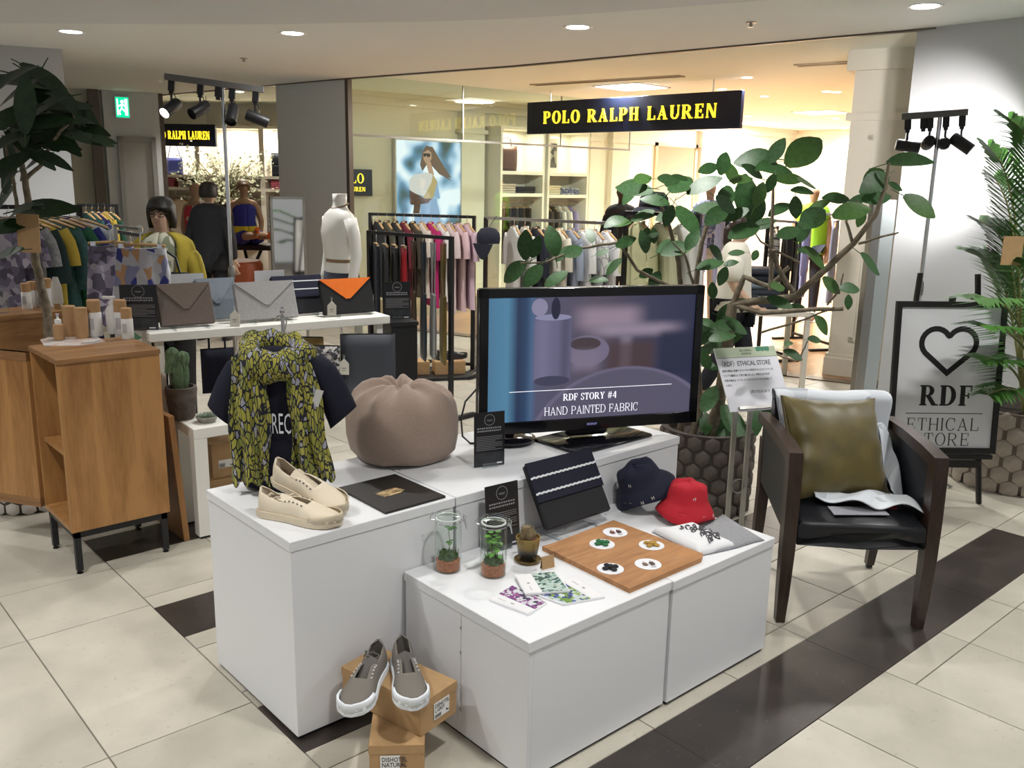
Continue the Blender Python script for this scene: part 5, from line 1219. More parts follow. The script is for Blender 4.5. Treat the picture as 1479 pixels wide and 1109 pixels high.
# ================================================================ easel with framed sign
WBK = mat('easel_black', (.010, .009, .009), .5)
er = Vector((4.95, 1.749, 0)); eu = Vector((RT.x, RT.y, 0)).normalized(); ef = Vector((FW.x, FW.y, 0)).normalized()
fx = .575; ec = er-eu*.255; eb = thing('display_easel', 'black wooden easel standing before the palm planter', 'easel', (ec.x, ec.y, 0), RF)
for s_ in (-1, 1):
    obj('front_leg', G().tube([(s_*.255, 0, .004), (s_*.15, .12, 1.22)], .021, 8, flat=.6), WBK, eb); obj('foot_pad', G().lathe([(.012, 0), (.012, .006), (0, .006)], 10, M=T(s_*.255, 0, 0), cap=False), WBK, eb)
obj('rear_leg', G().tube([(0, .52, .004), (0, .115, 1.05)], .019, 8, flat=.6), WBK, eb)
obj('cross_bar', G().box((-.235, .0, .2), (.235, .03, .24)), WBK, eb, smooth=False); obj('ledge', G().box((-.27, -.045, .262), (.27, .03, .282)), WBK, eb, smooth=False)
obj('hinge_bar', G().box((-.165, .095, 1.04), (.165, .12, 1.075)), WBK, eb, smooth=False)
fs = thing('framed_sign', 'black framed white poster with heart outline and serif lettering on easel', 'sign', (ec.x, ec.y, .285), RF); fs.rotation_euler = (-.075, R(-.6), RF)
fw_, fh_ = .572, .80
LT = T(0, -.028, 0)
fr = G()
for a, b in (((-fw_/2, -.012, 0), (fw_/2, .012, .03)), ((-fw_/2, -.012, fh_-.03), (fw_/2, .012, fh_)), ((-fw_/2, -.012, .03), (-fw_/2+.028, .012, fh_-.03)), ((fw_/2-.028, -.012, .03), (fw_/2, .012, fh_-.03))): fr.box(a, b, M=LT)
obj('frame', fr, WBK, fs, smooth=False)
obj('poster', G().box((-fw_/2+.02, -.002, .02), (fw_/2-.02, .008, fh_-.02), M=LT), mat('poster_white', (.78, .79, .82), .6), fs, smooth=False)
obj('hanging_tab', G().box((-.018, -.006, fh_), (.018, .004, fh_+.028), M=LT, bev=.003), WBK, fs, smooth=False)
MP = LT @ T(0, -.0025, 0) @ UPR
hp = []
sx_ = .148
for k in range(13): a = R(225-k*(225-32)/12); hp.append((-.068+.074*math.cos(a), .585+.074*math.sin(a)))
hp2 = [(-x, y) for x, y in hp[::-1]]
heart = [(0, .428)]+hp+[(0, .622)]+hp2
PINK = mat('poster_black', (.012, .011, .013), .6)
obj('heart_outline', G().strip(heart, .028, .0006, True, MP), PINK, fs, smooth=False)
obj('bold_lettering', serif('RDF', .108, MP @ T(.005, .255, 0), s=.235, h=.075, f=.06, track=.13, wide=.98), PINK, fs, smooth=False)
obj('rule', G().box((-.2, .212, 0), (.205, .2155, .0006), M=MP), PINK, fs, smooth=False)
for w_, y_ in (('ETHICAL', .122), ('STORE', .042)): obj('lettering', serif(w_, .067, MP @ T(.0, y_, 0), s=.1, h=.045, f=.05, track=.2, wide=.95), mat('poster_charcoal', (.04, .038, .042), .6), fs, smooth=False)
# ================================================================ small sign on twin-post stand
sb = Vector((3.49, 2.295, 0)); ss = thing('sign_stand', 'steel twin-post sign stand between the low plinth and the dark planter', 'sign stand', (sb.x, sb.y, 0), -.4)
bl, br_ = gd(1056, 592.5, 3.98), gd(1151, 580, 3.9)
for x in (-.045, .035): obj('post', G().box((x-.011, -.006, .008), (x+.011, .006, .655)), STEEL, ss, smooth=False)
obj('base_plate', G().box((-.12, -.1, 0), (.12, .1, .009), bev=.003), STEEL, ss, smooth=False)
obj('cable_ring', G().tube([(-.004+.034*math.cos(a), -.008, .27+.034*math.sin(a)) for a in [2*math.pi*k/20 for k in range(21)]], .0025, 6), STEEL, ss)
lean = RX(-.6); off = T(.073, -.02, .648)
obj('holder_ledge', G().box((-.115, -.014, -.006), (.125, .012, .008), M=off @ lean), STEEL, ss, smooth=False); obj('back_plate', G().box((-.1, .004, 0), (.1, .007, .16), M=off @ lean), STEEL, ss, smooth=False)
sg = thing('info_board', 'white event notice with green header on the twin-post stand', 'sign', (sb.x, sb.y, 0), -.4)
bw, bh = .33, .318; MB_ = off @ lean @ T(-.162, 0, -.012)
obj('panel', G().box((0, -.003, 0), (bw, .003, bh), M=MB_), mat('notice_white', (.76, .76, .82), .55), sg, smooth=False)
MT = MB_ @ T(0, -.0033, 0) @ UPR
obj('header', G().box((0, bh-.052, 0), (bw, bh, .0003), M=MT), mat('header_sage', (.52, .60, .44), .6), sg, smooth=False)
sp = [(.22, bh)]+[(.298, bh), (.298, bh-.022)]+[(.29-.07*k/8, bh-.022-.004*abs(math.sin(k*1.2))) for k in range(9)]
obj('speech_bubble', G().prism([(.222, bh-.002), (.222, bh-.02), (.228, bh-.026), (.252, bh-.022), (.258, bh-.028), (.264, bh-.022), (.29, bh-.026), (.296, bh-.02), (.296, bh-.002)], .0003, .0006, M=MT), mat('header_green', (.08, .27, .16), .6), sg, smooth=False)
DKT = mat('notice_ink', (.05, .05, .06), .6)
g = text('GLOBAL', .0145, MT @ T(bw*.5, bh-.0225, .0003), bold=.02, spacing=1.3); text('GREEN', .0145, MT @ T(bw*.5, bh-.039, .0003), g, bold=.02, spacing=1.3); g.box((0, bh-.053, 0), (bw, bh-.0515, .0005), M=MT)
text('〈RDF〉ETHICAL STORE', .034, MT @ T(.006, bh-.094, 0), g, bold=.006, align='LEFT', wide=.74)
for k, l in enumerate(['自然や環境に配慮するエシカルな視点をもとにセレクトした', 'ウエアや雑貨などを取り揃えました。伊勢谷 友介氏が', '代表を務める〈リバースプロジェクト〉からも出品して', 'います。']): text(l, .0125, MT @ T(.012, bh-.122-.024*k, 0), g, align='LEFT', wide=.82, bold=.005)
text('5月17日(火)まで', .0165, MT @ T(.185, bh-.232, 0), g, bold=.005, wide=.9)
obj('notice_text', g, DKT, sg, smooth=False)['kind'] = 'stuff'
# ================================================================ track lamp stands
def lampstand(label, base, p0, p1, ptop, heads, turn=.4):
    t = thing('lamp_stand', label, 'lamp stand', (base.x, base.y, 0)); o = Vector((base.x, base.y, 0))
    L = lambda v: Vector(v)-o
    hz = (p0.z+p1.z)/2
    obj('pole', G().tube([(0, 0, .02), (0, 0, 1.1)], .014, 12).tube([(0, 0, 1.05), (0, 0, hz)], .011, 12), CHROME, t); obj('clamp', G().lathe([(.018, 1.06), (.02, 1.08), (.02, 1.12), (.014, 1.14)], 12, cap=False), STEEL, t)
    for k in range(3):
        a = 2*math.pi*k/3+turn; obj('leg', G().tube([(0, 0, .2), (.18*math.cos(a), .18*math.sin(a), .06), (.33*math.cos(a), .33*math.sin(a), .012)], .010, 8), STEEL, t)
    d = (p1-p0).normalized(); a0, b0_ = L(p0), L(p1); ang = math.atan2(d.y, d.x); Lb = (p1-p0).length
    M = T(*a0) @ RZ(ang) @ RY(-math.asin(d.z))
    obj('track_bar', G().box((0, -.017, -.012), (Lb, .017, .022), M=M, bev=.002), mat('track_grey', (.14, .135, .13), .4), t, smooth=False)
    for i, (s_, aim, lit, drop) in enumerate(heads):
        M1 = M @ T(s_*Lb, 0, -.012)
        hd = obj('spot_head', G().box((-.017, -.013, -.055), (.017, .013, 0), M=M1, bev=.002).box((-.011, -.009, -.07), (.011, .009, -.055), M=M1), BLACKM, t, smooth=False)
        if aim is None: continue
        top = M1 @ Vector((0, 0, -.07)); piv = top+Vector((0, 0, -drop)); av = Vector(aim).normalized(); q = av.to_track_quat('Z', 'Y').to_matrix().to_4x4()
        obj('yoke', G().tube([top, top+Vector((.0, 0, -drop*.6)), piv+Vector((0, 0, .01))], .006, 6).tube([top+Vector((.014, 0, .01)), top+Vector((.03, .01, -.02)), top+Vector((.02, 0, -.05)), piv], .0025, 5), BLACKM, hd)
        obj('can', G().lathe([(.0, -.055), (.025, -.055), (.032, -.045), (.032, .07), (.029, .07), (.028, .055), (0, .052)], 20, M=Matrix.Translation(piv) @ q, cap=False), BLACKM, hd)
        if lit:
            obj('bulb', G().lathe([(0, .06), (.026, .06), (.026, .056)], 18, M=Matrix.Translation(piv) @ q, cap=False), mat('spot_bulb', (1, 1, 1), .4, emit=(1, .96, .93), es=60), hd)
            w = o+piv+av*.085; lamp('SPOT', 'track_spot', tuple(w), lit, (1, .96, .93), .03, tuple(w+av), 62, .7)
    return t
bs = Vector((5.12, 2.275, 0))
lampstand('tall chrome lamp stand with four black track spots behind the easel', bs, Vector((5.04, 2.45, 2.03)), Vector((5.17, 2.15, 2.05)), None,
          [(.10, (.55, -.83, -.12), 0, .07), (.34, None, 0, 0), (.44, (.85, .52, -.12), 40, .06), (.68, (.90, .40, .0), 120, .07), (.92, (.30, -.85, -.62), 55, .07)])
bl_ = gd(330, 300, 5.5)
q0, q1 = gd(238, 112, 5.55), gd(381, 131, 5.45)
lampstand('tall chrome lamp stand with four black track spots behind the clutch shelf', Vector((bl_.x, bl_.y, 0)), q0, q1, None,
          [(.07, (-.62, -.25, -.42), 4, .07), (.36, (-.75, -.2, -.40), 0, .06), (.54, None, 0, 0), (.68, (-.35, -.45, -.62), 0, .06), (.92, (.85, -.3, -.32), 0, .07)], turn=1.1)
# ================================================================ wooden cabinet, its open door and bottles
OAK = wood('oak_cabinet', (.24, .105, .03), (.43, .22, .075), 1.3, .45, 'Z'); OAKX = wood('oak_top', (.17, .08, .03), (.32, .165, .065), 1.3, .4, 'X')
cx0, cx1, cy0, cy1, cz0, cz1 = .978, 1.386, 3.815, 4.205, .19, .925
ct = thing('wooden_cabinet', 'honey oak cabinet on black legs with bottles on its top', 'cabinet', (cx0, cy0, 0))
w, d = cx1-cx0, cy1-cy0
obj('top', G().box((-.004, -.006, cz1-.022), (w+.004, d, cz1), bev=.002), OAKX, ct, smooth=False)
obj('side_panel', G().box((0, 0, cz0), (w, .02, cz1-.022)), OAK, ct, smooth=False); obj('side_panel', G().box((0, d-.02, cz0), (w, d, cz1-.022)), OAK, ct, smooth=False)
obj('back_panel', G().box((w-.012, .02, cz0), (w, d-.02, cz1-.022)), OAK, ct, smooth=False); obj('bottom', G().box((0, .02, cz0), (w-.012, d-.02, cz0+.02)), OAK, ct, smooth=False)
obj('shelf', G().box((.02, .02, .50), (w-.012, d-.02, .518)), OAK, ct, smooth=False)
fr = G()
for a, b in (((.01, .01, .16), (w-.01, .035, cz0)), ((.01, d-.035, .16), (w-.01, d-.01, cz0)), ((.01, .01, .16), (.035, d-.01, cz0)), ((w-.035, .01, .16), (w-.01, d-.01, cz0))): fr.box(a, b)
obj('leg_frame', fr, BLACKM, ct, smooth=False)
for x in (.01, w-.035):
    for y in (.01, d-.035):
        lg = obj('leg', G().box((x, y, .014), (x+.025, y+.025, .165)), BLACKM, ct, smooth=False)
        obj('levelling_foot', G().lathe([(.013, 0), (.014, .004), (.006, .007), (.006, .016)], 10, M=T(x+.0125, y+.0125, 0), cap=False), BLACKM, lg)
dd = Vector((-.51, .86, 0)).normalized(); MDr = T(0, d, 0) @ RZ(math.atan2(dd.y, dd.x))
dr_ = obj('door', G().box((0.01, -.012, cz0+.005), (.385, .012, cz1-.03)), OAK, ct, smooth=False); dr_.matrix_local = MDr
for za in (cz0+.005, cz1-.07): obj('door_rail', G().box((0.01, -.0135, za), (.385, .0135, za+.04)), OAKX, dr_, smooth=False)
WPL = mat('bottle_white', (.74, .74, .73), .35); CORK = mat('cap_wood', (.42, .25, .12), .6, noise=.1, nscale=30)
def bottle(label, loc, kind, s=1., group='bottles on the oak cabinet'):
    t = thing('bottle', label, 'bottle', loc, RF, group)
    if kind == 'cap':
        obj('body', G().lathe([(0, 0), (.029*s, 0), (.031*s, .003), (.031*s, .105*s), (.029*s, .11*s), (0, .11*s)], 24, cap=False), WPL, t)
        obj('cap', G().lathe([(0, .11*s), (.028*s, .11*s), (.0285*s, .163*s), (.026*s, .166*s), (0, .166*s)], 24, cap=False), CORK, t)
        g = G()
        for k in range(6): g.box((-.012*s+.004*s*k, -.0316*s, (.03+.004*(k % 2))*s), (-.0105*s+.004*s*k, -.0306*s, .085*s))
        obj('label_print', g, mat('ink_grey', (.3, .3, .33), .6), t, smooth=False)['kind'] = 'stuff'
    elif kind == 'tube':
        obj('body', G().lathe([(0, 0), (.027*s, 0), (.028*s, .004), (.028*s, .07*s)], 20, cap=False), CORK, t); obj('cap', G().lathe([(.0285*s, .07*s), (.0285*s, .138*s), (.026*s, .141*s), (0, .141*s)], 20, cap=False), CORK, t)
    elif kind == 'pump':
        obj('body', G().lathe([(0, 0), (.031*s, 0), (.032*s, .004), (.032*s, .11*s), (.022*s, .128*s), (.012*s, .132*s)], 24, cap=False), WPL, t)
        obj('pump_collar', G().lathe([(.016*s, .13*s), (.017*s, .15*s), (.006*s, .153*s), (.006*s, .165*s)], 16, cap=False), WPL, t)
        obj('nozzle', G().box((-.045*s, -.007*s, .162*s), (.014*s, .007*s, .176*s), bev=.002), WPL, t)
    elif kind == 'spray':
        obj('body', G().lathe([(0, 0), (.022*s, 0), (.023*s, .003), (.023*s, .07*s), (.018*s, .074*s)], 20, cap=False), CORK, t)
        obj('pump_collar', G().lathe([(.014*s, .073*s), (.014*s, .092*s), (.005*s, .095*s), (.004*s, .108*s)], 14, cap=False), WPL, t); obj('nozzle', G().lathe([(.006*s, .106*s), (.007*s, .118*s), (0, .119*s)], 10, cap=False), mat('clear_cap', (.45, .45, .5), .2), t)
    elif kind == 'cone':
        obj('body', G().rings([ell(.016*s, .012*s, 0, 14), ell(.034*s, .012*s, .04*s, 14), ell(.03*s, .006*s, .12*s, 14), ell(.014*s, .002*s, .175*s, 14)]), mat('tube_white', (.7, .7, .66), .4), t); obj('cap', G().lathe([(.02*s, -.002), (.021*s, .03*s), (0, .03*s)], 14), CORK, t)
    return t
Z1 = cz1+.0005
for (x, y), k, s_, lb in [((86, 491), 'spray', 1., 'tiny brown spray bottle with clear nozzle on the oak cabinet'), ((102.5, 485), 'tube', .98, 'kraft tube bottle beside the tiny spray bottle, farther from the cabinet edge'), ((119.5, 488), 'tube', .98, 'kraft tube bottle between the first tube and the large white bottle'), ((138.5, 485), 'cap', 1.0, 'large white bottle with wooden cap beside the kraft tubes'), ((165, 481), 'pump', .98, 'white pump bottle standing at the back of the oak cabinet'), ((176.5, 483.5), 'cap', .98, 'white bottle with wooden cap half hidden behind a shorter one'), ((185, 489), 'cap', .84, 'short white bottle with wooden cap at the front of the group')]:
    p = gz(x, y, Z1); bottle(lb, (p.x, p.y, Z1), k, s_)
flat('leaflet', [(58, 491), (70, 487), (140, 486), (153, 494), (118, 499), (64, 500)][::-1], Z1, .0012, pattern('leaflet_print', [(.62, .5, .44), (.66, .62, .6), (.5, .42, .4), (.3, .28, .28)], 22, distort=.05, rough=.3), 'glossy printed leaflet under the small bottles on the oak cabinet', 'leaflet')
# second wooden unit behind, with bottles
tb0, tb1 = gz(-60, 461, .92), gz(93, 449, .92); tdv = tb1-tb0
t = thing('wooden_cabinet', 'dark brown wooden cabinet behind the potted tree, carrying white bottles', 'cabinet', (tb0.x, tb0.y, 0), math.atan2(tdv.y, tdv.x)); L = tdv.length
obj('top', G().box((0, 0, .895), (L, .30, .92)), OAKX, t, smooth=False); obj('front_panel', G().box((.0, .004, .15), (L, .024, .895)), OAKX, t, smooth=False); obj('side_panel', G().box((L-.02, .024, .15), (L, .3, .895)), OAKX, t, smooth=False)  # front and side drawn in the same darker brown as the top
for x in (.02, L-.045): 
    for y in (.03, .26): obj('leg', G().box((x, y, 0), (x+.025, y+.025, .15)), BLACKM, t, smooth=False)
for (x, y), k, s_, lb in [((40, 446), 'cap', .85, 'white bottle with wooden cap standing left of the tree stem on dark cabinet'), ((49, 443), 'cap', .85, 'white bottle with wooden cap half hidden by the tree stem'), ((70, 443), 'cap', .95, 'white bottle with wooden cap right of the tree stem on dark cabinet'), ((84, 446), 'cone', 1.0, 'white squeeze tube standing on its cap on the dark cabinet')]:
    p = gz(x, y, .9205); bottle(lb, (p.x, p.y, .9205), k, s_, 'bottles on the dark cabinet')
p = gz(3, 452, .9205); tj = thing('glass_jar', 'small clear glass jar on the dark cabinet', 'jar', (p.x, p.y, .9205)); obj('glass', G().lathe([(0, 0), (.035, 0), (.036, .09), (.025, .105), (.025, .12)], 20, cap=False), JG, tj); obj('lid', G().lathe([(.027, .12), (.027, .135), (0, .138)], 16, cap=False), JG, tj)
# ================================================================ potted tree at the left edge
lp = gz(56, 735); LPo = Vector((lp.x-.02, lp.y+.1, 0))
planter('small pale scale-textured planter behind the oak cabinet', LPo, .16, .18, .34, mat('scale_pale_grey', (.55, .52, .48), .6), mat('scale_grout2', (.08, .07, .06), .7), None, 5, 14)
fig = thing('fig_tree', 'big-leaved potted tree beside the oak cabinet', 'plant', (LPo.x, LPo.y, .3)); FO = Vector((LPo.x, LPo.y, .3))
dl = 4.85
branch([Vector((LPo.x, LPo.y, .29)), gd(75, 520, dl), gd(66, 440, dl), gd(52, 380, dl), gd(43, 320, dl), gd(36, 255, dl), gd(26, 215, dl), gd(17, 190, dl)], .026, .010, fig, FO, nm='trunk')
branch([gd(45, 345, dl), gd(25, 300, dl), gd(18, 255, dl), gd(10, 220, dl), gd(4, 195, dl)], .010, .006, fig, FO)
branch([gd(38, 258, dl), gd(62, 235, dl), gd(72, 212, dl-.1), gd(86, 190, dl-.2), gd(108, 172, dl-.2), gd(100, 145, dl-.2)], .010, .004, fig, FO)
branch([gd(64, 228, dl), gd(70, 205, dl), gd(66, 190, dl)], .004, .003, fig, FO); branch([gd(30, 262, dl), gd(40, 205, dl), gd(40, 185, dl)], .004, .003, fig, FO)
FLM = [mesh('leaf', leaf_mesh(1., .36, c_, f_, 7, .2)) for c_, f_ in ((.12, .12), (.3, .2), (.2, .06))]
FGL = mat('fig_leaf', (.018, .042, .014), .42, noise=.3, nscale=8)
for m_ in FLM: m_.materials.append(FGL)
for x, y, a, l in [(12, 108, 60, 60), (30, 112, 20, 70), (52, 118, -20, 70), (65, 112, -30, 60), (25, 130, 200, 60), (45, 135, 240, 60), (80, 132, -35, 66), (92, 138, -50, 40), (78, 156, 10, 80), (60, 150, 190, 70), (20, 155, 170, 60), (10, 170, 210, 60), (30, 175, 260, 56), (88, 168, 5, 60), (60, 175, 180, 70), (40, 165, 200, 70), (122, 160, -40, 34), (104, 152, 20, 40), (118, 165, 60, 30), (125, 182, -15, 44), (85, 195, -40, 60), (70, 185, 10, 60), (50, 195, 180, 60), (62, 202, -30, 44), (8, 200, 200, 50), (15, 215, 250, 50), (45, 215, -35, 60), (50, 232, 200, 36), (78, 228, -20, 40), (85, 208, 0, 40), (6, 240, 220, 60), (14, 238, 250, 70), (4, 262, 200, 46), (5, 285, 60, 40), (60, 298, 5, 74), (20, 303, 185, 60), (25, 318, 200, 50), (5, 325, 190, 46), (8, 365, 185, 50), (5, 330, 20, 40), (100, 190, 100, 30), (36, 150, 80, 60), (70, 140, 140, 60)]:
    add_leaf(fig, FO, x, y, a, l, random.uniform(4.55, 5.0), FLM, 1.0)
for x, y, a, l in [(130, 200, -3, 46), (142, 200, -5, 40)]: add_leaf(fig, FO, x, y, a, l, 4.75, FLM)
p = gd(41, 337, 4.6); tag(obj('plant_tag', G().box((-.05, -.002, -.085), (.05, .002, .085), M=RZ(RF) @ RY(R(2))), KRAFT, loc=tuple(p)), 'blank kraft tag hanging on the stem of the big-leaved tree', 'tag')
# ================================================================ two-level white display with clutches
tA, tB = Vector((1.47, 4.15, 0)), Vector((2.69, 4.0, 0)); trz = math.atan2((tB-tA).y, (tB-tA).x); TL_ = (tB-tA).length; TZ = .935
WTB = mat('table_white', (.78, .77, .72), .45)
t = thing('display_table', 'narrow white display table carrying the envelope clutches', 'table', (tA.x, tA.y, 0), trz)
obj('top', G().box((0, 0, TZ-.042), (TL_, .32, TZ), bev=.003), WTB, t, smooth=False)
for x in (.03, TL_-.07):
    for y in (.02, .27): obj('leg', G().box((x, y, 0), (x+.035, y+.035, TZ-.042)), WTB, t, smooth=False)
bA = Vector((1.535, 3.87, 0)); bl3 = 1.2; BZ = .53
bt = thing('display_bench', 'low white bench under the clutch table with potted cacti', 'bench', (bA.x, bA.y, 0), -.05)
obj('top', G().box((0, 0, BZ-.05), (bl3, .275, BZ), bev=.003), WTB, bt, smooth=False)
for x in (.0, bl3-.06):
    for y in (.0, .215): obj('leg', G().box((x, y, .012), (x+.06, y+.06, BZ-.05)), WTB, bt, smooth=False); 
obj('glides', G().box((.005, .005, 0), (.055, .055, .012)).box((bl3-.055, .005, 0), (bl3-.005, .055, .012)).box((.005, .22, 0), (.055, .27, .012)), BLACKM, bt, smooth=False)['kind'] = 'stuff'
MTb = T(tA.x, tA.y, TZ) @ RZ(trz)
def tabx(px, py=440, yo=.16):
    p = gpl(px, py, MTb @ Vector((0, yo, 0)), (math.sin(-trz), math.cos(trz), 0)); q = MTb.inverted() @ p; return q.x
def envelope(label, pxl, pxr, h, yo, cb, cf, stripes=False, ratio=.62, lean=.36):
    xl, xr = tabx(pxl, yo=yo), tabx(pxr, yo=yo); w = xr-xl
    p = MTb @ Vector((xl, yo, .0)); t = thing('clutch_bag', label, 'clutch bag', (p.x, p.y, TZ+.012), trz, 'clutch bags on the white table')
    LN = RX(-lean)
    mb = mat('felt_'+label.split()[0]+label.split()[1], cb, .9, noise=.1, nscale=120); mf = mat('flap_'+label.split()[0]+label.split()[1], cf, .85, noise=.08, nscale=120)
    obj('body', G().box((0, -.014, 0), (w, .014, h), M=LN, bev=.004), mb, t)
    if stripes:
        f = obj('flap', G().box((-.001, -.019, h*.42), (w+.001, -.0138, h+.002), M=LN, bev=.002), mf, t)
        for zz in (.62, .84): obj('white_stripe', G().box((0, -.0197, h*zz), (w, -.0188, h*zz+.006), M=LN), mat('stripe_white', (.7, .72, .75), .8), f, smooth=False)
    else:
        obj('flap', G().prism([(-.001, h+.002), (w*.5-.012, h*(1-ratio)), (w*.5+.012, h*(1-ratio)), (w+.001, h+.002)], .0142, .0185, M=LN @ UPR), mf, t, smooth=False)
    e = thing('acrylic_easel', 'clear acrylic stand under the '+' '.join(label.split()[:2])+' clutch', 'display stand', (p.x, p.y, TZ), trz)
    lip = -.075 if yo < .15 else -.03
    for x in (w*.2, w*.8): obj('rail', G().box((x-.005, lip, 0), (x+.005, .05, .0125)).box((x-.005, lip, .012), (x+.005, lip+.009, .03)), ACR, e, smooth=False)
envelope('brown felt envelope clutch on the white table', 230, 309, .20, .10, (.135, .105, .09), (.155, .12, .10))
envelope('blue grey felt envelope clutch peeking between two others', 287, 345, .205, .215, (.21, .245, .29), (.23, .27, .315))
envelope('light grey felt envelope clutch on the white table', 343, 430, .19, .10, (.33, .32, .32), (.36, .35, .35))
envelope('navy striped clutch standing on the white table', 398, 470, .20, .215, (.012, .012, .016), (.012, .014, .035), True)
envelope('black clutch with orange flap on the white table', 467, 541, .185, .10, (.012, .012, .013), (.75, .16, .015), False, .58)
def at_tab(x, y, z=0): p = MTb @ Vector((x, y, z)); return (p.x, p.y, p.z)
infocard('black info card standing beside the brown felt clutch', at_tab(tabx(200, yo=.1), .1), trz-.45, .165, .215, .05)
pA_ = gd(572, 462, 5.2); pdv = Vector((pA_.x, pA_.y, 0)); pz_ = pA_.z
t = thing('pedestal', 'black pedestal beside the white clutch table', 'pedestal', (pdv.x, pdv.y, 0), trz-.2); obj('column', G().box((-.055, -.09, .01), (.10, .2, pz_-.02)), BLACKM, t, smooth=False); obj('top', G().box((-.06, -.1, pz_-.02), (.105, .21, pz_)), BLACKM, t, smooth=False); obj('base', G().box((-.06, -.1, 0), (.105, .21, .01)), BLACKM, t, smooth=False)
infocard('black info card standing on the black pedestal', (pdv.x+.01, pdv.y, pz_), trz-.35, .155, .22, .03)
for px, lb in ((273, 'plain white card behind the blue grey clutch'), (391, 'plain white card behind the light grey clutch')):
    t = thing('price_card', lb, 'price card', at_tab(tabx(px, yo=.312), .312), trz, 'plain white cards'); obj('card', G().box((-.08, -.001, .01), (.08, .001, .235)), CARDM, t, smooth=False); obj('acrylic_foot', G().box((-.03, -.006, 0), (.03, .006, .012)), ACR, t, smooth=False)
def housetag(label, p, s=1.):
    t = thing('house_tag', label, 'tag', p, RF, 'house-shaped tags'); obj('card', G().prism([(-.024*s, 0), (.024*s, 0), (.024*s, .055*s), (0, .08*s), (-.024*s, .055*s)], 0, .003, M=RX(math.pi/2-.1)), mat('tag_cream', (.70, .68, .60), .7), t, smooth=False)
    g = G().box((-.011*s, -.0052, .030*s), (.011*s, -.0044, .036*s)).box((-.008*s, -.0052, .020*s), (.008*s, -.0044, .024*s)); obj('tag_print', g, mat('tag_grey', (.35, .34, .3), .7), t, smooth=False); obj('tag_loop', G().tube([(0, .0, .072*s), (-.004, .004, .10*s), (.004, .006, .095*s), (.0, .001, .072*s)], .0008, 4), mat('tag_cream', (.70, .68, .60), .7), t)
housetag('cream house-shaped tag between the brown and light grey clutches', at_tab(tabx(338, yo=.03), .03))
housetag('cream house-shaped tag beside the orange flap clutch', at_tab(tabx(479, yo=.02), .02, .02), .95)
# things on and under the bench
MBn = T(bA.x, bA.y, 0) @ RZ(-.05)
def on_bench(x, y, z=BZ): p = gz(x, y, z); return (p.x, p.y, z)
STONE = mat('stone_pot', (.10, .08, .068), .85, noise=.4, nscale=18, bump=.3, bscale=40)
pb = on_bench(264, 604); t = thing('potted_cactus', 'tall ribbed cactus in a rough dark stone pot on the bench', 'plant', pb)
obj('pot', G().lathe([(0, 0), (.05, 0), (.056, .01), (.064, .06), (.073, .14), (.070, .155), (.058, .155), (.055, .135), (0, .132)], 18, cap=False), STONE, t)
CG = mat('cactus_green', (.09, .145, .075), .7, noise=.3, nscale=40)
def ribbed(g, pts, r, n=24, ribs=7):
    rows = []
    P = [Vector(p) for p in pts]
    for i, p in enumerate(P):
        k = i/(len(P)-1); rr_ = r*(.85+.3*math.sin(math.pi*k))*(1 if k < .85 else math.sqrt(max(.02, 1-((k-.85)/.16)**2)))
        rows.append([(p.x+rr_*(1+.22*math.cos(ribs*2*math.pi*q/n))*math.cos(2*math.pi*q/n), p.y+rr_*(1+.22*math.cos(ribs*2*math.pi*q/n))*math.sin(2*math.pi*q/n), p.z) for q in range(n)])
    return g.rings(rows)
g = G(); ribbed(g, [(0, 0, .13+.021*k) for k in range(9)], .032); obj('stem', g, CG, t)
g = G(); ribbed(g, [(-.05+.004*k, 0.0, .225+.0135*k) for k in range(9)], .020); ribbed(g, [(.012, -.012, .25+.012*k) for k in range(7)], .024); ribbed(g, [(-.026, .01, .225+.0145*k) for k in range(9)], .024); obj('arm', g, CG, t)
pb = on_bench(299, 609); t = thing('succulent_pot', 'small grey dish of pale succulents beside the stone pot', 'plant', pb)
obj('dish', G().lathe([(0, 0), (.035, 0), (.052, .028), (.047, .029), (.03, .015), (0, .014)], 18, cap=False), mat('dish_grey', (.26, .25, .22), .8, noise=.2, nscale=40), t)
sm_ = mesh('leaf', leaf_mesh(.022, .012, -.4, .3, 4)); sm_.materials.append(mat('succulent', (.25, .32, .25), .6))
for k in range(40):
    a = k*2.399; q = .0075*math.sqrt(k); o = bpy.data.objects.new('leaf', sm_); COL.objects.link(o); o.parent = t; o.location = (q*math.cos(a)*.7, q*math.sin(a)*.7, .02); o.rotation_euler = (0, -.9+.4*q/.04, a)
# carton under the bench and boards leaning on it
p = gz(296, 770); 
carton('shoe_box', 'kraft carton with white sticker tucked under the bench', (1.66, 4.02), -.05, .36, .28, .22, .0, .05, lab=('F', .05, .12, .05, .10, []), group='kraft shoe boxes')
carton('shoe_box', 'second kraft carton under the bench, topmost of its pair', (1.68, 4.03), -.07, .34, .27, .17, .2205, .05, lab=('F', .03, .10, .05, .09, []), group='kraft shoe boxes')
bb_ = gz(262, 776); t = thing('leaning_board', 'dark brown wooden board leaning between the cabinet and bench', 'board', (1.485, 3.90, 0), 0)
obj('board', G().box((-.012, 0, 0), (.012, .34, .60), M=RY(-.06)), OAKX, t, smooth=False); obj('edge_band', G().box((-.013, -.003, 0), (.013, 0, .60), M=RY(-.06)), OAK, t, smooth=False)
t = thing('tote_bag', 'navy soft tote slumped on the bench under the table', 'bag', on_bench(318, 575)[:2]+(BZ,), -.3); t.location.y += .12; t.location.x += .05
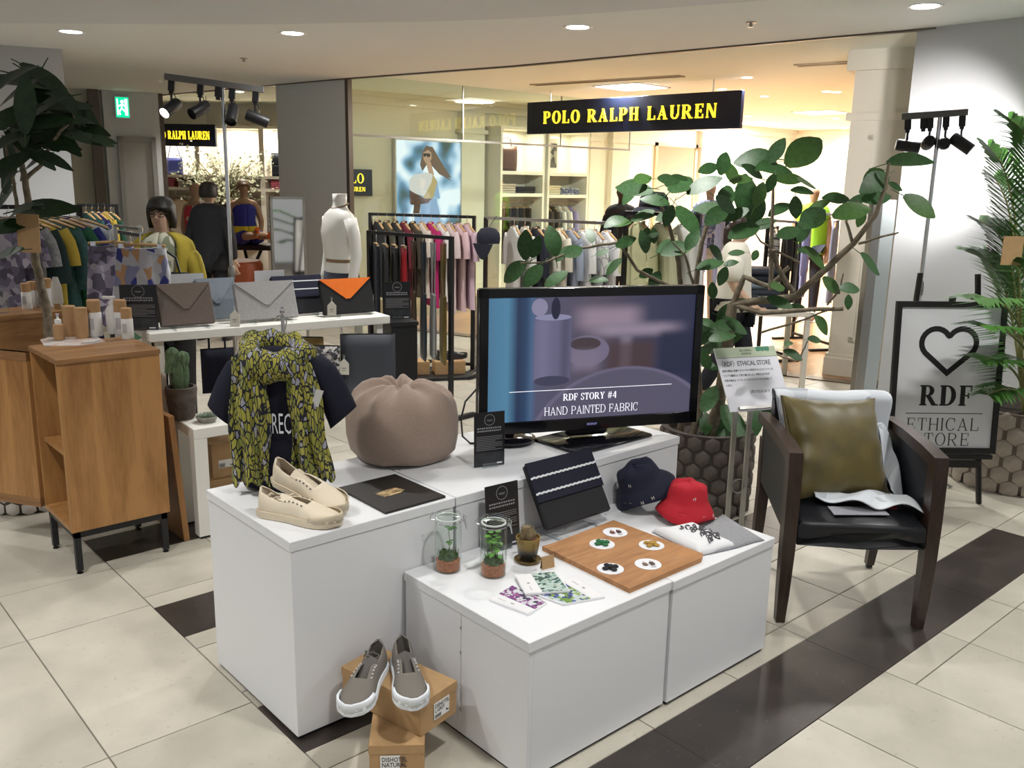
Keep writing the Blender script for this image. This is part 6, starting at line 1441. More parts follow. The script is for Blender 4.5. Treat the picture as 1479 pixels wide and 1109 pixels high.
g = soft(.17, .24, .06); obj('body', G().add(g.v, g.f, T(-.085, 0, 0)), mat('navy_tote', (.010, .012, .028), .85), t, ang=80); obj('handle', G().tube([(-.04, 0, .23), (-.04, 0, .30), (0, 0, .33), (.04, 0, .30), (.04, 0, .23)], .006, 6), mat('navy_tote', (.01, .012, .028), .85), t)
pq = on_bench(529, 560, BZ)
MPq = Vector((pq[0], pq[1], 0))
def pillow(label, loc, rz, w, h, d, m, lean=-.35, nm='pouch', cat='pouch', grp=None):
    t = thing(nm, label, cat, loc, rz, grp); g = soft(w, h, d); obj('body', G().add(g.v, g.f, RX(lean) @ T(-w/2, 0, 0)), m, t, ang=80); obj('zip', G().box((-w*.46, -.003, h-.004), (w*.46, .003, h+.002), M=RX(lean)), BLACKM, t, smooth=False); return t
qA = gd(532, 550, 4.66); pillow('slate grey flat bag behind the taupe pouf', (qA.x, qA.y, BZ), RF+.15, .285, .33, .06, mat('slate_nylon', (.052, .057, .072), .55), -.12)
qB = gd(470, 560, 4.62); pillow('black and white speckled bag beside the slate bag', (qB.x, qB.y, BZ), RF, .15, .28, .05, pattern('speckle', [(.02, .02, .022), (.3, .29, .3), (.05, .05, .06), (.16, .15, .16), (.5, .48, .46)], 70, distort=.03), -.1)
qB = gd(448, 520, 4.72); pillow('small mustard canvas bag behind the speckled bag', (qB.x, qB.y, BZ), RF, .14, .31, .04, mat('mustard_canvas', (.26, .18, .06), .85), -.05)
p = gd(497, 540, 4.615); housetag('cream house-shaped tag on the slate bag', (p.x, p.y, zat(497, 541, p)), 1.05)
# dark fabric stand right of the table holding the bags
# ================================================================ clothes racks and garments
HW = wood('hanger_wood', (.38, .22, .09), (.55, .36, .17), 4)
def rack(label, p0, p1, z, depth=0., posts=(0, 1), m=BLACKM, base=True, tele=False):
    d = Vector((p1.x-p0.x, p1.y-p0.y, 0)); L = d.length; rz = math.atan2(d.y, d.x)
    t = thing('clothes_rack', label, 'clothes rack', (p0.x, p0.y, 0), rz)
    obj('rail', G().box((-.015, -.012, z-.012), (L+.015, .012, z+.012)), m, t, smooth=False)
    for k in (0, 1):
        x = L*k; obj('post', G().box((x-.014, -.014, .02), (x+.014, .014, z)), BLACKM, t, smooth=False)
        if tele: obj('post_sleeve', G().box((x-.019, -.019, .02), (x+.019, .019, z*.5)), BLACKM, t, smooth=False)
        obj('foot', G().box((x-.018, -.24, 0), (x+.018, .24, .03)), BLACKM, t, smooth=False)
    obj('stretcher', G().box((0, -.012, .06), (L, .012, .085)), BLACKM, t, smooth=False)
    return t, Matrix.Translation((p0.x, p0.y, z)) @ RZ(rz), L
def fold_ring(w, d, z, ph, amp, n=24, cx=0.):
    o = []
    for k in range(n):
        a = 2*math.pi*k/n; c, s_ = math.cos(a), math.sin(a); x = w*math.copysign(abs(c)**.75, c)
        y = (d+amp*math.sin(x*55+ph))*math.copysign(abs(s_)**.8, s_)+amp*.6*math.sin(x*31+ph*2)
        o.append((x+cx, y, z))
    return o
def hanger(t, w, clip=False, d=.05):
    k = min(1., d/.02)
    h = obj('hanger', (G().tube([(-w*.36, 0, -.085), (0, 0, -.078), (w*.36, 0, -.085)], .009*k, 6) if clip else G().tube([(-w*.46, 0, -.118), (-w*.22, 0, -.082), (0, 0, -.066), (w*.22, 0, -.082), (w*.46, 0, -.118)], [.007*k, .011*k, .013*k, .011*k, .007*k], 7)), HW, t)
    obj('hook', G().tube([(0, 0, -.07), (0, 0, -.03), (.016, 0, -.012), (.014, 0, .008), (0, 0, .0155), (-.014, 0, .009)], .0025, 5), CHROME, h)
    if clip:
        for s_ in (-1, 1): obj('clip', G().box((s_*w*.28-.012, -min(.012, d*.7), -.125), (s_*w*.28+.012, min(.012, d*.7), -.075)), CHROME, h, smooth=False)
def hang(kind, label, m, loc, rz, w=.42, ln=.65, sl=.24, group=None, cat=None, d=.045):
    """a garment on its hanger; d is its greatest half thickness, so that neighbours on a rail stay clear of each other"""
    ph = random.random()*6; q = d/1.5
    nm = {'shirt': 'blouse', 'dress': 'hanging_dress', 'skirt': 'hanging_skirt', 'pants': 'hanging_trousers', 'tote': 'hanging_tote', 'vest': 'blouse'}[kind]
    ct_ = cat or {'shirt': 'top', 'dress': 'dress', 'skirt': 'skirt', 'pants': 'trousers', 'tote': 'tote bag', 'vest': 'top'}[kind]
    t = thing(nm, label, ct_, tuple(loc), rz, group)
    if kind in ('shirt', 'dress', 'vest'):
        hanger(t, w, d=d); fl_ = .5 if kind != 'dress' else .58; s0 = min(.034, d*.8)
        rows = [fold_ring(.06, s0*.9, -.066, ph, .0), fold_ring(.09, s0, -.085, ph, 0), fold_ring(w*.36, s0, -.112, ph, .04*q), fold_ring(w*.5, s0, -.15, ph, .06*q), fold_ring(w*.47, q, -.3, ph, .14*q), fold_ring(w*.46, q, -.09-ln*.7, ph, .22*q), fold_ring(w*fl_, q, -.09-ln, ph, .3*q)]
        obj('body', G().rings(rows), m, t, ang=80)
        if kind != 'vest':
            for s_ in (-1, 1):
                P = [(s_*w*.42, 0, -.14), (s_*w*.50, 0, -.14-sl*.35), (s_*w*.545, 0, -.14-sl*.7), (s_*w*.56, 0, -.14-sl)]
                g = G().tube(P, [.06, .066, .062, .06], 12); f_ = min(.55, d*.9/.066)
                obj('sleeve', G().add([(x, y*f_, z) for x, y, z in g.v], g.f), m, t, ang=80)
        obj('collar', G().tube([(.062*math.cos(a), s0*.85*math.sin(a), -.064+.008*math.sin(a)) for a in [2*math.pi*k/16 for k in range(17)]], min(.008, d*.2), 6, cap=False), m, t)
    elif kind == 'skirt':
        hanger(t, w, True, d)
        rows = [fold_ring(w*.36, q*.6, -.10, ph, .03*q, 40), fold_ring(w*.37, q*.7, -.135, ph, .1*q, 40), fold_ring(w*.43, q*.9, -.10-ln*.5, ph, .28*q, 40), fold_ring(w*.5, q, -.10-ln, ph, .3*q, 40)]
        obj('body', G().rings(rows), m, t, ang=80); obj('waistband', G().rings([fold_ring(w*.365, q*.75, -.098, ph, .03*q, 40), fold_ring(w*.372, q*.8, -.128, ph, .05*q, 40)], cap=False), m, t)
    elif kind == 'pants':
        hanger(t, w, True, d)
        for s_ in (-1, 1): obj('trouser_leg', G().rings([fold_ring(w*.19, q*.8, -.10, ph, .03*q, 16, s_*w*.17), fold_ring(w*.2, q, -.3, ph, .1*q, 16, s_*w*.18), fold_ring(w*.16, q*.8, -.10-ln, ph, .1*q, 16, s_*w*.17)]), m, t, ang=80)
        obj('waistband', G().rings([fold_ring(w*.37, q*.9, -.095, ph, 0, 24), fold_ring(w*.375, q, -.135, ph, 0, 24)], cap=False), m, t)
    elif kind == 'tote':
        sh = sl; e_ = min(.009, d*.5)
        h = obj('hook', G().tube([(0, 0, -.05), (0, 0, -.03), (.016, 0, -.012), (.014, 0, .008), (0, 0, .0155), (-.014, 0, .009)], .0028, 5), CHROME, t)
        for s_ in (-1, 1): obj('strap', G().box((-w*.24-.014, -.003, -sh), (-w*.24+.014, .003, -.035), M=T(0, s_*e_, 0) @ RY(-.10)), m, t, smooth=False); obj('strap', G().box((w*.24-.014, -.003, -sh), (w*.24+.014, .003, -.035), M=T(0, s_*e_, 0) @ RY(.10)), m, t, smooth=False)
        obj('body', G().rings([fold_ring(w*.48, max(e_+.004, q*.7), -sh+.01, ph, .05*q), fold_ring(w*.5, q, -sh-ln*.5, ph, .2*q), fold_ring(w*.5, q*.9, -sh-ln*.95, ph, .2*q), fold_ring(w*.46, q*.5, -sh-ln, ph, .05*q)]), m, t, ang=80)
    return t
def cloth(n, c, r=.85, **k): return mat('cloth_'+n, c, r, **k)
def fill(M, L, items, where, group, rz0, turn=-.8, lo=0., hi=0.):
    """items: (order, kind, colour name, material, width, length, sleeve, -) spread along the rail, parallel to each other and clear of the posts"""
    n = len(items); sn = abs(math.sin(turn)); d = .045
    for _ in range(12):
        mg = (d+.004)/sn+.024; sp_ = (L-lo-hi-2*mg)/max(1, n-1); d = min(.045, .47*sp_*sn if n > 1 else .045)
    mg = (d+.004)/sn+.024; sp_ = (L-lo-hi-2*mg)/max(1, n-1)
    for i, it in enumerate(sorted(items, key=lambda v: v[0])):
        s_, kind, cn, m, w, ln, sl, _t = it
        p = M @ Vector((lo+mg+sp_*i, 0, .0)); kn = {'shirt': 'top', 'dress': 'dress', 'skirt': 'skirt', 'pants': 'trousers', 'tote': 'tote bag', 'vest': 'sleeveless top'}[kind]
        hang(kind, f'{cn} {kn} hanging on {where}', m, (p.x, p.y, p.z+.0), rz0+turn, w, ln, sl, group, d=d)
# --- middle back rack (M1)
zM = 1.345; m0, m1 = gz(535, 309, zM), gz(685, 313.5, zM)
t, M, L = rack('black rack of dark and pink clothes before the shop window', m0, m1, zM, tele=True); rzM = math.atan2((m1-m0).y, (m1-m0).x)
PINK_ = cloth('palepink', (.62, .44, .47)); MAG = cloth('magenta', (.40, .015, .12)); OLV = cloth('olive', (.055, .05, .03)); BLK = cloth('black', (.012, .012, .014)); MAR = cloth('maroon', (.13, .015, .03)); WHT = cloth('white', (.68, .67, .65)); CRM = cloth('cream', (.60, .53, .46))
tn = -1.05
fill(M, L, [(.04, 'shirt', 'jet black', BLK, .42, .62, .3, tn), (.13, 'shirt', 'deep olive', OLV, .42, .62, .3, tn), (.22, 'shirt', 'soft black', cloth('softblack', (.022, .02, .02)), .42, .6, .3, tn), (.3, 'shirt', 'dark maroon', MAR, .42, .62, .3, tn), (.38, 'shirt', 'brown olive', cloth('brownolive', (.05, .038, .025)), .42, .6, .3, tn), (.47, 'shirt', 'blush cream', CRM, .42, .6, .2, tn+.2), (.58, 'shirt', 'magenta', MAG, .46, .68, .22, tn+.4), (.7, 'shirt', 'white', WHT, .42, .62, .2, tn+.3), (.79, 'shirt', 'rosy white', cloth('rosywhite', (.62, .5, .5)), .42, .72, .2, tn+.2), (.87, 'shirt', 'pale pink', PINK_, .42, .7, .2, tn+.2), (.95, 'shirt', 'baby pink', cloth('babypink', (.62, .46, .55)), .42, .68, .22, tn+.3)], 'the rack before the shop window', 'clothes on the window rack', rzM, -.9)
# --- middle front low rack with totes (M2)
zM2 = 1.27; n0, n1 = gz(533, 335, zM2), gz(652, 344, zM2)
t, M, L = rack('low black rack of long-strapped tote bags beside the pedestal', n0, n1, zM2); rzN = math.atan2((n1-n0).y, (n1-n0).x)
for k in range(8):
    p = M @ Vector((L*(.04+.13*k), 0, 0))
GOLD = mat('gold_lame', (.16, .115, .03), .35, .5, noise=.3, nscale=6); DKB = mat('petrol_satin', (.02, .032, .045), .3, .2); SIL = mat('silver_satin', (.33, .34, .35), .3, .4)
fill(M, L, [(.98, 'tote', 'antique gold', GOLD, .18, .46, .40, .1), (.84, 'tote', 'silver satin', SIL, .15, .44, .40, .5), (.70, 'tote', 'petrol satin', DKB, .19, .46, .40, .2), (.58, 'tote', 'brown leather', cloth('brownleather', (.05, .035, .02), .5), .14, .44, .40, .5), (.46, 'pants', 'scarlet', cloth('scarlet', (.36, .012, .02)), .2, .8, 0, .9), (.33, 'pants', 'ink black', BLK, .3, .72, 0, -.7), (.2, 'pants', 'charcoal', cloth('charcoal', (.03, .032, .036)), .3, .72, 0, -.7), (.08, 'pants', 'midnight', cloth('midnight', (.012, .014, .024)), .3, .72, 0, -.7)], 'the low tote rack', 'things on the tote rack', rzN, -.6)
bx = gz(632, 546); carton('shoe_box', 'kraft shoe box on the floor under the tote rack', (bx.x-.02, bx.y, ), RF+.3, .26, .16, .11, .03, group='kraft shoe boxes')
bb3 = Vector((bx.x-.28, bx.y+.16, 0)); carton('shoe_box', 'kraft shoe box behind another one under the tote rack', (bb3.x, bb3.y), RF+.3, .26, .16, .11, .03, group='kraft shoe boxes')
bp_ = thing('floor_board', 'low black board on the floor under the tote rack', 'platform', (bx.x, bx.y, 0), RF+.3); obj('deck', G().box((-.40, -.12, .004), (.28, .36, .029), bev=.003), BLACKM, bp_, smooth=False); obj('skid', G().box((-.36, -.1, 0), (.24, .33, .005)), BLACKM, bp_, smooth=False)
ps = Vector((bx.x, bx.y, .141)); sneaker('black sneaker on the shoe box under the tote rack', (ps.x+.05, ps.y+.07, .141), RF+.5, mat('shoe_black', (.012, .012, .013), .5), mat('shoe_black_sole', (.02, .02, .02), .6), BLK, BLACKM, BLK, None, laces=False)
# --- right rack (R1)
zR = 1.345; r0, r1 = gz(702, 314.5, zR), gz(890, 323, zR)
t, M, L = rack('black rack of white and navy clothes behind the television', r0, r1, zR, m=STEEL, tele=True); rzR = math.atan2((r1-r0).y, (r1-r0).x)
NV2 = cloth('navyink', (.014, .016, .03)); GRY = cloth('bluegrey', (.30, .34, .43)); CHK = pattern('cloth_check', [(.66, .66, .64), (.62, .62, .61), (.5, .5, .52)], 12, edge=(.3, .3, .32), ew=.05)
fill(M, L, [(.10, 'shirt', 'crisp white', WHT, .40, .6, .24, -.9), (.16, 'shirt', 'white knit', cloth('whiteknit', (.7, .69, .66)), .40, .56, .26, -.9), (.25, 'shirt', 'navy ink', NV2, .44, .66, .3, -.95), (.36, 'shirt', 'ivory', cloth('ivory', (.66, .64, .56)), .46, .66, .24, -.45), (.50, 'shirt', 'warm ivory', cloth('warmivory', (.68, .63, .52)), .46, .62, .24, -.7), (.60, 'shirt', 'blue grey', GRY, .44, .62, .3, -.6), (.73, 'shirt', 'chalk white', cloth('chalk', (.72, .72, .72)), .44, .64, .24, -.5), (.86, 'shirt', 'white checked', CHK, .44, .62, .24, -.5), (.95, 'shirt', 'bright white', cloth('brightwhite', (.7, .7, .72)), .44, .66, .24, -.7)], 'the rack behind the television', 'clothes on the rack behind the television', rzR, -.7, lo=.2)
p = M @ Vector((.075, -.115, -.02)); t = thing('baseball_cap', 'navy cap hanging at the end of the rack behind the television', 'cap', tuple(p), rzR)
obj('crown', G().rings([[(x*1.0, y, z) for x, y, z in ell(r_*1., r_*.8, -.05-zz, 20, .03)] for r_, zz in ((.02, 0), (.07, .012), (.1, .05), (.105, .09), (.1, .13))]), NV2, t, ang=80); obj('visor', G().grid(lambda u, v: (.03+(-.1+.2*u)*(1-.3*v), -.08-.0*v, -.18-.13*v*math.sin(math.pi*(.15+.7*u))), 10, 6, thick=.004), NV2, t, ang=80); obj('loop', G().tube([(.03, 0, -.06), (.03, .06, -.005), (.03, .115, .036), (.03, .133, .02)], .003, 5), NV2, t)
# --- pale yellow dresses behind the tree
zY = 1.45; y0, y1 = gz(905, 307, zY), gz(1010, 312, zY)
t, M, L = rack('dark rack of pale yellow dresses behind the rubber tree', y0, y1, zY); rzY = math.atan2((y1-y0).y, (y1-y0).x)
YEL = cloth('paleyellow', (.62, .62, .36))
fill(M, L, [(.25, 'dress', 'pale yellow', YEL, .5, .85, .3, -.1), (.62, 'dress', 'soft lemon', cloth('lemon', (.64, .64, .42)), .46, .85, .3, -.3), (.9, 'shirt', 'milk white', cloth('milk', (.68, .68, .64)), .44, .7, .3, -.4)], 'the rack behind the rubber tree', 'clothes behind the rubber tree', rzY, -.55)
p = M @ Vector((L*.42, -.03, .0235)); t = thing('sun_hat', 'navy hat resting on the pale yellow dress rack', 'hat', (p.x, p.y, p.z-.005), rzY); obj('crown_and_brim', G().rings([ell(.15, .13, 0, 24), ell(.13, .11, .02, 24), ell(.105, .09, .03, 24), ell(.10, .085, .09, 24), ell(.07, .06, .125, 24), ell(.01, .01, .13, 24)]), NV2, t, ang=60); obj('hat_band', G().rings([ell(.107, .092, .03, 24), ell(.104, .09, .05, 24)], cap=False), BLK, t)
# --- shop rails with shirts
for i, (xa, ya, xb, yb, z_, items, wh, lb) in enumerate([
    (1008, 300, 1052, 303, 1.5, [(.3, 'shirt', 'blue striped', pattern('cloth_bluestripe', [(.33, .36, .62), (.46, .48, .68)], 60, stretch=(4, 1, .1)), .46, .74, .5, .1), (.75, 'shirt', 'lavender striped', pattern('cloth_lavstripe', [(.42, .42, .66), (.52, .52, .70)], 60, stretch=(4, 1, .1)), .44, .74, .5, -.3)], 'the shop rail left of the walking woman', 'short shop rail of striped shirts'),
    (1110, 318, 1152, 321, 1.45, [(.35, 'shirt', 'black and white striped', pattern('cloth_bw', [(.05, .05, .06), (.55, .54, .52), (.05, .05, .06), (.5, .5, .48)], 34, stretch=(.1, .1, 3)), .42, .6, .22, .0), (.8, 'shirt', 'plain black', BLK, .42, .68, .3, -.4)], 'the shop rail right of the walking woman', 'short shop rail of striped and black tops'),
    (1160, 307, 1218, 311, 1.5, [(.3, 'shirt', 'periwinkle', cloth('periwinkle', (.22, .23, .42)), .46, .78, .5, -.15), (.72, 'shirt', 'blue chambray', cloth('chambray', (.27, .30, .44)), .46, .78, .5, -.2)], 'the shop rail by the cream pilaster', 'short shop rail of blue shirts')]):
    a, b = gz(xa, ya, z_), gz(xb, yb, z_); dmx = 9.2 if i < 2 else 10.3
    sc1 = dmx/math.hypot(a.x, a.y); A_ = Vector((a.x*sc1, a.y*sc1, 0)); z2 = CH-(CH-z_)*sc1; sc2 = (CH-z2)/(CH-z_); B_ = Vector((b.x*sc2, b.y*sc2, 0))
    t, M, L = rack(lb, A_, B_, z2, m=STEEL); fill(M, L, items, wh, 'shirts on the shop rails', math.atan2((B_-A_).y, (B_-A_).x), -.6)
# --- left racks
zL = 1.45; a0, a1 = gz(-40, 299, zL), gz(114, 298.5, zL)
t, M, L = rack('black rack of green and blue blouses before the white column', a0, a1, zL); rzA = math.atan2((a1-a0).y, (a1-a0).x)
TEAL = mat('cloth_tealsilk', (.035, .10, .10), .5, noise=.3, nscale=30); EME = cloth('emerald', (.012, .10, .045), .6); ROY = cloth('royal', (.02, .025, .19), .6); LACE = cloth('lace', (.52, .56, .60), .8, noise=.12, nscale=60); YL2 = cloth('yellow', (.55, .40, .06)); PRT = pattern('cloth_lilac', [(.30, .27, .36), (.16, .14, .22), (.45, .42, .5), (.1, .09, .13)], 26, distort=.05); GRL = cloth('greylace', (.32, .33, .34), .8, noise=.25, nscale=50)
fill(M, L, [(.16, 'dress', 'lilac printed', PRT, .44, .85, .2, -.9), (.28, 'dress', 'violet printed', PRT, .44, .85, .2, -.8), (.38, 'dress', 'grey lace', GRL, .44, .8, .2, -.8), (.50, 'shirt', 'dark teal', cloth('darkteal', (.02, .045, .045)), .42, .66, .3, -.85), (.60, 'dress', 'sunny yellow', YL2, .42, .8, .2, -.9), (.70, 'shirt', 'teal silk', TEAL, .46, .6, .34, -.5), (.78, 'dress', 'emerald', EME, .46, .85, .2, -.6), (.87, 'dress', 'royal blue', ROY, .44, .9, .2, -.8), (.97, 'shirt', 'pale blue lace', LACE, .50, .62, .42, -.55)], 'the rack before the white column', 'clothes before the white column', rzA, -.75)
c0_, c1_ = gz(114, 296, 1.46), gz(148, 296.5, 1.46); fx_ = 1.45; c0_ = Vector((c0_.x*fx_, c0_.y*fx_, 0)); c1_ = Vector((c1_.x*fx_, c1_.y*fx_, 0)); zz_ = CH-(CH-1.46)*fx_
t, M, L = rack('short black rack of dark green clothes behind the blouse rack', c0_, c1_+(c1_-c0_)*.6, zz_)
fill(M, L, [(.12, 'shirt', 'bottle green', cloth('bottle', (.015, .06, .05), .6), .44, .66, .3, -.8), (.3, 'shirt', 'deep teal velvet', TEAL, .44, .66, .3, -.8), (.48, 'dress', 'indigo', cloth('indigo', (.02, .02, .10)), .42, .8, .2, -.9), (.66, 'dress', 'mustard', YL2, .42, .8, .2, -.9), (.85, 'shirt', 'forest green', cloth('forest', (.02, .075, .05), .6), .44, .62, .3, -.6)], 'the short rack near the service door', 'clothes near the service door', math.atan2((c1_-c0_).y, (c1_-c0_).x), -.9)
zS = 1.26; s0_, s1_ = gz(150, 331, zS), gz(235, 345, zS)
t, M, L = rack('low black rack of skirts beside the woman in yellow', s0_, s1_, zS); rzS = math.atan2((s1_-s0_).y, (s1_-s0_).x)
GEO = pattern('cloth_geo', [(.05, .06, .32), (.55, .56, .60), (.52, .30, .16), (.04, .05, .26), (.25, .26, .42), (.5, .5, .55)], 26, stretch=(1, 1, .6), rot=(.3, .6, .2))
fill(M, L, [(.06, 'skirt', 'golden', YL2, .38, .55, 0, -.8), (.2, 'skirt', 'green pleated', EME, .40, .6, 0, -.5), (.38, 'skirt', 'teal pleated', TEAL, .40, .58, 0, -.6)], 'the low skirt rack', 'skirts on the low rack', rzS, -.7)
pk = gz(203, 352, 1.21); fk = 5.0/math.hypot(pk.x, pk.y); 
zk = CH-(CH-1.21)*fk; pk = Vector((pk.x*fk, pk.y*fk, zk+.075))
st_ = thing('skirt_stand', 'thin steel stand with arm holding the blue geometric skirt', 'garment stand', (pk.x, pk.y+.36, 0)); obj('pole', G().tube([(0, 0, 0.01), (0, 0, pk.z)], .010, 8), STEEL, st_); obj('arm', G().tube([(0, 0, pk.z), (0, -.37, pk.z)], .008, 8), STEEL, st_); obj('base', G().lathe([(0, 0), (.16, 0), (.16, .01), (.02, .014)], 24, cap=False), STEEL, st_)
hang('skirt', 'blue and peach geometric print skirt clipped to a wooden hanger', GEO, tuple(pk), RF+.1, .34, .32, 0, d=.06); 
pk2 = pk+Vector((-.07, .24, 0)); hang('skirt', 'lilac grey printed skirt behind the geometric skirt', PRT, (pk2.x, pk2.y, pk2.z), RF+.4, .30, .42, 0)
# ================================================================ shop fittings
def onw(px, py, o=0.): return gpl(px, py, (0, YW-o, 0), (0, 1, 0))
# illuminated poster with an anonymous striding figure
pA, pB_ = onw(573, 205, .07), onw(668, 204, .07); pz1 = (pA.z+pB_.z)/2; pz0 = pz1-1.75
lb = thing('lightbox_poster', 'backlit street-style photo poster on the shop wall behind the rack', 'poster', ((pA.x+pB_.x)/2, YW-.06, pz0)); pw2 = (pB_.x-pA.x)/2
obj('box', G().box((-pw2-.02, -.0, -.02), (pw2+.02, .059, pz1-pz0+.02)), mat('white_metal', (.8, .8, .8), .4), lb, smooth=False)
def bokeh():
    m = bpy.data.materials.new('bokeh_print'); m.use_nodes = True; nt = m.node_tree; b = nt.nodes['Principled BSDF']; b.inputs['Base Color'].default_value = (.02, .02, .02, 1)
    tc = nt.nodes.new('ShaderNodeTexCoord'); n = nt.nodes.new('ShaderNodeTexNoise'); n.inputs['Scale'].default_value = 2.6; n.inputs['Detail'].default_value = 1; nt.links.new(tc.outputs['Object'], n.inputs[0])
    r_ = nt.nodes.new('ShaderNodeValToRGB'); el = r_.color_ramp.elements
    for i, (p_, c_) in enumerate([(.34, (.03, .07, .06)), (.44, (.10, .24, .38)), (.52, (.42, .6, .78)), (.6, (.85, .9, .95))]):
        if i > 1: el.new(p_)
        el[i].position = p_; el[i].color = (*c_, 1)
    nt.links.new(n.outputs[0], r_.inputs[0]); nt.links.new(r_.outputs[0], b.inputs['Emission Color']); b.inputs['Emission Strength'].default_value = 1.1; return m
bg = obj('backlit_print', G().box((-pw2, -.006, 0), (pw2, 0, pz1-pz0)), bokeh(), lb, smooth=False)
def pm_(n, c): return mat('print_'+n, (.02, .02, .02), .5, emit=c, es=.9)
def ppoly(nm, pts, m, lay):
    q = []
    for x, y in pts:
        v = onw(380+x*.2705, 100+y*.2705, .066); q.append((v.x-lb.location.x, v.z-pz0))
    if sum(q[i][0]*q[(i+1) % len(q)][1]-q[(i+1) % len(q)][0]*q[i][1] for i in range(len(q))) < 0: q.reverse()
    obj(nm, G().prism(q, .0062+.0006*lay, .0066+.0006*lay, M=UPR), m, bg, smooth=False)
HAIR, SKIN_, WJ = pm_('hair', (.16, .09, .05)), pm_('skin', (.55, .32, .2)), pm_('jacket', (.78, .72, .68))
ppoly('printed_hair', [(850, 440), (870, 408), (905, 415), (925, 450), (960, 510), (1005, 580), (985, 575), (1010, 600), (960, 570), (940, 560), (905, 520), (880, 500), (850, 545), (838, 510)], HAIR, 1)
ppoly('printed_face', [(855, 445), (880, 430), (898, 445), (900, 475), (888, 500), (868, 502), (856, 480)], SKIN_, 2)
ppoly('printed_glasses', [(856, 448), (892, 450), (892, 466), (878, 470), (872, 460), (864, 468), (856, 464)], pm_('dark', (.02, .015, .015)), 3)
ppoly('printed_neck', [(870, 498), (895, 495), (912, 560), (900, 600), (880, 540)], SKIN_, 2)
ppoly('printed_jacket', [(780, 590), (800, 565), (870, 550), (905, 560), (920, 600), (905, 690), (860, 680), (800, 660), (780, 640)], WJ, 3)
ppoly('printed_arm', [(905, 560), (930, 600), (915, 660), (905, 690), (850, 690), (880, 640), (900, 600)], pm_('tan', (.55, .40, .16)), 4)
ppoly('printed_bag', [(780, 645), (860, 690), (900, 690), (880, 715), (840, 720), (835, 770), (800, 770), (805, 725), (785, 720)], pm_('brown', (.10, .045, .03)), 5)
ppoly('printed_jeans', [(840, 720), (900, 690), (925, 690), (945, 780), (950, 850), (800, 850), (810, 775), (838, 770)], pm_('denim', (.30, .45, .70)), 2)
ppoly('printed_blue_tail', [(915, 640), (930, 600), (945, 690), (925, 690)], pm_('denim', (.30, .45, .70)), 2)
# navy wall sign, half hidden by the column
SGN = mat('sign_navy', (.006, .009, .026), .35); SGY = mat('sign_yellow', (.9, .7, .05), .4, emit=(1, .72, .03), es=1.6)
v0, v1 = onw(466, 243, .05), onw(538, 283, .05); sgn = thing('wall_sign', 'square navy wall sign with yellow letters beside the grey column', 'sign', (v1.x, YW-.04, onw(538, 283, .05).z))
sw_ = .85; sh_ = v0.z-v1.z+.0
obj('panel', G().box((-sw_, -.01, 0), (0, .039, sh_)), SGN, sgn, smooth=False)
# big hanging sign over the entrance
def words(body, size, M, m, parent, align='C', wide=1., track=.1, **k):
    wd_ = [sum(glyph(c, .1, .05, .05)[1]+track for c in w) for w in body.split()]; sp_ = glyph(' ', .1, .05, .05)[1]+track; tot = sum(wd_)+sp_*(len(wd_)-1)-track
    x = {'C': -tot/2, 'R': -tot, 'L': 0}[align]
    for w, l in zip(body.split(), wd_):
        if parent.name.startswith('shop_sign'):
            xx = x
            for ch in w: obj('letter', serif(ch, size, M @ T(xx*size*wide, 0, 0), align='L', wide=wide, track=track, **k), m, parent, smooth=False); xx += glyph(ch, .1, .05, .05)[1]+track
        else: obj('lettering', serif(w, size, M @ T(x*size*wide, 0, 0), align='L', wide=wide, track=track, **k), m, parent, smooth=False)
        x += l+sp_
def hangsign(label, A, B, zb, h, body, size, s=.2, wide=1.05):
    d = B-A; L = d.length; t = thing('shop_sign', label, 'sign', (A.x, A.y, zb), math.atan2(d.y, d.x))
    obj('panel', G().box((0, -.03, 0), (L, .03, h), bev=.003), SGN, t, smooth=False)
    words(body, size, T(L*.5, -.0305, h*.5-size*.5) @ UPR, SGY, t, s=s, h=.07, f=.055, track=.22 if wide > 1 else .12, wide=wide, depth=.012)
    for x in (L*.12, L*.88): obj('rod', G().tube([(x, 0, h), (x, 0, SHOPC-zb+.01)], .008, 8), STEEL, t)
    return t
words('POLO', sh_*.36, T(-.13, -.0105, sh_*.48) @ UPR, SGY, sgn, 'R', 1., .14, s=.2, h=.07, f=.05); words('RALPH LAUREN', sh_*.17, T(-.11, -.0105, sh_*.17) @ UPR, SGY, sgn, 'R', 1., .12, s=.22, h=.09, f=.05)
zb_ = 2.24; A, B = gz(763, 194, zb_), gz(1070, 185.5, zb_); A.z = B.z = 0
hh_ = (zat(763, 148.5, A)-zb_+zat(1070, 130, B)-zb_)/2
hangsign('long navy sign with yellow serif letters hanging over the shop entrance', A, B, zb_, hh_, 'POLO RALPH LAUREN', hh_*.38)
zb2 = 2.15; B2 = gd(313, 212, 14.2); zb2 = B2.z; A2 = gd(214, 216, 14.6); A2.z = 0; B2.z = 0
hangsign('navy sign with yellow serif letters seen beyond the service door', A2, B2, zb2, zat(313, 180, B2)-zb2, 'POLO RALPH LAUREN', .115, wide=.52)
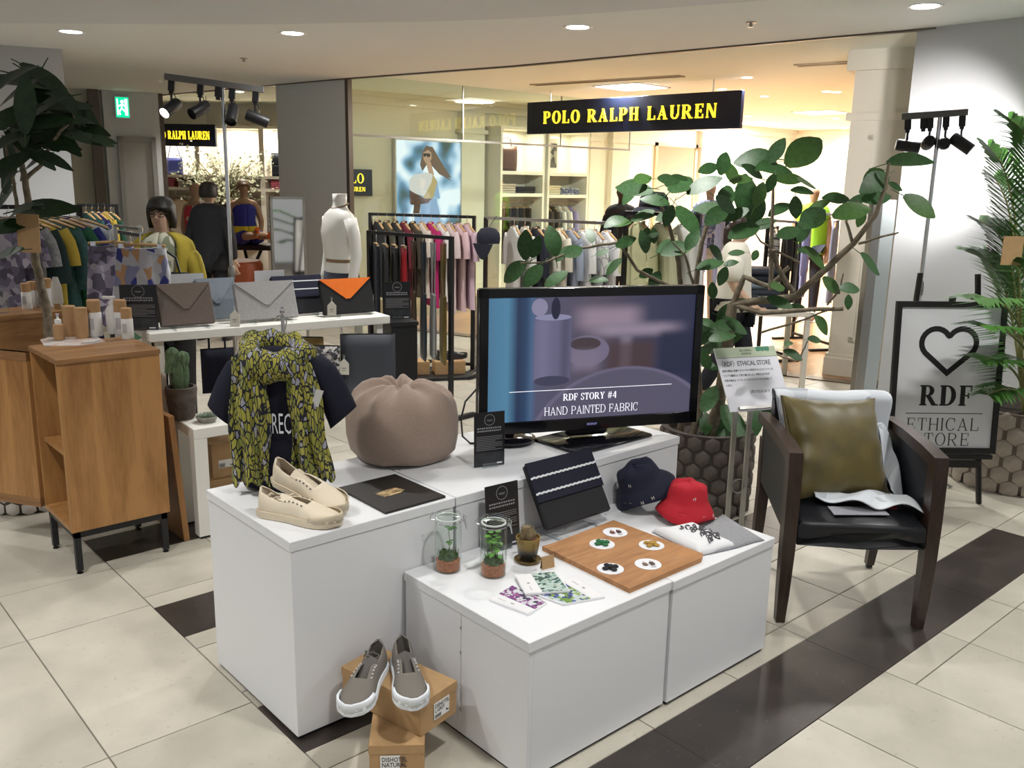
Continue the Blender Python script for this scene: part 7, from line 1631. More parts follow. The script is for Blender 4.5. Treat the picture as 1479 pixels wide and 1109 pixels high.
# recessed shelf bays on the shop wall
SHW = mat('shelf_white', (.74, .70, .62), .5)
def stack(label, p, m, w=.3, n=4, d=.28, group='folded stacks in the shop', rz=0.):
    t = thing('folded_stack', label, 'folded clothes', p, rz, group)
    for k in range(n): obj('folded_garment', G().box((-w/2+.006*(k % 2), -d/2, .034*k), (w/2-.006*((k+1) % 2), d/2, .034*k+.032), bev=.01), m, t)
def bay(label, xa, xb, tops, seed):
    a, b = onw(xa, 250, .4).x, onw(xb, 250, .4).x
    t = thing('shelf_unit', label, 'shelf unit', (a, YW, 0)); w = b-a; o = .4
    obj('side_panel', G().box((-.04, -o, 0), (0, -.001, 2.42)), SHW, t, smooth=False); obj('side_panel', G().box((w, -o, 0), (w+.04, -.001, 2.42)), SHW, t, smooth=False)
    obj('top_panel', G().box((0, -o, 2.38), (w, -.001, 2.42)), SHW, t, smooth=False)
    zs = [onw(xa+5, y, .4).z for y in tops]
    for z in zs: obj('shelf', G().box((0, -o, z-.05), (w, -.001, z)), SHW, t, smooth=False)
    obj('hanging_rail', G().tube([(0, -o*.5, zs[-1]-.13), (w, -o*.5, zs[-1]-.13)], .012, 8), STEEL, t)
    lamp('AREA', 'bay_strip_lamp', (a+w/2, YW-.25, 2.36), 9, (1, .9, .7), .3)
    return a, w, zs
a, w, zs = bay('white shelf bay with brown bag behind the glass', 726, 784, (246.6, 279), 1)
WZ = YW-.2
t = thing('leather_bag', 'brown leather tote on the top shelf behind the glass', 'bag', (a+w*.3, WZ, zs[0])); g = soft(.42, .36, .14); obj('body', G().add(g.v, g.f, T(-.21, 0, 0)), mat('brown_leather', (.075, .025, .015), .45), t, ang=80); obj('handle', G().tube([(-.1, 0, .34), (-.08, 0, .45), (.0, 0, .48), (.08, 0, .45), (.1, 0, .34)], .009, 6), mat('brown_leather', (.07, .03, .02), .45), t)
stack('cream folded knits on the shelf under the brown bag', (a+w*.22, WZ, zs[1]), CRM, .3, 4); stack('navy folded clothes on the shelf under the brown bag', (a+w*.68, WZ, zs[1]), NV2, .36, 3)
zrl = zs[1]-.13
for k in range(5): hang('pants', 'dark trousers hanging in the shelf bay under the navy folded clothes', cloth('darkbrown', (.03, .02, .015)), (a+w*(.16+.17*k), WZ, zrl+.0), 1.35, .36, .8, 0, 'dark trousers in the shelf bay')
a, w, zs = bay('white shelf bay with framed print behind the glass', 794, 848, (249, 281), 2)
t = thing('picture_frame', 'white framed black and white print standing on the shelf', 'picture frame', (a+w*.18, YW-.3, zs[0])); obj('frame', G().box((-.09, -.012, 0), (.11, .012, .50)), SHW, t, smooth=False); obj('print', G().box((-.055, -.014, .07), (.075, -.012, .43)), pattern('bw_print', [(.05, .05, .05), (.4, .38, .34), (.12, .11, .1)], 12, distort=.2), t, smooth=False)
stack('ivory folded knits on the shelf under the framed print', (a+w*.2, WZ, zs[1]), cloth('ivory2', (.66, .6, .45)), .3, 4); stack('blue patterned folded shirts on the shelf under the framed print', (a+w*.65, WZ, zs[1]), pattern('blue_check', [(.12, .16, .3), (.4, .42, .5), (.06, .08, .16)], 40), .4, 3)
for k in range(5):
    c_ = [(.03, .02, .015), (.6, .58, .55), (.28, .24, .45)][min(2, k//2)]; hang('shirt', ['dark brown', 'white', 'lavender'][min(2, k//2)]+' shirt on the rail under the framed print', cloth('bay%d' % min(2, k//2), c_), (a+w*(.17+.165*k), WZ, zs[1]-.13), 1.35, .34, .7, .4, 'shirts on the rail under the framed print')
# mouldings, pilasters and mirror on the same wall
pl2 = G()
bayx = onw(726, 250, .4).x-.05
for xa, xb in ((690, 722), (852, 866), (884, 940), (1012, 1024)):
    p, q = onw(xa, 250, .1).x, onw(xb, 250, .1).x
    if xa == 690: p, q = p-(q+.04-bayx), bayx-.04
    pl2.box((p, YW-.10, 0), (q, YW, 2.6)).box((p-.04, YW-.13, 0), (q+.04, YW, .16)).box((p-.04, YW-.13, 2.3), (q+.04, YW, 2.36))
struct('trim_8', pl2, CREAM, smooth=False)
p, q = onw(945, 250, .03).x, onw(1005, 250, .03).x; z1_ = onw(975, 207, .03).z
t = thing('wall_mirror', 'tall framed mirror on the shop wall behind the rubber tree', 'mirror', ((p+q)/2, YW, .25)); hw_ = (q-p)/2
obj('glass', G().box((-hw_+.05, -.03, .05), (hw_-.05, -.02, z1_-.3)), mat('mirror_silver', (.85, .85, .82), .04, 1.), t, smooth=False)
for aa, bb in (((-hw_, -.045, 0), (-hw_+.06, 0, z1_-.25)), ((hw_-.06, -.045, 0), (hw_, 0, z1_-.25)), ((-hw_, -.045, z1_-.31), (hw_, 0, z1_-.25)), ((-hw_, -.045, 0), (hw_, 0, .06))): obj('frame_rail', G().box(aa, bb), mat('gilt', (.5, .4, .24), .4, .3), t, smooth=False)
# ---- shop seen through the left opening
def bw(px, py, o=.0): 
    n_ = bn; v = gpl(px, py, B0-bn*o, bn); q = MBK.inverted() @ v; return q.x, v.z
def bth(nm, lab, cat, px, o, z, grp=None):
    x, _ = bw(px, 250, o); p = MBK @ Vector((x, o, z)); return thing(nm, lab, cat, tuple(p), math.atan2(-bd_.y, -bd_.x), grp)
xs_ = [bw(px, 250, .4)[0] for px in (436, 379, 286, 222)]; zsA = bw(260, 252, .4)[1]; zsB = bw(260, 270, .4)[1]
for i, (xa, xb) in enumerate(((xs_[0], xs_[1]), (xs_[1], xs_[2]), (xs_[2], xs_[3]))):
    t = thing('shelf_unit', ['narrow white shelf bay with backpack behind the grey column', 'wide white shelf bay behind the flower arrangement', 'white shelf bay with blue shoulder bag near the service door'][i], 'shelf unit', tuple(MBK @ Vector((xa, 0, 0))), math.atan2(bd_.y, bd_.x)); w = xb-xa; sg_ = 1 if (RZ(math.atan2(bd_.y, bd_.x)) @ Vector((0, 1, 0))).dot(-bn) > 0 else -1
    for x in (0, w-.04): obj('side_panel', G().box((x, min(0, sg_*.4), 0), (x+.04, max(0, sg_*.4), 2.45)), SHW, t, smooth=False)
    for z in (zsA, zsB, 2.41): obj('shelf', G().box((.04, min(0, sg_*.4), z-.045), (w-.04, max(0, sg_*.4), z)), SHW, t, smooth=False)
    obj('hanging_rail', G().tube([(.04, sg_*.2, zsB-.14), (w-.04, sg_*.2, zsB-.14)], .012, 8), STEEL, t)
    p = MBK @ Vector(((xa+xb)/2, .25, 2.36)); lamp('AREA', 'bay_strip_lamp', tuple(p), 14, (1, .92, .76), .3)
rzb0 = math.atan2(-bd_.y, -bd_.x)
PNK = cloth('stackpink', (.55, .14, .2))
def bpos(px, o, z): x, _ = bw(px, 250, o); return tuple(MBK @ Vector((x, o, z)))
stack('pink folded knits on the shelf near the service door', bpos(248, .2, zsB), PNK, .21, 4, rz=rzb0); stack('beige folded knits beside the pink stack', bpos(268, .2, zsB), CRM, .15, 3, rz=rzb0); stack('pink folded knits on the shelf by the grey column', bpos(408, .2, zsB), PNK, .30, 4, rz=rzb0)
t = bth('shoulder_bag', 'small royal blue shoulder bag hanging over the pink knits', 'bag', 253, .22, zsA); g = soft(.28, .26, .1); obj('body', G().add(g.v, g.f, T(-.14, 0, 0)), cloth('royalbag', (.02, .03, .16), .5), t, ang=80); obj('strap', G().tube([(-.11, 0, .25), (-.05, 0, .45), (0, 0, .55), (.05, 0, .45), (.11, 0, .25)], .007, 6), cloth('royalbag', (.02, .03, .16), .5), t)
t = bth('backpack', 'navy backpack on the shelf by the grey column', 'bag', 405, .22, zsA); g = soft(.28, .36, .16); obj('body', G().add(g.v, g.f, T(-.14, 0, 0)), NV2, t, ang=80); obj('top_loop', G().tube([(-.03, 0, .35), (0, 0, .4), (.03, 0, .35)], .008, 6), NV2, t); obj('front_pocket', G().box((-.09, -.10, .04), (.09, -.06, .17), bev=.015), NV2, t)
rzb = math.atan2(-bd_.y, -bd_.x)
hang('shirt', 'cream jacket facing out on the rail near the service door', cloth('creamjacket', (.66, .6, .5)), bpos(257, .2, zsB-.14), rzb+.5, .44, .75, .5, cat='jacket')
hang('shirt', 'navy and white striped shirt on the rail by the grey column', pattern('cloth_navystripe', [(.03, .03, .07), (.6, .6, .62), (.03, .03, .07), (.6, .6, .6)], 30, stretch=(.1, .1, 3)), bpos(405, .2, zsB-.14), rzb+1.0, .36, .7, .5)
hang('shirt', 'white blouse on the rail behind the seated mannequin', cloth('bayblouse', (.68, .64, .55)), bpos(356, .2, zsB-.14), rzb+.55, .46, .6, .3)
hang('shirt', 'yellow top on the rail behind the seated mannequin', cloth('bayyellow', (.65, .5, .05)), bpos(330, .2, zsB-.14), rzb+.55, .42, .6, .3)
# flower arrangement
fp = gd(326, 330, 13.9); FOz = 1.0
t = thing('flower_arrangement', 'large airy branch arrangement in a dark vase inside the shop', 'flowers', (fp.x, fp.y, 0)); 
obj('stand', G().box((-.2, -.2, 0), (.2, .2, .78), bev=.01), SHW, t, smooth=False)
obj('vase', G().lathe([(0, .78), (.08, .78), (.13, .9), (.11, 1.1), (.075, 1.2), (.085, 1.24), (.07, 1.24)], 20, cap=False), mat('vase_dark', (.03, .025, .02), .3), t)
g = G(); lf = G(); random.seed(11)
for k in range(70):
    a = random.random()*6.28; sp_ = .15+.62*random.random(); zt = 1.35+.75*random.random(); e = Vector((sp_*math.cos(a), sp_*math.sin(a), zt)); g.tube([(0, 0, 1.2), tuple(Vector((e.x*.35, e.y*.35, 1.2+(zt-1.2)*.55))), tuple(e)], [.006, .004, .002], 4)
    for j in range(26):
        c = Vector((0, 0, 1.2)).lerp(e, .35+.65*random.random())+Vector((random.gauss(0, .045), random.gauss(0, .045), random.gauss(0, .045))); u = Vector((random.gauss(0, 1), random.gauss(0, 1), random.gauss(0, 1))).normalized(); v = u.orthogonal().normalized(); s1 = .022+.016*random.random(); lf.add([c-u*s1, c+v*s1*.55, c+u*s1, c-v*s1*.55], [(0, 1, 2, 3)])
obj('branches', g, mat('branch_brown', (.12, .09, .05), .8), t)['kind'] = 'stuff'; o = obj('blossom', lf, mat('blossom_pale', (.34, .34, .22), .8, noise=.4, nscale=6), t, smooth=False); o['kind'] = 'stuff'
# black X-leg bench, ottomans
bp = gd(366, 372, 12.6); zt = zat(372, 352, bp)
t = thing('display_bench', 'black X-legged bench under the seated mannequin', 'bench', (bp.x, bp.y, 0), RF-.0)
obj('seat', G().box((-.55, -.22, zt-.07), (.55, .22, zt), bev=.008), BLACKM, t, smooth=False)
for x in (-.46, -.05, .42): obj('leg_cross', G().tube([(x-.12, -.18, .01), (x+.12, .18, zt-.07)], .022, 6).tube([(x+.12, -.18, .01), (x-.12, .18, zt-.07)], .022, 6), BLACKM, t)
for i, (px, py, d_, lab) in enumerate([(337, 385, 10.6, 'orange leather ottoman beside the lamp pole'), (309, 390, 12.0, 'orange leather ottoman behind the man in black')]):
    p = gd(px, py, d_); zt2 = zat(px, 376, p); t = thing('ottoman', lab, 'ottoman', (p.x, p.y, 0)); obj('seat', G().lathe([(0, .05), (.30, .05), (.32, .08), (.32, zt2-.04), (.29, zt2), (0, zt2+.01)], 28, cap=False), mat('orange_leather', (.30, .06, .015), .45), t); obj('base', G().lathe([(0, 0), (.27, 0), (.27, .05)], 24, cap=False), BLACKM, t)
# standing mirror before the grey column
mp_ = gd(416, 330, 8.2); z1_ = zat(416, 284, mp_); t = thing('standing_mirror', 'slim grey framed mirror standing before the grey column', 'mirror', (mp_.x, mp_.y, 0), RF+.55); hw_ = .155
obj('glass', G().box((-hw_+.02, -.012, .12), (hw_-.02, -.006, z1_-.02)), mat('mirror_silver', (.85, .85, .82), .04, 1.), t, smooth=False)
for aa, bb in (((-hw_, -.018, .06), (-hw_+.022, .018, z1_)), ((hw_-.022, -.018, .06), (hw_, .018, z1_)), ((-hw_, -.018, z1_-.022), (hw_, .018, z1_)), ((-hw_, -.018, .1), (hw_, .018, .122))): obj('frame_rail', G().box(aa, bb), STEEL, t, smooth=False)
obj('foot', G().box((-hw_, -.2, 0), (hw_, .2, .06)), STEEL, t, smooth=False)
# security post at the shop entrance
gp_ = gz(1240, 610); zt = zat(1268, 286, gp_); t = thing('security_gate', 'slim steel and grey security post before the cream pilaster', 'security gate', (gp_.x, gp_.y, 0), RF+.25)
obj('edge_strip', G().box((-.08, -.03, 0), (-.008, .03, zt), bev=.004), STEEL, t, smooth=False); obj('panel', G().box((-.008, -.026, .02), (.10, .026, zt-.01), bev=.004), mat('gate_grey', (.38, .42, .43), .35), t, smooth=False); obj('base', G().box((-.1, -.1, 0), (.12, .1, .02)), STEEL, t, smooth=False)
# emergency exit sign above the service door
tx0, tx1 = gpl(166, 140, D0-dn*.05, dn), gpl(187, 170, D0-dn*.05, dn); q0, q1 = MD.inverted() @ tx0, MD.inverted() @ tx1
t = thing('exit_sign', 'glowing green emergency exit sign above the service door', 'exit sign', tuple(MD @ Vector((0, 0, 0)))); t.matrix_world = MD
lo_, hi_ = sorted((q0.x, q1.x)); zl0, zl1 = sorted((q0.z, q1.z))
GRN = mat('exit_green', (.0, .3, .15), .5, emit=(.0, .55, .26), es=1.5); EXW = mat('exit_white', (.8, .9, .85), .5, emit=(.75, 1, .85), es=1.6)
obj('box', G().box((lo_-.01, 0, zl0-.01), (hi_+.01, .06, zl1+.01)), mat('white_metal', (.8, .8, .8), .4), t, smooth=False)
obj('face', G().box((lo_, .06, zl0), (hi_, .064, zl1)), GRN, t, smooth=False)
xm = (lo_+hi_)/2; Hh = zl1-zl0; fg = G().box((lo_+.015, .064, zl0+Hh*.1), (lo_+.05, .066, zl1-Hh*.08)).box((hi_-.03, .064, zl0+Hh*.1), (hi_-.012, .066, zl1-Hh*.08))
obj('door_symbol', fg, EXW, t, smooth=False)
rg = G().lathe([(0, 0), (.022, 0), (.022, .002)], 12, M=T(xm, .064, zl0+Hh*.78) @ RX(-math.pi/2))
for aa, bb in (((xm, .70), (xm+.01, .45)), ((xm+.01, .45), (xm+.04, .28)), ((xm+.04, .28), (xm+.03, .12)), ((xm+.01, .45), (xm-.03, .3)), ((xm-.03, .3), (xm-.05, .16)), ((xm, .66), (xm+.045, .55)), ((xm, .66), (xm-.04, .52))): rg.tube([(aa[0], .066, zl0+Hh*aa[1]), (bb[0], .066, zl0+Hh*bb[1])], .009, 5)
obj('running_figure', rg, EXW, t, smooth=False)
# ================================================================ people and mannequins
def skin(name, J, E_, Rd, m, parent, root='pelvis', sub=1):
    ks = list(J); me = bpy.data.meshes.new(name); me.from_pydata([J[k] for k in ks], [(ks.index(a), ks.index(b)) for a, b in E_], []); me.materials.append(m)
    o = bpy.data.objects.new(name, me); COL.objects.link(o); o.parent = parent
    sk = o.modifiers.new('skin', 'SKIN'); sk.use_smooth_shade = True
    for i, k in enumerate(ks):
        v = me.skin_vertices[0].data[i]; r_ = Rd[k]; v.radius = r_ if isinstance(r_, tuple) else (r_, r_); v.use_root = (k == root)
    sb = o.modifiers.new('sub', 'SUBSURF'); sb.levels = sb.render_levels = sub
    return o
def joints(H=1.6, arms=None, head=(0, 0), legs=None):
    k = H/1.7
    J = dict(pelvis=(0, 0, .93), waist=(0, 0, 1.06), chest=(0, .005, 1.26), upper=(0, .012, 1.375), neck=(0, .016, 1.45), jaw=(head[0]*.5, -.022+head[1]*.6, 1.522), skull=(head[0], .006+head[1], 1.59), crown=(head[0], .012+head[1], 1.645))
    for s_, q in ((1, 'L'), (-1, 'R')):
        J['sh'+q] = (s_*.155, .01, 1.365); J['el'+q] = (s_*.215, .03, 1.09); J['wr'+q] = (s_*.205, -.06, .86); J['pa'+q] = (s_*.2, -.085, .80)
        J['hip'+q] = (s_*.09, 0, .88); J['kn'+q] = (s_*.095, -.01, .49); J['an'+q] = (s_*.095, .03, .085); J['to'+q] = (s_*.1, -.12, .03)
    J.update(arms or {}); J.update(legs or {})
    for s_, q in ((1, 'L'), (-1, 'R')):
        w, p = Vector(J['wr'+q]), Vector(J['pa'+q]); d = (p-w).normalized(); sd = d.cross(Vector((0, 1, 0))); sd = (sd.normalized() if sd.length > .2 else Vector((1, 0, 0)))
        cu = d.cross(sd)*.35
        for n_, (off, ln) in enumerate(((-.03, .07), (-.011, .08), (.008, .085), (.026, .075))):
            b = p+sd*off+d*.02; J[f'f{n_}a{q}'] = tuple(b+d*ln*.5); J[f'f{n_}b{q}'] = tuple(b+(d*.85+cu).normalized()*ln)
        J['tha'+q] = tuple(w+d*.03+sd*-.045); J['thb'+q] = tuple(w+d*.07+sd*-.05+cu*.03)
    return {n_: tuple(c*k for c in v) for n_, v in J.items()}, k
BE = [('pelvis', 'waist'), ('waist', 'chest'), ('chest', 'upper'), ('upper', 'neck'), ('neck', 'jaw'), ('jaw', 'skull'), ('skull', 'crown')]
for q in 'LR':
    BE += [('upper', 'sh'+q), ('sh'+q, 'el'+q), ('el'+q, 'wr'+q), ('wr'+q, 'pa'+q), ('pelvis', 'hip'+q), ('hip'+q, 'kn'+q), ('kn'+q, 'an'+q), ('an'+q, 'to'+q), ('wr'+q, 'tha'+q), ('tha'+q, 'thb'+q)]
    for n_ in range(4): BE += [('pa'+q, f'f{n_}a{q}'), (f'f{n_}a{q}', f'f{n_}b{q}')]
BR = dict(pelvis=(.145, .105), waist=(.12, .09), chest=(.13, .095), upper=(.075, .06), neck=.036, jaw=(.052, .058), skull=(.074, .09), crown=(.05, .062))
for q in 'LR':
    BR.update({'sh'+q: .052, 'el'+q: .042, 'wr'+q: .028, 'pa'+q: (.036, .018), 'hip'+q: .085, 'kn'+q: .058, 'an'+q: .038, 'to'+q: .032, 'tha'+q: .012, 'thb'+q: .009})
    for n_ in range(4): BR.update({f'f{n_}a{q}': .0095, f'f{n_}b{q}': .008})
def sub_skin(name, J, keys, m, parent, grow, root, over=None):
    E_ = [e for e in BE if e[0] in keys and e[1] in keys]; Rd = {}
    for k in keys:
        r_ = BR[k]; r_ = r_ if isinstance(r_, tuple) else (r_, r_); Rd[k] = (r_[0]+grow, r_[1]+grow)
    Rd.update(over or {})
    return skin(name, {k: J[k] for k in keys}, E_, Rd, m, parent, root)
SK1 = mat('skin_light', (.55, .36, .26), .55); SKM = mat('mannequin_tan', (.36, .22, .14), .5); HRB = mat('hair_black', (.012, .009, .008), .5); HRN = mat('hair_dark_brown', (.028, .015, .011), .45)
def hair_cap(parent, J, k, m, bob=.12, grow=.018, back=True, nm='hair', fringe=.35):
    c = Vector(J['skull']); rows = []
    n = 26
    for z, r_ in ((.105, .02), (.10, .055), (.08, .083), (.045, .1), (0, .106), (-.04, .107), (-bob, .098)):
        ring = []
        for q in range(n):
            a = 2*math.pi*q/n; f = max(0, -math.sin(a))          # front = -y
            zz = z
            if z < .045 and f > .25: zz = max(z, .045-.03*(1-f)-(.02 if z < 0 else 0))
            ring.append(tuple(c+Vector((math.cos(a)*r_*.86, math.sin(a)*r_*1.02+.006, zz))*k))
        rows.append(ring)
    return obj(nm, G().rings(rows), m, parent, ang=100)
def face(parent, J, k, glasses=False):
    c = Vector(J['skull']); e = G()
    for s_ in (-1, 1):
        obj('eye', G().lathe([(0, -.008), (.009, -.004), (.011, 0), (.009, .004), (0, .008)], 10, M=Matrix.Translation(c+Vector((s_*.031, -.082, -.008))*k) @ S(k, k*.5, k*.7), cap=False), mat('eye_dark', (.03, .02, .02), .3), parent)
        obj('brow', G().tube([c+Vector((s_*.018, -.09, .012))*k, c+Vector((s_*.034, -.088, .017))*k, c+Vector((s_*.048, -.078, .012))*k], .003*k, 5), HRB, parent)
        obj('ear', G().lathe([(0, -.01), (.02, -.006), (.026, .0), (.02, .006), (0, .008)], 10, M=Matrix.Translation(c+Vector((s_*.073, .012, -.025))*k) @ RY(math.pi/2) @ S(k*1.2, k*.8, k), cap=False), SK1, parent)
    obj('nose', G().rings([[tuple(c+Vector(p)*k) for p in r_] for r_ in ([(-.008, -.086, .004), (.008, -.086, .004), (.0, -.094, .004)], [(-.012, -.084, -.03), (.012, -.084, -.03), (.0, -.108, -.028)], [(-.014, -.078, -.042), (.014, -.078, -.042), (0, -.1, -.042)])]), SK1, parent, ang=80)
    obj('mouth', G().tube([c+Vector((-.022, -.076, -.066))*k, c+Vector((0, -.085, -.068))*k, c+Vector((.022, -.076, -.066))*k], [.002*k, .0038*k, .002*k], 6), mat('lips', (.40, .18, .15), .5), parent)
    if glasses:
        g = G()
        for s_ in (-1, 1): g.tube([c+Vector((s_*.032+.024*math.cos(a), -.1, -.008+.019*math.sin(a)))*k for a in [2*math.pi*j/16 for j in range(17)]], .0022*k, 5); g.tube([c+Vector((s_*.056, -.1, -.004))*k, c+Vector((s_*.078, .01, -.004))*k], .002*k, 4)
        g.tube([c+Vector((-.01, -.1, -.006))*k, c+Vector((.01, -.1, -.006))*k], .002*k, 4); obj('glasses', g, HRN, parent)
def shell(parent, nm, rows, m, gap0=0., gap1=0., n=30, k=1., thick=.006):
    """garment shell from (z, half width, half depth) rows, open over gap degrees about the front (-y)"""
    def fn(u, v):
        f = v*(len(rows)-1); i = min(int(f), len(rows)-2); t_ = f-i; z, w, d = [rows[i][j]+(rows[i+1][j]-rows[i][j])*t_ for j in range(3)]
        gap = gap0+(gap1-gap0)*v; a = R(-90+gap)+(2*math.pi-2*R(gap))*u
        rip = 1+.03*math.sin(a*7+v*3)*v
        return (w*rip*math.cos(a)*k, d*rip*math.sin(a)*k+.01, z*k)
    return obj(nm, G().grid(fn, n, 16, thick=thick), m, parent, ang=100)
def faced(p, to): return math.atan2(to[0]-p[0], -(to[1]-p[1]))
# -- woman in yellow cardigan (eyes towards the clothes, three-quarter view)
YW_ = gd(232, 300, 5.75); hgt = zat(228, 282, YW_)
t = thing('person', 'woman in mustard cardigan and leaf-print blouse standing by the skirt rack', 'person', (YW_.x, YW_.y, 0), RF+.0)
J, k = joints(hgt+.0, arms={'elL': (.23, .0, 1.12), 'wrL': (.13, -.16, 1.02), 'paL': (.08, -.20, 1.02), 'elR': (-.23, .0, 1.12), 'wrR': (-.12, -.17, 1.0), 'paR': (-.07, -.21, 1.0)})
sub_skin('body', J, list(J), SK1, t, 0, 'pelvis')
CARD = mat('mustard_knit', (.38, .30, .035), .9, bump=.2, bscale=200); BLO = pattern('leaf_blouse', [(.6, .6, .48), (.22, .25, .16), (.58, .58, .46), (.62, .6, .5), (.3, .32, .2)], 34, stretch=(1, 1, .5), distort=.04)
TR_ = [(1.46, .062, .06), (1.435, .13, .088), (1.40, .178, .105), (1.33, .195, .12), (1.2, .175, .12), (1.06, .165, .115), (.9, .185, .135)]
shell(t, 'blouse', [(z, w-.012, d-.006) for z, w, d in TR_], BLO, 0, 0, k=k); shell(t, 'cardigan', [(z, w+.006, d+.01) for z, w, d in TR_], CARD, 44, 30, k=k, thick=.008)
for q in 'LR': sub_skin('sleeve', J, ['sh'+q, 'el'+q, 'wr'+q], CARD, t, .02, 'sh'+q)
sub_skin('trousers', J, ['pelvis', 'hipL', 'knL', 'anL', 'hipR', 'knR', 'anR'], mat('trouser_dark', (.015, .014, .016), .8), t, .014, 'pelvis')
hair_cap(t, J, k, HRB, .10); face(t, J, k, True)
for q in 'LR': obj('shoe', G().lathe([(0, 0), (.045, 0), (.05, .03), (.035, .06), (0, .07)], 12, M=T(J['to'+q][0], J['to'+q][1]+.05, 0) @ S(.9, 2.2, 1), cap=False), BLACKM, t)
hb_ = YW_+Vector((RT.x, RT.y, 0))*.13-Vector((FW.x, FW.y, 0))*.33
zt_ = zat(272, 392, hb_)
t = thing('handbag', 'black handbag hanging from the arm of the woman in mustard', 'bag', (hb_.x, hb_.y, zt_-.2), RF); g = soft(.26, .2, .09); obj('body', G().add(g.v, g.f, T(-.13, 0, 0)), LEA, t, ang=80); obj('handle', G().tube([(-.08, 0, .19), (-.06, 0, .28), (0, 0, .32), (.06, 0, .28), (.08, 0, .19)], .007, 6), LEA, t)
# -- man in black suit seen from behind
MN = gd(303, 300, 9.6); hgt = zat(301, 263, MN)+.01
t = thing('person', 'man in black suit seen from behind holding a dark folder', 'person', (MN.x, MN.y, 0), RF+math.pi-.25)
J, k = joints(hgt, arms={'elR': (-.25, .03, 1.10), 'wrR': (-.24, -.02, .87), 'paR': (-.24, -.04, .80), 'elL': (.25, .03, 1.1), 'wrL': (.24, -.05, .88), 'paL': (.235, -.07, .82)}, legs={'anL': (.16, .08, .085), 'knL': (.13, .02, .49), 'toL': (.17, -.06, .03)})
sub_skin('body', J, list(J), SK1, t, 0, 'pelvis'); SUIT = mat('black_suit', (.010, .011, .016), .75)
shell(t, 'jacket', [(1.465, .065, .06), (1.44, .15, .09), (1.395, .205, .11), (1.34, .22, .122), (1.2, .2, .125), (1.05, .185, .12), (.78, .205, .145)], SUIT, 4, 8, k=k, thick=.008)
for q in 'LR': sub_skin('sleeve', J, ['sh'+q, 'el'+q, 'wr'+q], SUIT, t, .018, 'sh'+q)
sub_skin('trousers', J, ['pelvis', 'hipL', 'knL', 'anL', 'hipR', 'knR', 'anR'], SUIT, t, .014, 'pelvis'); hair_cap(t, J, k, HRB, .06); face(t, J, k)
for q in 'LR': obj('shoe', G().lathe([(0, 0), (.045, 0), (.05, .03), (.035, .06), (0, .07)], 12, M=T(J['to'+q][0], J['to'+q][1]+.05, 0) @ S(.9, 2.2, 1), cap=False), BLACKM, t)
mw = T(MN.x, MN.y, 0) @ RZ(RF+math.pi-.25) @ Vector(J['paL'])
t = thing('folder', 'dark folder held low by the man in black', 'folder', (mw.x-RT.x*.02-FW.x*.05, mw.y-RT.y*.02-FW.y*.05, mw.z-.05), RF+.1); obj('cover', G().box((-.12, -.012, -.16), (.12, .012, .05), M=RY(.35)), mat('folder_dark', (.02, .025, .027), .5), t, smooth=False); obj('pages', G().box((-.115, -.008, -.155), (.115, .008, .056), M=RY(.35)), CARDM, t, smooth=False)
# -- woman with ponytail walking, profile to the right
PW = gd(1064, 380, 7.0); hgt = zat(1066, 309, PW)
t = thing('person', 'woman with long ponytail in white blouse walking behind the rubber tree', 'person', (PW.x, PW.y, 0), RF+1.25)
J, k = joints(hgt, head=(0, -.05), arms={'elL': (.21, .06, 1.10), 'wrL': (.2, -.02, .88), 'paL': (.2, -.05, .82), 'elR': (-.21, .0, 1.10), 'wrR': (-.2, -.15, .95), 'paR': (-.19, -.2, .92)}, legs={'knL': (.09, -.12, .5), 'anL': (.09, -.12, .085), 'toL': (.09, -.26, .03), 'knR': (-.09, .06, .48), 'anR': (-.09, .24, .11), 'toR': (-.09, .12, .03)})
sub_skin('body', J, list(J), SK1, t, 0, 'pelvis'); WB = mat('white_blouse', (.70, .67, .58), .85)
shell(t, 'blouse', [(1.455, .06, .058), (1.43, .14, .09), (1.39, .18, .11), (1.33, .195, .128), (1.2, .19, .14), (1.05, .195, .15), (.86, .215, .17)], WB, 0, 0, k=k)
for q in 'LR': sub_skin('sleeve', J, ['sh'+q, 'el'+q], WB, t, .035, 'sh'+q)
sub_skin('trousers', J, ['pelvis', 'hipL', 'knL', 'anL', 'hipR', 'knR', 'anR'], mat('trouser_navy', (.012, .013, .022), .8), t, .018, 'pelvis'); hair_cap(t, J, k, HRN, .055); face(t, J, k)
c = Vector(J['skull']); obj('ponytail', G().tube([c+Vector((0, .095, .02))*k, c+Vector((0, .135, -.03))*k, c+Vector((0.01, .14, -.14))*k, c+Vector((.02, .12, -.26))*k], [.03*k, .042*k, .038*k, .012*k], 10), HRN, t, ang=100)
for q in 'LR': obj('shoe', G().lathe([(0, 0), (.04, 0), (.045, .03), (.03, .05), (0, .06)], 12, M=T(J['to'+q][0], J['to'+q][1]+.05, 0) @ S(.9, 2.2, 1), cap=False), BLACKM, t)
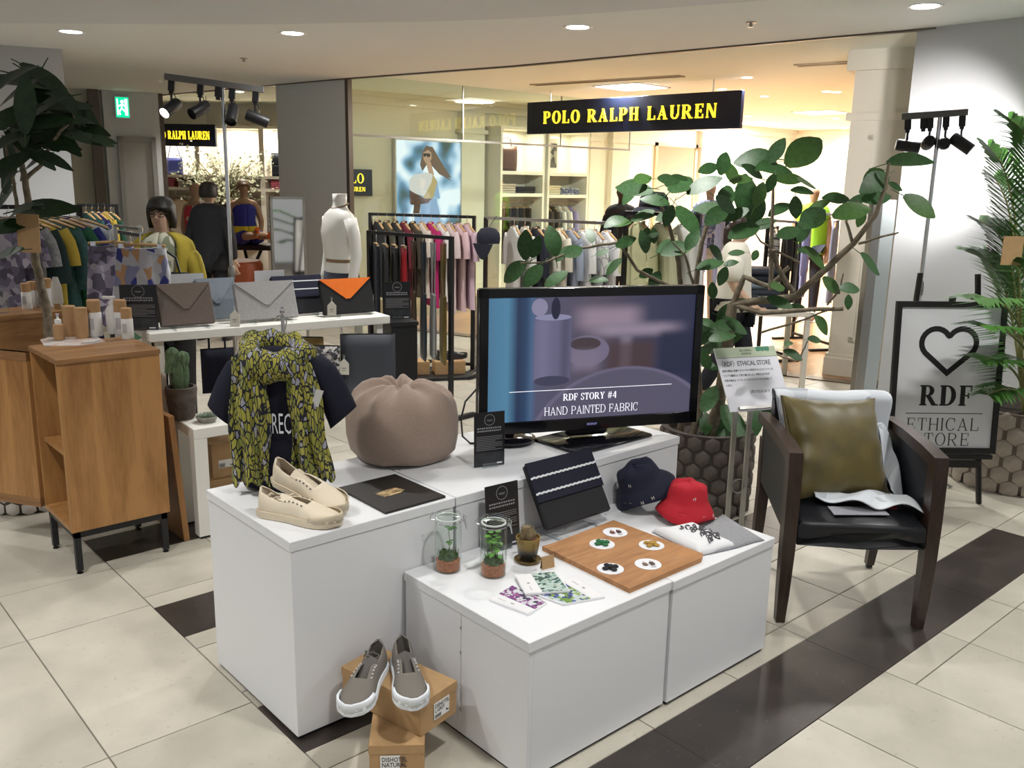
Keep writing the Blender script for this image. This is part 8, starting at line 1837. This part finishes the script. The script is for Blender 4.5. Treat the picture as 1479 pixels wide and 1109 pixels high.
# -- mannequins
def mannequin(label, px, py, d, rz, top, skin_m, keys_m, bottoms=None, dress=None, extra=None, H=None, arms=None, legs=None):
    p = gd(px, py, d); H = H or zat(px, py, p); t = thing('mannequin', label, 'mannequin', (p.x, p.y, 0), rz, 'shop mannequins'); J, k = joints(H, arms=arms, legs=legs)
    sub_skin('body', J, list(J), skin_m, t, 0, 'pelvis')
    if top: shell(t, 'top', [(1.455, .062, .06), (1.43, .145, .09), (1.39, .185, .108), (1.33, .2, .12), (1.2, .18, .122), (1.05, .175, .12), (.84, .195, .14)], top, 0, 0, k=k)
    if keys_m:
        for q in 'LR': sub_skin('sleeve', J, ['sh'+q, 'el'+q, 'wr'+q], keys_m, t, .018, 'sh'+q)
    if dress: shell(t, 'dress', [(1.38, .12, .09), (1.30, .165, .115), (1.1, .14, .11), (.95, .18, .135), (.55, .23, .17)], dress, 0, 0, k=k)
    if bottoms: sub_skin('trousers', J, ['pelvis', 'hipL', 'knL', 'anL', 'hipR', 'knR', 'anR'], bottoms, t, .014, 'pelvis')
    obj('base_plate', G().lathe([(0, 0), (.18, 0), (.18, .012), (0, .014)], 24, cap=False), CHROME, t)
    return t, J, k, p
RFL = pattern('red_floral', [(.48, .03, .05), (.48, .03, .05), (.55, .4, .3), (.45, .03, .06), (.5, .04, .04)], 16, distort=.1)
mannequin('tan mannequin in red floral dress behind the man in black', 281, 258, 11.2, RF+2.6, None, SKM, None, dress=RFL)
mannequin('dark mannequin in charcoal jacket behind the yellow dresses', 900, 262, 10.0, RF+.5, cloth('charcoaljacket', (.025, .025, .03)), mat('mannequin_dark', (.12, .06, .035), .5), cloth('charcoaljacket', (.025, .025, .03)), bottoms=BLK)
mannequin('pale mannequin in blue checked shirt behind the rubber tree', 1028, 256, 10.4, RF-.5, pattern('blue_check', [(.12, .16, .3), (.4, .42, .5), (.06, .08, .16)], 40), mat('mannequin_pale', (.42, .28, .19), .5), cloth('bluecheck2', (.3, .32, .45)), bottoms=CRM)
mannequin('tan mannequin in neon green polo near the cream pilaster', 1178, 264, 11.8, RF-.3, cloth('neon', (.25, .55, .03)), SKM, None, bottoms=NV2)
# seated mannequin on the black bench
sp = gd(355, 350, 12.6); zt = zat(372, 352, gd(366, 372, 12.6)); t = thing('mannequin', 'seated mannequin in royal blue top and yellow sash on the black bench', 'mannequin', (sp.x, sp.y, zt), RF+.55, 'shop mannequins')
J, k = joints(1.62, arms={'elR': (-.26, .1, 1.1), 'wrR': (-.28, .2, .93), 'paR': (-.29, .2, .91), 'elL': (.25, .06, 1.12), 'wrL': (.22, .02, .92), 'paL': (.2, -.05, .90)}, legs={'knL': (.1, -.42, .95), 'anL': (.1, -.82, .96), 'toL': (.12, -.93, 1.02), 'knR': (-.1, -.42, .95), 'anR': (-.08, -.80, .97), 'toR': (-.1, -.92, 1.02)})
dz = -(.93-.115)*k; J = {a: (v[0], v[1], v[2]+dz) for a, v in J.items()}
sub_skin('body', J, list(J), SKM, t, 0, 'pelvis'); ROYB = mat('royal_blue_jersey', (.02, .025, .26), .7)
o = shell(t, 'top', [(1.36, .11, .085), (1.30, .16, .115), (1.15, .14, .11), (1.0, .165, .13)], ROYB, 0, 0, k=k); o.location.z = dz
o = shell(t, 'sash', [(1.06, .165, .135), (.97, .19, .16)], mat('yellow_sash', (.7, .55, .03), .7), 0, 0, k=k); o.location.z = dz
for q in 'LR': sub_skin('skirt', J, ['hip'+q, 'kn'+q], ROYB, t, .03, 'hip'+q); obj('shoe', G().tube([Vector(J['an'+q]), Vector(J['to'+q])+Vector((0, -.03, .05))], [.04, .03], 8), mat('orange_shoe', (.6, .12, .02), .5), t)
face(t, J, k); hair_cap(t, J, k, mat('hair_sculpted', (.2, .13, .08), .5), .04)
# white torso form with belt by the rack
tp = gd(490, 330, 7.0); zt = zat(500, 280, tp); t = thing('torso_form', 'glossy white headless torso form with tan neck strap beside the rack', 'mannequin', (tp.x, tp.y, 0), RF-.9)
WG = mat('torso_white', (.80, .79, .76), .3); kz = zt-1.55
rows = [ell(.055, .055, 1.55+kz, 26, 0, .01), ell(.052, .052, 1.50+kz, 26, 0, .01), ell(.056, .055, 1.455+kz, 26, 0, .01), ell(.10, .07, 1.43+kz, 26), ell(.165, .085, 1.40+kz, 26), ell(.19, .10, 1.35+kz, 26), ell(.175, .115, 1.27+kz, 26, 0, -.01), ell(.155, .11, 1.18+kz, 26, 0, -.008), ell(.135, .09, 1.06+kz, 26), ell(.165, .11, .95+kz, 26, 0, .01), ell(.175, .12, .86+kz, 26, 0, .012), ell(.165, .11, .78+kz, 26)]
obj('torso', G().rings(rows), WG, t, ang=100)
for s_ in (-1, 1): obj('arm', G().tube([(s_*.17, .0, 1.37+kz), (s_*.205, .012, 1.25+kz), (s_*.222, .02, 1.1+kz), (s_*.222, -.01, .95+kz), (s_*.215, -.05, .84+kz)], [.05, .048, .042, .036, .028], 14), WG, t, ang=100)
obj('neck_strap', G().tube([(.062*math.cos(a), .01+.062*math.sin(a), 1.462+kz+.02*math.sin(a)) for a in [2*math.pi*j/20 for j in range(21)]], .007, 6), mat('strap_tan', (.24, .16, .09), .6), t)
obj('waist_strap', G().rings([ell(.14, .095, 1.07+kz, 24), ell(.14, .095, 1.045+kz, 24)], cap=False), mat('strap_tan', (.24, .16, .09), .6), t)
obj('denim_wrap', G().rings([ell(.172, .118, .97+kz, 26, 0, .01), ell(.185, .13, .86+kz, 26, 0, .012), ell(.19, .135, .7+kz, 26, 0, .012)]), mat('dark_denim', (.03, .035, .055), .8), t, ang=100)
obj('pole', G().tube([(0, 0, .01), (0, 0, .8+kz)], .015, 10), CHROME, t); obj('base_plate', G().lathe([(0, 0), (.17, 0), (.17, .012), (0, .014)], 24, cap=False), CHROME, t)
# folded jeans on a table beside the walking woman
jp = gd(1098, 380, 7.9); zj = zat(1098, 402, jp)
t = thing('display_table', 'cream display table of folded jeans behind the rubber tree', 'table', (jp.x, jp.y, 0), RF); obj('top', G().box((-.25, -.3, zj-.28), (.4, .3, zj-.24), bev=.003), SHW, t, smooth=False)
for x in (-.22, .34): 
    for y in (-.27, .24): obj('leg', G().box((x, y, 0), (x+.04, y+.04, zj-.28)), SHW, t, smooth=False)
tq = thing('folded_stack', 'folded dark and pale jeans on the cream table', 'folded clothes', (jp.x, jp.y, zj-.239), RF)
for i, c_ in enumerate([(.02, .025, .04), (.25, .31, .36), (.03, .035, .05), (.16, .22, .28), (.012, .014, .022), (.02, .024, .04)]): obj('folded_jeans', G().box((-.15+.01*(i % 2), -.18, .055*i), (.15, .18, .055*i+.053), bev=.02), cloth('jean%d' % i, c_), tq)
